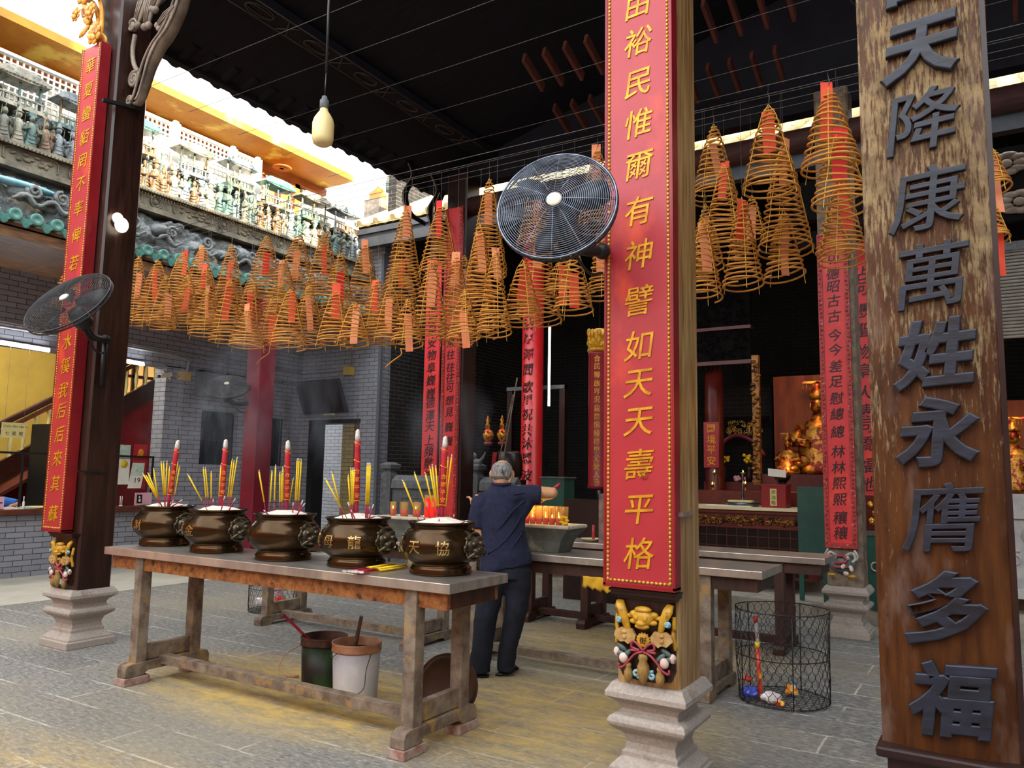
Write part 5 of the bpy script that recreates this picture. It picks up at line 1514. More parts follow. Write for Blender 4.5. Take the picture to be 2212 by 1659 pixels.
MB().obox((-11.5, 7.78, 3.06), (a_, b_, d), (.04, .035, .13)).build('housing', 'cream', t, bevel=.012)
MB().lathe([(.03, 0), (.03, .02), (.02, .025)], 14, Vector((-11.5, 7.78, 3.06))+d*.13, ax=(a_, b_, d)).build('lens', 'black', t)
MB().tube([(-11.6, 7.95, 3.02), (-11.5, 7.84, 3.04)], .018, 6).build('bracket', 'cream', t)
tag(MB().box(-11.6, 8.42, 2.78, -11.35, 8.86, 3.2).build('speaker_box', 'stonedark', bevel=.02), 'dark box fixed on the gallery wall left of the small fan', 'speaker')
t = thing('red_post', 'square dark red post standing in the gallery with a small fan', 'post', (-9.6, 8.05, 0), kind='thing')
M['maroon'] = mat('maroon_painted_post', '#5e1020', '#741828', 3, 0.4)
MB().box(-9.72, 7.95, 0, -9.42, 8.25, 4.15).build('shaft', 'maroon', t, bevel=.012)
# television, emergency light, lattice in the doorway
t = thing('television', 'black television tilted down high on the end wall', 'television', (-10.75, 10.6, 3.0))
n_ = Vector((-.05, -.9, -.42)).normalized(); u_ = Vector((1, -.06, 0)).normalized(); v_ = u_.cross(-n_) if False else n_.cross(u_)*-1
v_ = Vector((0, -.42, .9)).normalized()
MB().obox((-10.72, 10.52, 2.93), (u_, v_, n_), (.6, .33, .035)).build('casing', 'black', t, bevel=.01)
MB().obox(Vector((-10.72, 10.52, 2.93))+n_*.036, (u_, v_, n_), (.57, .3, .002)).build('display', 'blackframe', t)
MB().beam((-10.75, 10.55, 3.0), (-10.75, 10.84, 3.15), .06, .06).build('bracket', 'black', t)
t = thing('emergency_light', 'twin white emergency light under the television', 'lamp', (-10.78, 10.75, 2.68))
MB().box(-10.86, 10.72, 2.6, -10.64, 10.83, 2.7).build('body', 'cream', t, bevel=.012)
for q in (-.06, .06):
    MB().lathe([(.02, .03), (.045, 0), (.04, -.005), (.001, 0)], 16, (-10.75+q, 10.72, 2.74), ax=(X, Z, -Y)).build('head', 'cream', t)
t = thing('fretwork', 'red wooden fretwork hanging in the doorway of the end wall', 'ornament', (-10.6, 11.6, 1.2))
M['fret'] = mat('dusty_red_fretwork', '#7a4038', '#94594c', 6, 0.6)
fx, fy = -10.86, 11.62
P = lambda a, b: (fx+a, fy, 2.42-b)
mb = MB()
for seg in ([(0, 0), (0, 1.25)], [(0, .02), (.45, .02)], [(.12, .02), (.12, .55), (.3, .55), (.3, .3), (.45, .3), (.45, .02)], [(0, .55), (.12, .55)], [(.06, .7), (.35, .7), (.35, .45)], [(0, .85), (.25, .85), (.25, .62)], [(.0, 1.1), (.15, 1.1), (.15, .85)], [(.3, .02), (.3, .2), (.45, .2)]):
    for p, q in zip(seg[:-1], seg[1:]):
        mb.beam(P(*p), P(*q), .035, .035)
mb.build('fret', 'fret', t)
mb = MB(); flower(mb, (fx+.22, fy-.03, 2.2), .1, 1); mb.build('flower', 'cwhite', t)

# attendant behind the counter, head bent over the papers
M['skin'] = mat('tan_skin', '#a8714e', '#bd8560', 6, 0.5, **{'Subsurface Weight': .05})
M['blueshirt'] = mat('bright_blue_shirt', '#1f5fb0', '#2c74c8', 6, 0.8, bump=.3)
M['darkhair'] = mat('dark_hair', '#15110f', '#2a211c', 30, 0.6, stretch=(1, 1, 4), bump=.4)
def fuse(o, vox, smooth=4):
    r = o.modifiers.new('fuse', 'REMESH'); r.mode = 'VOXEL'; r.voxel_size = vox; r.use_smooth_shade = True
    if smooth:
        q = o.modifiers.new('soft', 'SMOOTH'); q.iterations = smooth; q.factor = .5
    return o
bx, by = -12.05, 5.62
hd = Vector((bx+.02, by-.14, 1.17))
b = MB().ell(hd, (.1, .078, .11), 18, 12).tube([(bx-.2, by+.02, 1.05), tuple(hd-Vector((.06, -.03, .03)))], .05, 10)
b.ell(hd+Vector((.09, 0, -.01)), (.02, .015, .02), 8, 6).ell(hd+Vector((.07, 0, -.07)), (.04, .04, .03), 10, 6)
for s in (-1, 1):
    b.ell(hd+Vector((-.0, s*.08, 0)), (.02, .012, .03), 8, 6)
    b.ell(hd+Vector((.085, s*.03, .02)), (.012, .016, .01), 8, 6)
b.tube([(bx-.2, by+.22, 1.0), (bx-.02, by+.34, .98), (bx+.2, by+.2, .985), (bx+.3, by+.08, .975)], [.055, .045, .037, .028], 10)
b.tube([(bx-.2, by-.2, 1.0), (bx-.02, by-.3, .98), (bx+.22, by-.16, .98)], [.055, .045, .03], 10)
for k in range(5):
    b.tube([(bx+.3, by+.09-.016*k, .97), (bx+.37-.01*abs(k-2), by+.07-.02*k, .968), (bx+.4-.012*abs(k-2), by+.06-.02*k, .96)], [.011, .009, .007], 7)
b.loft([((bx-.25, by, .1), (.15, 0, 0), (0, .2, 0)), ((bx-.27, by, .5), (.15, 0, 0), (0, .2, 0)), ((bx-.25, by, .95), (.13, 0, .03), (0, .21, 0)), ((bx-.18, by, 1.04), (.06, 0, .03), (0, .12, 0))], 18)
pa = fuse(b.build('person', 'skin'), .012)
tag(pa, 'person in a bright blue shirt bent over papers behind the counter', 'person')
pa['kind'] = 'thing'
OFF[pa.name] = Vector((0, 0, 0))
s_ = MB().loft([((bx-.25, by, .3), (.17, 0, 0), (0, .22, 0)), ((bx-.27, by, .6), (.17, 0, 0), (0, .225, 0)), ((bx-.26, by, .93), (.15, 0, .03), (0, .24, 0)), ((bx-.2, by, 1.06), (.09, 0, .03), (0, .17, 0)), ((bx-.16, by, 1.09), (.06, 0, .02), (0, .08, 0))], 20)
for s in (-1, 1):
    s_.tube([(bx-.22, by+s*.19, 1.02), (bx-.1, by+s*.29, 1.0), (bx-.02, by+s*.33, .99)], [.085, .075, .07], 12)
fuse(s_.build('shirt', 'blueshirt', pa), .014)
fuse(MB().ell(hd+Vector((-.02, 0, .025)), (.105, .086, .105), 18, 12).build('hair', 'darkhair', pa), .012, 2)
# ------------------------------------------------------------------ main hall front: balustrade, drum, altar counter, shrines
M['carvestone'] = mat('weathered_grey_carved_stone', '#45474a', '#5e6163', 12, 0.7, bump=.2)
def balustrade(label, x0, x1, post, y=9.45):
    t = thing('stone_balustrade', label, 'balustrade', ((x0+x1)/2, y, .16))
    MB().box(x0, y, .16, x1, y+.14, 1.3).build('panel', 'carvestone', t)
    MB().prism([(y-.04, 1.3), (y+.18, 1.3), (y+.16, 1.42), (y+.07, 1.5), (y-.02, 1.42)], (x0, 0, 0), Y, Z, x1-x0).build('coping', 'carvestone', t)
    q = [(x0+.12, .5), (x1-.12, .5), (x1-.12, 1.08), (x1-.2, 1.08), (x1-.2, 1.16), (x0+.2, 1.16), (x0+.2, 1.08), (x0+.12, 1.08)]
    MB().tube([(a, y-.002, b) for a, b in q], .012, 5, closed=True).tube(spiral(((x0+x1)/2, y-.003, .85), .12, .03, 0, 2, 40), .014, 6).build('carved_moulding', 'carvestone', t)
    MB().box(post-.1, y-.03, .16, post+.1, y+.17, 1.5).build('post', 'carvestone', t, bevel=.01)
    MB().sq([(.1, 1.5), (.07, 1.54), (.07, 1.57), (.115, 1.6), (.12, 1.66), (.05, 1.7)], (post, y+.07)).build('finial', 'carvestone', t)
    return t
balustrade('grey carved stone balustrade left of the red boards', -8.0, -6.9, -8.12)
balustrade('grey carved stone balustrade behind the man in the navy shirt', -6.35, -5.75, -6.48)
t = thing('stone_lion', 'small weathered stone lion perched left of the man', 'statue', (-6.5, 9.5, 1.66))
fuse(MB().ell((-6.46, 9.5, 1.7), (.09, .07, .06)).ell((-6.5, 9.48, 1.8), (.055, .05, .055)).ell((-6.53, 9.46, 1.78), (.03, .03, .025)).tube([(-6.4, 9.5, 1.72), (-6.34, 9.5, 1.78), (-6.3, 9.5, 1.86)], [.03, .025, .01], 8).ell((-6.48, 9.45, 1.66), (.03, .03, .04)).build('body', 'stonedark', t), .008, 2)
M['stonedark2'] = M['stonedark']
t = thing('temple_drum', 'dark drum with a red stripe on a stand above the man', 'drum', (-6.1, 9.75, .32))
MB().lathe([(.18, 0), (.21, .05), (.22, .2), (.2, .38), (.15, .42), (.001, .43)], 32, (-6.1, 9.8, 1.46)).build('barrel', 'blackframe', t)
MB().prism([(-6.27, 1.42), (-6.2, 1.42), (-6.15, 1.86), (-6.22, 1.86)], (0, 9.58, 0), X, Z, .01).build('stripe', 'redside', t)
MB().box(-6.3, 9.65, .32, -5.9, 10, 1.46).build('stand', 'blackframe', t)
t = thing('door_surround', 'dark carved doorway surround with a pale lintel behind the drum', 'door frame', (-6.2, 10.9, .3), kind='thing')
MB().box(-6.95, 11.1, .32, -6.85, 11.2, 3.0).box(-5.95, 11.1, .32, -5.85, 11.2, 3.0).build('jamb', 'blackframe', t)
MB().box(-6.95, 11.08, 2.94, -5.85, 11.2, 3.0).build('lintel', 'stonedark', t)
M['tinsel'] = mat('gold_red_tinsel', '#c98a18', '#f0c040', 26, 0.25, metal=.6, c3='#a01a1a', s3=18, lo3=.5, hi3=.55, bump=.6)
for k, x_ in enumerate((-6.33, -6.08)):
    t = thing('tinsel_flower', ['gold and red tinsel flower, left of the pair above the drum', 'gold and red tinsel flower, right of the pair above the drum'][k], 'ornament', (x_, 9.6, 1.9), 'tinsel flowers')
    MB().lathe([(.02, 0), (.07, .06), (.085, .12), (.06, .18), (.02, .2)], 9, (x_, 9.6, 2.0)).build('bud', 'tinsel', t)
    MB().lathe([(.03, 0), (.04, .04), (.018, .1), (.03, .13), (.001, .2)], 8, (x_-.01, 9.6, 2.2)).build('tip', 'tinsel', t)
    MB().tube([(x_, 9.6, 1.89), (x_+.02*(1-2*k), 9.62, 2.0)], .006, 5).build('stem', 'black', t)
    MB().ell((x_, 9.6, 1.99), (.07, .05, .03)).build('base_petal', 'cred', t)
tag(MB().tube([(-5.72, 9.3, 2.66), (-6.0, 9.34, 1.6), (-6.42, 9.38, .012)], .011, 6).build('bamboo_pole', 'oldwood'), 'slender bamboo pole leaning beside the round red column, left one', 'pole', 'bamboo poles')
tag(MB().tube([(-5.66, 9.3, 2.9), (-5.92, 9.34, 1.6), (-6.24, 9.38, .012)], .011, 6).build('bamboo_pole', 'oldwood'), 'slender bamboo pole leaning beside the round red column, right one', 'pole', 'bamboo poles')
M['greenpaint'] = mat('dark_green_paint', '#17423a', '#1f5548', 3, 0.45)
t = thing('green_bin', 'dark green box stand behind the right-hand candle glasses', 'box', (-5.2, 9.5, .16))
MB().box(-5.36, 9.5, .3, -5.0, 9.8, 1.5).build('body', 'greenpaint', t)
MB().box(-5.38, 9.48, 1.5, -4.98, 9.82, 1.52).build('rim', 'stonedark', t)
# hanging red half-round couplet with carved crown
t = thing('hanging_couplet', 'half-round red hanging board with gold characters left of the red middle board', 'couplet board', (-4.29, 9, 1.36))
MB().lathe([(.145, 0), (.15, .04), (.14, .06), (.14, 1.72), (.15, 1.76)], 36, (-4.29, 9.1, 1.38)).build('body', 'redside', t)
mb = MB().lathe([(.15, 0), (.16, .02), (.15, .05)], 30, (-4.29, 9.1, 3.14))
for k in range(26):
    a = random.uniform(PI, 2*PI); r_ = .14
    mb.ell((-4.29+r_*math.cos(a), 9.1+r_*math.sin(a), 3.2+random.uniform(0, .2-.0*abs(a-4.7))), (.03, .025, random.uniform(.03, .06)), 7, 5)
mb.lathe([(.15, 0), (.13, .12), (.09, .24), (.06, .26)], 12, (-4.29, 9.1, 3.19))
mb.build('carved_crown', 'gold', t)
g = MB()
for ch, z_ in zip('合民聯族界況我輩情殷梓里尤愛人羣', [3.04, 2.94, 2.83, 2.72, 2.61, 2.51, 2.4, 2.29, 2.19, 2.08, 1.98, 1.87, 1.76, 1.66, 1.56, 1.46]):
    def fn(a, b, z, z_=z_):
        an = a/.14-1.36
        return Vector((-4.29+(.141+z)*math.cos(an), 9.1+(.141+z)*math.sin(an), z_+b))
    g.glyph(ch, (0, 0, 0), X, Z, .088, .0008, .008, fn=fn)
g.build('lettering', 'gold', t)
MB().tube([(-4.29, 9.1, 3.4), (-4.29, 9.1, 5.66)], .004, 5).build('cord', 'black', t)
tag(MB().lathe([(.03, 0), (.03, .12), (.024, .13)], 14, (-4.24, 9.0, 1.24)).build('metal_canister', 'chrome'), 'small steel canister below the half-round red hanging board', 'canister')
MBx = MB().box(-4.7, 8.92, 0, -3.9, 9.3, 1.24)
tag(MBx.build('side_table', 'blackframe'), 'black side table under the half-round red hanging board', 'table')
t = thing('tube_lamp', 'slim vertical tube lamp hanging beside the round red column', 'lamp', (-5.93, 10.7, 2.5))
M['warmtube'] = glow('slim_warm_tube', '#fff0d0', 2.2)
MB().tube([(-5.92, 10.7, 2.62), (-5.92, 10.7, 3.9)], .018, 8).build('tube', 'warmtube', t)
MB().tube([(-5.95, 10.72, 2.55), (-5.95, 10.72, 3.95)], .012, 8).tube([(-5.93, 10.71, 3.95), (-5.93, 10.71, 6.05)], .004, 5).build('holder', 'black', t)
# altar counter
M['altarred'] = mat('dark_red_altar_lacquer', '#4a1510', '#66241a', 4, 0.35)
M['altartop'] = mat('cream_marble_top', '#c9b98e', '#dccfa8', 3, 0.3)
def tile_mat():
    n = NT('dark_glazed_altar_tile')
    b = n.n('TexBrick'); b.offset = 0
    for k, v in (('Scale', 1), ('Mortar Size', .006), ('Brick Width', .13), ('Row Height', .13)):
        b.inputs[k].default_value = v
    b.inputs['Color1'].default_value = lin('#15100e'); b.inputs['Color2'].default_value = lin('#1f1512'); b.inputs['Mortar'].default_value = lin('#4a2a22')
    sp = n.n('SeparateXYZ'); n.l(n.tc.outputs['Object'], sp.inputs[0])
    cb = n.n('CombineXYZ'); n.l(sp.outputs[0], cb.inputs[0]); n.l(sp.outputs[2], cb.inputs[1]); n.l(cb.outputs[0], b.inputs['Vector'])
    n.color(b.outputs[0])
    return n.set(.2, 0, .5)
M['altartile'] = tile_mat()
M['carvegold'] = mat('old_gold_carving', '#6b4318', '#a4742c', 14, 0.35, metal=.4, c3='#2a130c', s3=12, lo3=.5, hi3=.6, bump=.5)
t = thing('altar_counter', 'altar counter with cream top and carved gilded band at right', 'counter', (-2.8, 10, .3))
MB().box(-3.9, 9.98, 1.145, -1.82, 10.6, 1.185).build('counter_top', 'altartop', t)
MB().box(-3.88, 10.03, .32, -1.85, 10.55, 1.145).build('body', 'altarred', t)
MB().box(-3.85, 10.02, .36, -1.95, 10.04, .92).build('tile_panel', 'altartile', t)
MB().box(-3.88, 10.0, 1.1, -1.84, 10.06, 1.13).box(-3.88, 10.0, .92, -1.84, 10.06, .945).build('moulding', 'altarred', t)
mb = MB()
random.seed(4)
for k in range(90):
    x_ = -3.85+k*.0215
    mb.tube(spiral((x_+random.uniform(-.02, .02), 10.01, 1.02+random.uniform(-.045, .045)), random.uniform(.02, .045), .008, random.uniform(0, 6), random.choice((-1, 1))*.9, 10), random.uniform(.005, .009), 5)
for k in range(20):
    mb.ell((-3.8+k*.1, 10.015, 1.02+random.uniform(-.03, .03)), (.04, .02, .02), 8, 5)
mb.build('carved_band', 'carvegold', t)
MB().box(-1.9, 9.97, .8, -1.82, 10.05, 1.14).ell((-1.86, 9.96, 1.08), (.04, .03, .05)).build('carved_corner', 'carvegold', t)
t = thing('donation_box', 'dark red donation box with yellow label on the altar counter', 'box', (-2.34, 10.1, 1.186))
MB().box(-2.49, 10.02, 1.186, -2.19, 10.3, 1.47).build('body', 'redside', t, bevel=.004)
MB().box(-2.5, 10.01, 1.455, -2.18, 10.31, 1.475).build('lid', 'redside', t)
MB().box(-2.38, 10.014, 1.21, -2.30, 10.02, 1.42).build('label_plate', 'yellowpaper', t)
g = MB()
for ch, z_ in zip('添油箱', (1.38, 1.315, 1.25)):
    g.glyph(ch, (-2.34, 10.0135, z_), X, Z, .058, .0005, .004)
g.build('lettering', 'ink', t)
t = thing('round_tray', 'round steel tray with a tiered brass stand on the altar counter', 'tray', (-2.78, 10.2, 1.186))
MB().lathe([(.18, 0), (.21, .01), (.21, .05), (.2, .055), (.195, .02), (.001, .015)], 36, (-2.78, 10.25, 1.186)).build('tray', 'chrome', t)
MB().lathe([(.03, 0), (.012, .03), (.025, .06), (.01, .08), (.022, .12), (.009, .15), (.018, .19), (.008, .22), (.014, .27), (.006, .3), (.011, .35), (.002, .45)], 16, (-2.78, 10.25, 1.2)).build('tiered_stand', 'chrome', t)
MB().box(-2.92, 10.05, 1.24, -2.62, 10.2, 1.262).build('paper_stack', 'yellowpaper', t)
tag(MB().box(-3.2, 10.02, 1.186, -2.62, 10.14, 1.196).build('joss_paper', 'paper'), 'flat sheaf of paper lying at the edge of the altar counter', 'paper')
tag(MB().box(-2.02, 10.05, 1.186, -1.9, 10.14, 1.2).build('booklet', 'paper'), 'small white booklet at the right end of the altar counter', 'booklet')
t = thing('notice_stand', 'white notice on a thin stand behind the donation box', 'sign', (-2.45, 10.7, 1.37))
MB().prism([(-2.56, 1.58), (-2.33, 1.56), (-2.33, 1.66), (-2.56, 1.68)], (0, 10.7, 0), X, Z, .01).build('card', 'paper', t)
MB().box(-2.455, 10.71, 1.371, -2.44, 10.72, 1.6).build('stand', 'black', t)
t = thing('singing_bowl', 'dark bowl on a stand just behind the donation box', 'bowl', (-2.4, 10.7, 1.4))
MB().lathe([(.06, 0), (.1, .05), (.11, .09), (.1, .1), (.001, .08)], 24, (-2.4, 10.8, 1.5)).build('bowl', 'bronze', t)
MB().lathe([(.07, 0), (.05, .03), (.05, .12), (.06, .14)], 16, (-2.4, 10.8, 1.37)).build('stand', 'blackframe', t)
tag(MB().box(-3.9, 10.65, .32, -1.8, 11.2, 1.37).build('altar_table', 'altarred'), 'dark red offering table standing behind the altar counter', 'table')
M['flame'] = glow('candle_flame', '#ffb040', 5)
M['lampgold'] = mat('polished_lamp_brass', '#8a6a30', '#c09a50', 20, 0.2, metal=.9)
for k, (x_, z_) in enumerate(((-3.35, 1.62), (-3.38, 1.45), (-2.95, 1.62), (-2.92, 1.47))):
    t = thing('oil_lamp', 'tiny brass oil lamp with flame, %s of the cluster left of the tiered stand' % ['upper left', 'lower left', 'upper right', 'lower right'][k], 'lamp', (x_, 10.9, 1.37), 'oil lamps on the offering table')
    MB().lathe([(.03, 0), (.008, .02), (.008, z_-1.41), (.03, z_-1.39), (.04, z_-1.37), (.001, z_-1.385)], 14, (x_, 10.9, 1.372)).build('stand', 'lampgold', t)
    MB().lathe([(.001, 0), (.009, .012), (.001, .035)], 8, (x_, 10.9, z_)).build('flame', 'flame', t)
# shrine interior: carved dark valance, brick panel, red scroll, dark pillars
M['darkcarve'] = mat('sooty_dark_carving', '#060505', '#0c0a09', 10, 0.8, spec=.12, c3='#211d1b', s3=22, lo3=.6, hi3=.7, bump=0.5)
t = thing('carved_valance', 'sooty carved wooden valance with fringe hanging inside the hall', 'carving', (-3.6, 12, 3.0))
MB().box(-4.4, 12.0, 3.35, -3.1, 12.12, 4.5).build('panel', 'darkcarve', t)
mb = MB()
for k in range(150):
    a, b = random.uniform(-4.35, -3.15), random.uniform(3.4, 4.45)
    mb.tube(spiral((a, 11.98, b), random.uniform(.03, .07), .008, random.uniform(0, 6), random.uniform(.5, 1.3), 9), random.uniform(.008, .016), 5)
mb.build('carved_relief', 'darkcarve', t)
mb = MB()
for k in range(16):
    mb.lathe([(.001, -.09), (.03, -.04), (.022, 0), (.035, .03)], 8, (-4.35+k*.08, 12.0, 3.28))
mb.build('fringe', 'darkcarve', t)
MB().box(-4.42, 11.95, 3.3, -3.08, 12.1, 3.36).box(-4.42, 11.95, 3.85, -3.08, 12.1, 3.9).build('rail', 'altarred', t)
MB().tube([(-4.3, 12.05, 4.5), (-4.3, 12.05, 7.0)], .02, 6).tube([(-3.2, 12.05, 4.5), (-3.2, 12.05, 7.0)], .02, 6).build('hanger', 'darkcarve', t)
t = thing('shrine_pillar', 'dark red inner pillar bearing a small red scroll', 'pillar', (-3.78, 12, .3), kind='thing')
MB().lathe([(.16, .32), (.15, .5), (.14, 5.6)], 28, (-3.78, 12.32, 0)).build('shaft', 'altarred', t)
t = thing('wall_scroll', 'small bright red scroll with gold characters on the dark inner pillar', 'scroll', (-3.78, 12.04, 1.7))
MB().box(-3.9, 12.15, 1.7, -3.66, 12.165, 2.42).build('sheet', 'redpanel', t)
g = MB()
for k, ch in enumerate('闔境平安'):
    g.glyph(ch, (-3.78, 12.149, 2.32-.17*k), X, Z, .15, .0008, .01)
g.build('lettering', 'gold', t)
M['lantern'] = mat('red_lantern_silk', '#b03020', '#d85a30', 8, 0.5)
for k in range(3):
    t = thing('lantern', ['top', 'middle', 'bottom'][k]+' one of the dim red lanterns strung behind the amber pillar', 'lantern', (-4.15, 12, 1.9+.28*k), 'string of red lanterns')
    z_ = 2.6-.3*k
    MB().lathe([(.03, 0), (.07, .04), (.08, .1), (.07, .16), (.03, .2)], 14, (-4.12, 12, z_)).build('body', 'lantern', t)
    MB().tube([(-4.12, 12, z_+.2), (-4.12, 12, z_+.3 if k else 4.0)], .004, 5).build('cord', 'black', t)
t = thing('shrine_canopy', 'small dark shrine with pale openwork and pink drape at the back', 'shrine', (-3.5, 13, 1.4))
MB().box(-4.02, 13.3, .32, -3.1, 13.5, 3.1).build('back_panel', 'hallbrick', t)
mb = MB()
for k in range(60):
    mb.tube(spiral((random.uniform(-3.75, -3.2), 12.98, random.uniform(2.28, 2.5)), random.uniform(.02, .05), .006, random.uniform(0, 6), 1.2, 10), .006, 5)
mb.build('openwork', 'lampgold', t)
MB().tube(bez([(-3.9, 12.97, 1.8), (-3.85, 12.97, 2.1), (-3.6, 12.97, 2.25), (-3.3, 12.97, 2.12), (-3.15, 12.97, 1.9)], 20), .035, 8, flat=.4).build('drape', 'maroon', t)
MB().box(-4.0, 12.95, 2.5, -3.1, 13.1, 2.56).box(-4.0, 12.95, .32, -3.92, 13.1, 2.5).build('frame', 'darkcarve', t)
mb = MB()
for k in range(18):
    mb.ell((-3.5+random.uniform(-.08, .3), 12.6, 1.51+random.uniform(-.02, .06)), random.uniform(.02, .04), 8, 6)
tag(mb.build('fruit_plate', 'pinkpaper'), 'plate heaped with pink offerings in the dark small shrine', 'plate')
for k, (x_, z_) in enumerate(((-3.7, 1.83), (-3.3, 1.83), (-3.9, 1.83))):
    t = thing('flower_vase', ['left', 'right', 'taller'][k]+' vase of yellow flowers in the dark small shrine', 'vase', (x_, 12.55, 1.48), 'vases in the dark small shrine')
    MB().lathe([(.04, 0), (.06, .08), (.03, .2), (.04, .24)], 14, (x_, 12.55, 1.482)).build('vase', 'blackframe', t)
    mb = MB()
    for j in range(9):
        mb.ell((x_+random.uniform(-.07, .07), 12.55+random.uniform(-.05, .05), z_+random.uniform(-.04, .08)), .028, 7, 5)
    mb.build('flowers', 'yellowjoss', t)
tag(MB().box(-4.0, 12.45, .32, -3.1, 12.9, 1.48).build('offering_shelf', 'altarred'), 'dark red shelf holding vases in front of the small shrine', 'table')
# gilded deity with its orange-lit canopy at the right, and the second one past the plank
M['silk'] = mat('orange_silk_backcloth', '#6e2c10', '#934c18', 2, 0.6, stretch=(3, 3, .6))
M['gilt'] = mat('gilded_statue', '#8f5f1c', '#b8862f', 26, 0.3, metal=.6, c3='#6a1a10', s3=11, lo3=.5, hi3=.56, bump=.7)
def deity(label, x, y, z, s):
    t = thing('deity_statue', label, 'statue', (x, y, z))
    c = (x, y, z)
    b = MB().lathe([(q[0]*s, q[1]*s) for q in ((.34, 0), (.36, .05), (.3, .2), (.26, .4), (.27, .55), (.2, .68), (.09, .74), (.08, .8))], 26, c, sy=.75)
    for sg in (-1, 1):
        b.tube([(x+sg*.2*s, y, z+.62*s), (x+sg*.32*s, y-.06*s, z+.42*s), (x+sg*.1*s, y-.24*s, z+.4*s)], [.09*s, .085*s, .05*s], 10)
        b.ell((x+sg*.2*s, y-.16*s, z+.16*s), (.15*s, .13*s, .1*s))
    b.build('robe', 'gilt', t)
    MB().ell((x, y-.02*s, z+.9*s), (.095*s, .1*s, .125*s)).ell((x, y-.12*s, z+.89*s), (.018*s, .02*s, .025*s)).ell((x-.1*s, y, z+.9*s), (.02*s, .02*s, .05*s)).ell((x+.1*s, y, z+.9*s), (.02*s, .02*s, .05*s)).build('head', 'gilt', t)
    mb = MB().lathe([(.11*s, 0), (.12*s, .05*s), (.08*s, .12*s), (.09*s, .2*s), (.03*s, .26*s)], 14, (x, y, z+.99*s)).box(x-.2*s, y-.05*s, z+1.2*s, x+.2*s, y+.02*s, z+1.23*s)
    for j in range(9):
        mb.tube([(x-.18*s+.045*s*j, y-.06*s, z+1.2*s), (x-.18*s+.045*s*j, y-.06*s, z+1.06*s)], .006*s, 5)
    mb.build('crown', 'gilt', t)
    return t
deity('tall gilded deity lit orange, left of the flowered red board at right', -2.22, 12.5, 1.62, 1.15)
deity('small seated red and gold deity beside the tall gilded one', -2.62, 12.2, 1.62, .5)
deity('gilded deity glowing behind the right edge of the weathered plank', .24, 12.2, 1.42, .8)
tag(MB().box(-3.0, 13.0, .325, -1.2, 13.05, 3.2).build('backcloth', 'silk'), 'orange silk backcloth behind the tall gilded deity', 'cloth')
tag(MB().box(-.6, 13.0, .325, 1.4, 13.05, 2.7).build('backcloth', 'silk'), 'orange backcloth behind the deity at the far right edge', 'cloth')
tag(MB().box(-2.95, 11.9, .32, -1.3, 12.95, 1.61).build('altar_table', 'altarred'), 'dark red altar table under the tall gilded deity', 'table')
mb = MB().box(-3.05, 11.85, 1.45, -2.95, 11.95, 3.4)
for k in range(26):
    mb.ell((-3.0+random.uniform(-.05, .05), 11.84, 1.55+.07*k), (.04, .03, .03), 7, 5)
tag(mb.build('carved_screen_post', 'carvegold'), 'gilded carved screen post left of the tall deity', 'carving')
def shrine_lamp(loc, e):
    l_ = bpy.data.lights.new('shrine_lamp', 'POINT'); l_.energy = e; l_.color = (1.0, .42, .12); l_.shadow_soft_size = .06
    o_ = bpy.data.objects.new('shrine_lamp', l_); o_.location = loc; COL.objects.link(o_)
shrine_lamp((-2.3, 12.0, 3.15), 2.6)
shrine_lamp((-2.6, 11.95, 1.75), .5)
shrine_lamp((.3, 11.7, 2.5), 2.4)
# right-hand end: stone table, shutter, carved beam, green door leaf
t = thing('stone_altar', 'grey-white stone altar with carved front at the far right edge', 'altar', (.7, 10.2, .32))
M['palestone'] = mat('pale_grey_stone', '#9a9b9a', '#b4b4b0', 8, 0.6, bump=.1)
MB().box(-.3, 10.1, 1.16, 1.6, 10.7, 1.42).build('top_slab', 'palestone', t)
MB().box(-.25, 10.15, .42, 1.55, 10.65, 1.16).build('body', 'palestone', t)
mb = MB()
for k in range(10):
    mb.tube(spiral((.0+k*.16, 10.14, .85+.12*(-1)**k), .09, .015, k, 1.6, 22), .012, 6)
mb.build('carved_scroll', 'palestone', t)
MB().box(-.35, 10.05, .32, 1.65, 10.7, .42).build('plinth', 'palestone', t)
t = thing('roller_shutter', 'grey slatted blind hanging past the right edge of the plank', 'blind', (.8, 10.4, 3.1))
mb = MB()
for k in range(26):
    mb.tube([(-.5, 10.42, 3.2+k*.04), (1.8, 10.42, 3.2+k*.04)], .019, 6)
mb.build('slats', 'pipe', t)
MB().box(-.5, 10.38, 4.2, 1.8, 10.5, 4.3).build('head_rail', 'stonedark', t)
t = thing('carved_beam', 'dark beam with carved flowers above the slatted blind at right', 'beam', (.6, 10.0, 4.6), kind='thing')
MB().box(-2, 9.9, 4.75, 3.5, 10.05, 5.25).box(-2, 9.9, 4.4, 3.5, 10.0, 4.6).build('beam', 'darkcarve', t)
for k, (x_, z_) in enumerate(((.28, 5.05), (.38, 4.6))):
    mb = MB()
    for j in range(9):
        a = j*.7
        mb.ell((x_+.14*math.cos(a), 9.87, z_+.1*math.sin(a)), (.09, .03, .04), 8, 5)
    mb.ell((x_, 9.86, z_), (.06, .04, .05))
    mb.build('carved_flower', 'scroll', t)
t = thing('green_door_leaf', 'dark green door leaf with a round ring handle beside the weathered pillar', 'door', (-.95, 9.35, .16), kind='thing')
MB().box(-1.2, 9.35, .165, -.5, 9.42, 1.0).build('leaf', 'greenpaint', t)
MB().tube(arc((-1.12, 9.33, .62), .045, 0, 2*PI, 20)[:-1], .012, 6, closed=True).build('ring_handle', 'steel', t)
MB().box(-1.2, 9.33, .95, -.5, 9.42, 1.0).build('top_rail', 'stonedark', t)
t = thing('lacquer_panel', 'colourful carved lacquer panel above the green door leaf', 'carving', (-.95, 9.4, 1.0))
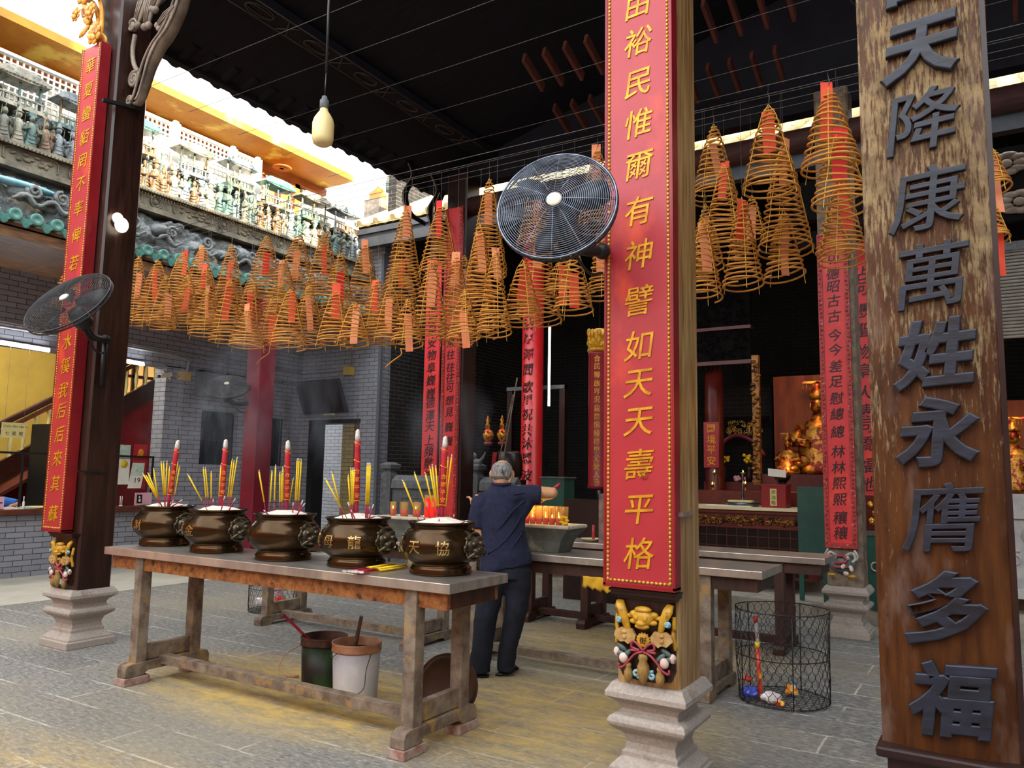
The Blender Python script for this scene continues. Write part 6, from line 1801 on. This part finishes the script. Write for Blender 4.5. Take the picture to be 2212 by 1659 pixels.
MB().box(-1.2, 9.36, 1.0, -.5, 9.44, 1.38).build('board', 'altarred', t)
mb = MB()
for k in range(34):
    mb.ell((-1.17+random.uniform(0, .4), 9.35, 1.08+random.uniform(0, .22)), (.03, .02, .03), 7, 5)
mb.build('flowers', 'tinsel', t)
tag(MB().box(-1.95, 9.5, .5, -1.64, 9.54, 1.46).box(-1.95, 9.5, .17, -1.9, 9.54, .5).box(-1.69, 9.5, .17, -1.64, 9.54, .5).build('green_board', 'greenpaint'), 'dark green standing board between altar counter and flowered red board', 'board')
# dishes on the far table
for k in range(7):
    o = tag(MB().lathe([(.05, 0), (.085, .008), (.09, .014), (.083, .014), (.05, .006)], 28, (-2.62, 7.55, .8605+k*.0125)).build('dish', 'altartop'),
            'cream dish in the stack on the farthest table, %s from the bottom' % ORD[k], 'dish', 'stack of cream dishes')
t = thing('shallow_dish', 'shallow cream dish holding a red candle beside the red middle board', 'dish', (-3.72, 7.55, .86))
MB().lathe([(.06, 0), (.11, .025), (.12, .03), (.11, .03), (.06, .01)], 28, (-3.62, 7.5, .861)).build('plate', 'altartop', t)
MB().tube([(-3.6, 7.5, .87), (-3.595, 7.5, 1.03)], .016, 10).build('candle', 'redpanel', t)
t = thing('iron_stand', 'grey upright metal stand at the left edge of the red middle board', 'stand', (-3.4, 7.4, .86))
MB().box(-3.5, 7.42, .861, -3.44, 7.5, 1.36).build('upright', 'scroll', t)

# ------------------------------------------------------------------ roof timbers
t = thing('carved_purlin', 'long dark beam with faint carved medallions under the roof', 'beam', (-5.6, 5, 5.9), kind='thing')
MB().box(-5.98, 2.55, 5.97, -5.72, 8.79, 6.06).build('beam', 'soot', t)
M['faint'] = mat('dusty_carved_edge', '#37312f', '#4a4340', 9, 0.8)
MB().tube([(-5.97, 2.6, 5.965), (-5.97, 8.4, 5.965)], .008, 5).tube([(-5.73, 2.6, 5.965), (-5.73, 8.4, 5.965)], .008, 5).build('edge_bead', 'faint', t)
for k in range(7):
    y0 = 3.2+k*.75
    b = MB()
    for a0 in (0, 1):
        b.tube([(-5.85+.09*math.cos(a)*(1 if a0 else .6), y0+.16*math.sin(a), 5.962) for a in (2*PI*j/20 for j in range(20))], .007, 5, closed=True)
    b.tube([(-5.95, y0+.28, 5.962), (-5.75, y0+.42, 5.962)], .007, 5).tube([(-5.75, y0+.28, 5.962), (-5.95, y0+.42, 5.962)], .007, 5)
    b.build('carved_medallion', 'faint', t)
for row, (y0, z0, n_, xa) in enumerate(((6.6, 5.75, 12, -4.0), (8.0, 5.9, 12, -4.4), (7.6, 5.75, 6, -.6))):
    for k in range(n_):
        x_ = xa+k*.24
        tag(MB().beam((x_, y0, z0+.15), (x_, y0+.42, z0), .11, .035, X).build('rafter_strip', 'rafter'),
            'faded red rafter strip under the dark roof, %s from the left in the %s row' % (ORD[k], ['front', 'back', 'right-hand'][row]), 'rafter', 'faded red rafter strips')
t = thing('log_beam', 'thick dark red log beam crossing behind the large fan', 'beam', (-2, 8.6, 5.3), kind='thing')
MB().tube([(-6.2, 8.62, 5.25), (3.6, 8.62, 5.25)], .13, 16).build('log', 'beam', t)
for k, (x_, y_, z_, sgn) in enumerate(((-6.5, 8.35, 5.3, 1), (-6.75, 8.1, 5.5, 1), (-6.3, 8.3, 5.0, -1))):
    t = thing('eave_bracket', ['upper', 'outer', 'lower'][k]+' carved scroll bracket at the dark pillar under the eave', 'carving', (x_, y_, z_-.4), 'carved eave brackets')
    pts = bez([(x_, y_, z_+.4), (x_+sgn*.1, y_, z_+.15), (x_-sgn*.05, y_, z_-.1), (x_+sgn*.06, y_, z_-.4), (x_+sgn*.15, y_+.2, z_-.5)], 24)
    MB().tube(pts, [.05]*len(pts), 8, flat=.5).build('scroll', 'darkcarve', t)
    MB().tube([Vector(p)+Vector((-.045, -.02, 0)) for p in pts], .008, 5).build('edge_line', 'scroll', t)
# ------------------------------------------------------------------ stone troughs with candle glasses
M['trough'] = mat('mossy_grey_trough_stone', '#3f413c', '#5c5d54', 6, 0.8, c3='#7d7c6c', s3=5, bump=.3)
M['troughrim'] = mat('pale_worn_trough_rim', '#a79f86', '#c2baa2', 14, 0.85, bump=.4)
def trough(label, x0, x1, y0, y1, zb, zt, ins):
    t = thing('stone_trough', label, 'trough', ((x0+x1)/2, (y0+y1)/2, zb))
    cx, cy, hx, hy = (x0+x1)/2, (y0+y1)/2, (x1-x0)/2, (y1-y0)/2
    mb = MB()
    prof = [(1-ins, 0), (1-ins*.98, .02), (1-ins*.8, .09), (1-ins*.42, .15), (1-ins*.1, zt-zb-.03)]
    vs, fs = [], []
    for q, z in prof:
        for a, b in ((-1, -1), (1, -1), (1, 1), (-1, 1)):
            vs.append((cx+a*(hx*q), cy+b*(hy*(q*.5+.5*(1-(1-q)*1.6))), zb+z))
    for i in range(len(prof)-1):
        for k in range(4):
            fs.append((i*4+k, i*4+(k+1) % 4, i*4+4+(k+1) % 4, i*4+4+k))
    fs += [(3, 2, 1, 0), tuple(len(vs)-4+k for k in range(4))]
    mb.add(vs, fs).build('basin', 'trough', t)
    r = MB().box(x0, y0, zt-.03, x1, y0+.05, zt).box(x0, y1-.05, zt-.03, x1, y1, zt).box(x0, y0+.05, zt-.03, x0+.05, y1-.05, zt).box(x1-.05, y0+.05, zt-.03, x1, y1-.05, zt)
    r.build('rim', 'troughrim', t, bevel=.012)
    MB().box(x0+.05, y0+.05, zt-.03, x1-.05, y1-.05, zt-.012).build('sand_fill', 'troughrim', t)
    return t
trough('grey stone trough right of the man, full of candle glasses', -3.78, -2.92, 5.62, 5.98, .917, 1.14, .28)
trough('grey stone trough left of the man, behind the 協 censer', -4.98, -4.32, 5.66, 5.98, .922, 1.14, .26)
M['cupglass'] = mat('amber_candle_glass', '#c79a3c', '#d8b050', 3, 0.1, spec=.8, **{'Alpha': .25})
M['redwax'] = glow('glowing_pink_red_wax', '#c2244a', .06)
M['redglass'] = mat('bright_red_candle', '#d0201c', '#e03424', 3, 0.2, **{'Emission Color': lin('#e03020'), 'Emission Strength': .12})
M['redwax'].node_tree.nodes['Principled BSDF'].inputs['Roughness'].default_value = .2
def cup(label, x, y, z, h, r, lit=True, wax=.5):
    t = thing('candle_glass', label, 'candle', (x, y, z), 'candle glasses in the stone troughs')
    MB().lathe([(r*.92, .002), (r, h), (r*.93, h), (r*.85, .006)], 18, (x, y, z)).build('glass', 'cupglass', t)
    MB().lathe([(r*.82, .007), (r*.86, h*wax), (.001, h*wax)], 16, (x, y, z)).build('wax', 'redwax', t)
    if lit:
        MB().lathe([(.001, 0), (.006, .007), (.004, .014), (.001, .026)], 10, (x, y, z+h*wax+.006)).build('flame', 'flame', t)
for k in range(7):
    for j in range(2):
        cup('candle glass, %s from the left in the %s row of the right trough' % (ORD[k], ['front', 'back'][j]), -3.42+k*.062+j*.02, 5.7+j*.075, 1.1295, .145+.012*j, .027, (k+j) % 2 == 0 or k == 5, .42+.08*((k*3+j) % 3))
for k in range(5):
    cup('candle glass, %s from the left in the left trough' % ORD[k], -4.86+k*.075, 5.76+.06*(k % 2), 1.1295, .14, .03, k in (0, 3), .5)
for k in range(2):
    t = thing('tall_candle', ['tall bright red candle glass, left one of the pair beside the man', 'tall bright red candle glass, right one of the pair beside the man'][k], 'candle', (-4.44+k*.068, 5.75, 1.128), 'tall red candle glasses')
    MB().lathe([(.031, 0), (.032, .185), (.001, .185)], 22, (-4.44+k*.068, 5.75, 1.1285)).build('wax', 'redglass', t)
    MB().lathe([(.033, .17), (.033, .215), (.03, .215), (.03, .17)], 22, (-4.44+k*.068, 5.75, 1.1285)).build('glass', 'cupglass', t)
for k, (x_, y_, z_, lb) in enumerate(((-2.99, 5.68, 1.18, 'yellow flower at the right-hand end of the right trough candles'),)):
    mb = MB()
    for j in range(7):
        a = j*.9
        mb.ell((x_+.028*math.cos(a), y_, z_+.028*math.sin(a)), (.02, .008, .012), 8, 5)
    tag(mb.tube([(x_, y_, z_), (x_, y_, 1.13)], .003, 5).build('flower', 'yellowjoss'), lb, 'flower')
cl = bpy.data.lights.new('candle_light', 'POINT'); cl.energy = 1.3; cl.color = (1, .55, .2); cl.shadow_soft_size = .12
clo = bpy.data.objects.new('candle_light', cl); clo.location = (-3.2, 5.72, 1.36); COL.objects.link(clo)

# ------------------------------------------------------------------ the man in the navy shirt, seen from behind, lighting joss sticks
MO = Vector((-3.33, 5.26, 0))
MR, MF = Vector((.851, .525, 0)), Vector((-.525, .851, 0))
def Q(r, f, z):
    return MO+MR*r+MF*f+Z*z
def ring(r, f, z, a, b, tilt=0.0, yaw=0.0):
    u = MR*math.cos(yaw)+MF*math.sin(yaw); w = -MR*math.sin(yaw)+MF*math.cos(yaw)
    return (Q(r, f, z), (u+Z*tilt)*a, w*b)
M['navy'] = mat('navy_polo_cotton', '#14172c', '#1d213c', 40, 0.9, bump=.15, bscale=90)
M['trouser'] = mat('dark_blue_black_trousers', '#0b0e17', '#141929', 14, 0.85, bump=.2)
M['sandal'] = mat('black_sandal_rubber', '#0d0d0e', '#17171a', 10, 0.6)
M['skinlit'] = mat('light_tan_skin', '#b8845c', '#c8966c', 7, 0.5)
M['greyhair'] = mat('short_grey_hair', '#5d5c5c', '#98958f', 50, 0.7, stretch=(1, 1, .35), bump=.5, c3='#3c3b3c', s3=34, lo3=.55, hi3=.62)
sh_l, sh_r = (-.155, .02, 1.375), (.115, .03, 1.405)
el_r, wr_r = (.405, .0, 1.405), (.335, .2, 1.362)
el_l, wr_l = (-.175, -.01, 1.05), (-.225, .21, 1.26)
hc = Q(.0, .07, 1.55)
b = MB()
# torso, neck, head
b.loft([ring(.05, 0, .84, .15, .105), ring(.045, 0, .95, .155, .11), ring(.02, .01, 1.12, .15, .105), ring(-.01, .02, 1.28, .16, .1, .04), ring(-.015, .03, 1.38, .13, .075, .06), ring(-.01, .045, 1.44, .062, .058), ring(-.005, .055, 1.5, .055, .058)], 24)
b.loft([ring(0, .04, 1.455, .05, .055), ring(0, .06, 1.485, .066, .078), ring(0, .07, 1.53, .077, .094), ring(0, .07, 1.575, .08, .1), ring(0, .068, 1.615, .07, .088), ring(0, .066, 1.642, .045, .058), ring(0, .066, 1.652, .015, .02)], 24)
b.ell(Q(0, .155, 1.49), (.035, .035, .032)).ell(Q(0, .182, 1.545), (.016, .018, .024)).ell(Q(0, .165, 1.578), (.045, .02, .014))
for s in (-1, 1):
    b.ell(Q(s*.032, .158, 1.56), (.014, .012, .009), 8, 6).ell(Q(s*.04, .14, 1.525), (.024, .024, .02))
    b.ell(Q(s*.086, .06, 1.545), (.014, .022, .034), 10, 8)
b.ell(Q(0, .172, 1.507), (.022, .012, .006), 8, 6)
# legs (under the trousers) and feet
b.tube([Q(.13, 0, .84), Q(.135, 0, .65), Q(.115, -.01, .46), Q(.075, .02, .26), Q(.045, .03, .08)], [.085, .078, .055, .05, .038], 14)
b.tube([Q(-.04, 0, .84), Q(-.075, -.02, .65), Q(-.105, -.03, .46), Q(-.13, -.03, .26), Q(-.14, -.03, .08)], [.085, .078, .055, .05, .038], 14)
b.loft([(Q(-.13, -.05, .05), Z*.035, MF*.034), (Q(-.18, -.045, .045), Z*.03, MF*.042), (Q(-.24, -.03, .035), Z*.018, MF*.045), (Q(-.285, -.02, .03), Z*.012, MF*.035)], 12)
b.loft([(Q(.03, .02, .05), Z*.035, MR*.034), (Q(.055, .07, .045), Z*.03, MR*.04), (Q(.09, .13, .035), Z*.018, MR*.044), (Q(.11, .17, .03), Z*.012, MR*.035)], 12)
for k in range(5):
    b.tube([Q(-.27+.0, -.055+.018*k, .03), Q(-.315+.006*abs(k-1.5), -.05+.018*k, .026)], [.0095, .008], 7)
    b.tube([Q(.085+.018*k, .155, .03), Q(.1+.018*k, .205-.006*k, .026)], [.0095, .008], 7)
# arms
b.tube([Q(*sh_r), Q(.25, .015, 1.41), Q(*el_r)], [.058, .052, .043], 14)
b.tube([Q(*el_r), Q(.385, .08, 1.39), Q(*wr_r)], [.043, .042, .028], 14).ell(Q(*el_r), .043)
b.tube([Q(*sh_l), Q(-.175, .0, 1.2), Q(*el_l)], [.056, .048, .041], 14)
b.tube([Q(*el_l), Q(-.2, .09, 1.13), Q(*wr_l)], [.041, .04, .027], 14).ell(Q(*el_l), .041)
# right hand: palm behind the bundle, four fingers closed over it, thumb along it
bd0, bd1 = Q(.235, .31, 1.275), Q(.475, .16, 1.475)       # bundle: burning end, red end
ba = (bd1-bd0).normalized()
hp = bd0+(bd1-bd0)*.42
wv = Q(*wr_r)
pn = (hp-wv).normalized()
side = ba.cross(pn).normalized()
pc = hp-pn*.03+side*.008
b.loft([(wv, ba*.024, side*.018), ((wv+pc)/2, ba*.036, side*.019), (pc, ba*.042, side*.017), (pc+pn*.015, ba*.04, side*.014)], 12)
for k in range(4):
    o_ = ba*(-.03+.02*k)
    L = (.88, 1.0, .97, .8)[k]
    p = pc+o_+pn*.012
    b.tube([p, p+pn*.03*L+side*.014, p+pn*.042*L-side*.016, p+pn*.022*L-side*.034, p-pn*.002-side*.03], [.0095, .0095, .009, .008, .007], 8)
b.tube([pc+ba*.036-pn*.025, pc+ba*.056-side*.012, pc+ba*.062+pn*.022-side*.02, pc+ba*.05+pn*.046-side*.018], [.012, .011, .0095, .008], 8)
# left hand, half open in front of him
lw = Q(*wr_l)
ld = (lw-Q(*el_l)).normalized()
lu = MR*.3+MF*.95
lu = (lu-ld*lu.dot(ld)).normalized()
ln = ld.cross(lu)
lp = lw+ld*.05
b.loft([(lw, lu*.024, ln*.018), (lw+ld*.03, lu*.036, ln*.017), (lp, lu*.041, ln*.016), (lp+ld*.03, lu*.038, ln*.013)], 12)
for k in range(4):
    o_ = lu*(-.03+.02*k)
    L = (.85, 1.0, .97, .78)[k]
    p = lp+o_+ld*.028
    b.tube([p, p+ld*.034*L+ln*.004, p+ld*.056*L+ln*.018, p+ld*.064*L+ln*.038], [.0092, .009, .0082, .007], 8)
b.tube([lw+ld*.03+lu*.028, lw+ld*.045+lu*.05+ln*.01, lw+ld*.075+lu*.06+ln*.02], [.012, .0105, .0085], 8)
man = fuse(b.build('person', 'skinlit'), .0058, 3)
tag(man, 'grey-haired person in navy polo and dark trousers, back turned, holding joss over candles', 'person')
man['kind'] = 'thing'
OFF[man.name] = Vector((0, 0, 0))
# polo shirt
s_ = MB()
s_.loft([ring(.045, -.005, .815, .208, .135, .2), ring(.045, -.005, .9, .205, .135, .12), ring(.03, 0, 1.0, .192, .13), ring(.015, .005, 1.12, .178, .125), ring(-.01, .015, 1.26, .18, .12, .02), ring(-.02, .025, 1.345, .168, .105, .06), ring(-.016, .03, 1.4, .14, .09, .05), ring(-.008, .045, 1.44, .085, .07), ring(-.004, .055, 1.475, .066, .066)], 36)
s_.tube([Q(.05, .02, 1.36), Q(.16, .018, 1.385), Q(.25, .012, 1.388), Q(.315, .008, 1.383)], [.1, .082, .078, .076], 18)
s_.tube([Q(-.12, .02, 1.345), Q(-.17, .015, 1.3), Q(-.19, .0, 1.2), Q(-.192, -.005, 1.115)], [.085, .078, .07, .066], 18)
s_.tube(bez([Q(.2, .0, 1.33), Q(.17, -.02, 1.2), Q(.16, -.05, 1.1)], 8), [.06, .06, .05, .04, .03, .03, .03, .03, .03], 10)
shirt = fuse(s_.build('shirt', 'navy', man), .012, 3)
# drape folds as real relief
tx_ = bpy.data.textures.new('fold', 'CLOUDS'); tx_.noise_scale = .11; tx_.noise_depth = 2
dm = shirt.modifiers.new('fold', 'DISPLACE'); dm.texture = tx_; dm.strength = .022; dm.mid_level = .5
fold = MB()
for p in ([Q(-.08, -.085, 1.06), Q(0, -.118, 1.14), Q(.1, -.1, 1.27), Q(.2, -.05, 1.35)], [Q(-.1, -.1, .93), Q(0, -.127, 1.0), Q(.1, -.112, 1.12), Q(.17, -.075, 1.25)], [Q(-.02, -.123, .88), Q(.08, -.122, .97), Q(.17, -.09, 1.1)], [Q(.1, -.07, 1.39), Q(.2, -.05, 1.4), Q(.3, -.05, 1.36)]):
    fold.tube(bez(p, 18), [.004]+[.011]*(len(bez(p, 18))-2)+[.004], 8, flat=.6)
fold.build('shirt_fold', 'navy', man)
MB().tube([Q(-.004+.07*math.cos(a), .05+.07*math.sin(a), 1.468+.006*math.sin(a)) for a in (2*PI*k/24 for k in range(24))], .014, 8, closed=True).build('collar', 'navy', man)
# trousers
p_ = MB()
p_.loft([ring(.045, 0, .92, .165, .115), ring(.05, 0, .82, .185, .13), ring(.05, 0, .74, .185, .13)], 28)
p_.tube([Q(.14, 0, .8), Q(.145, -.005, .66), Q(.135, -.015, .5), Q(.105, .0, .36), Q(.07, .01, .2), Q(.055, .015, .07), Q(.055, .015, .035)], [.108, .1, .088, .08, .074, .07, .07], 20)
p_.tube([Q(-.035, 0, .8), Q(-.065, -.015, .66), Q(-.095, -.03, .5), Q(-.115, -.03, .36), Q(-.128, -.035, .2), Q(-.135, -.035, .07), Q(-.135, -.035, .03)], [.108, .102, .092, .086, .082, .08, .08], 20)
tr = fuse(p_.build('trousers', 'trouser', man), .012, 3)
dm = tr.modifiers.new('fold', 'DISPLACE'); dm.texture = tx_; dm.strength = .02; dm.mid_level = .5
# sandals
for nm, pts, ax_ in (('sandal', [Q(-.07, -.05, 0), Q(-.14, -.05, 0), Q(-.22, -.04, 0), Q(-.3, -.025, 0), Q(-.335, -.02, 0)], MF), ('sandal', [Q(.01, -.03, 0), Q(.04, .04, 0), Q(.075, .11, 0), Q(.115, .19, 0), Q(.13, .222, 0)], MR)):
    w = (.034, .042, .045, .05, .025)
    MB().loft([(p+Z*.011, ax_*q, Z*.011) for p, q in zip(pts, w)], 14).build(nm, 'sandal', man)
    d_ = (pts[3]-pts[1]).normalized()
    for q in (.35, .75):
        c_ = pts[1]+(pts[3]-pts[1])*q
        MB().tube([c_+ax_*.048*math.cos(a)+Z*(.012+.045*math.sin(a)*(1.15-q*.6)) for a in (PI*k/12 for k in range(13))], .016, 8, flat=.3, hint=d_).build('strap', 'sandal', man)
# hair: close grey crop around the sides and back, thin crown
h_ = MB().loft([ring(0, .02, 1.5, .06, .035), ring(0, .035, 1.53, .084, .078), ring(0, .045, 1.575, .087, .09), ring(0, .05, 1.61, .079, .085), ring(0, .052, 1.634, .058, .066), ring(0, .054, 1.645, .03, .035)], 24)
hr = fuse(h_.build('hair', 'greyhair', man), .006, 2)
tx2 = bpy.data.textures.new('hair_grain', 'CLOUDS'); tx2.noise_scale = .008
dm = hr.modifiers.new('grain', 'DISPLACE'); dm.texture = tx2; dm.strength = .006; dm.mid_level = .5
MB().ell(Q(.005, .052, 1.642), (.04, .045, .014), 14, 8).build('bald_crown', 'skinlit', man)
# the bundle of joss sticks in his right hand
t = thing('joss_bundle', 'bundle of joss sticks with red ends held by the man over the candles', 'incense bundle', bd0)
u_, v_, _ = frame(ba)
for k in range(9):
    o_ = (u_*math.cos(k*.7)+v_*math.sin(k*.7))*(.0 if k == 8 else .009)
    MB().tube([bd0+o_, bd0+o_+ba*.2], .004, 6).build('incense', 'yellowjoss', t)
    MB().tube([bd0+o_+ba*.2, bd1+o_], .0035, 6).build('stem', 'redstem', t)
MB().tube([bd0+ba*.24, bd1-ba*.002], .0135, 12).build('wrapper', 'bigred', t)
mb = MB()
for k in range(5):
    mb.ell(bd0+Vector((random.uniform(-.012, .012), random.uniform(-.012, .012), random.uniform(-.01, .02))), (.012, .012, .018), 8, 6)
mb.build('flame', 'flame', t)
# ------------------------------------------------------------------ incense smoke drifting above the censers
def smoke(label, c, size, dens, seed):
    n = NT('drifting_smoke')
    n.t.nodes.remove(n.b)
    out = n.t.nodes['Material Output']
    v = n.coords((1.2, 1.2, .45), off=(seed, seed*.7, 0))
    nz = n.noise(v, 1.9, 5, .62, 1.4)
    f = n.ramp(nz, .52, .78)
    mp = n.n('Mapping'); mp.inputs['Location'].default_value = tuple(-q/s for q, s in zip((0, 0, 0), size)); mp.inputs['Scale'].default_value = tuple(2/s for s in size)
    n.l(n.tc.outputs['Object'], mp.inputs[0])
    ln = n.n('VectorMath', operation='LENGTH'); n.l(mp.outputs[0], ln.inputs[0])
    fall = n.ramp(ln.outputs[1], 1.0, .45)
    d = n.math('MULTIPLY', n.math('MULTIPLY', f, fall), dens)
    vs = n.n('VolumePrincipled')
    vs.inputs['Color'].default_value = (.86, .9, 1, 1)
    vs.inputs['Anisotropy'].default_value = .2
    n.l(d, vs.inputs['Density'])
    n.l(vs.outputs[0], out.inputs['Volume'])
    a, b, e = (q/2 for q in size)
    o = MB().box(-a, -b, -e, a, b, e).build('smoke', n.m)
    o.location = c
    tag(o, label, 'smoke', None, 'stuff')
smoke('thin bluish smoke drifting above the three left-hand censers', (-5.9, 4.9, 2.2), (3.4, 1.5, 1.7), 1.3, 3)
smoke('small wisp of smoke between the fourth and fifth censer', (-3.6, 4.9, 1.9), (1.0, .7, .8), 1.5, 8)
bpy.data.objects.remove(_fo, do_unlink=True)
bpy.data.curves.remove(_fc)
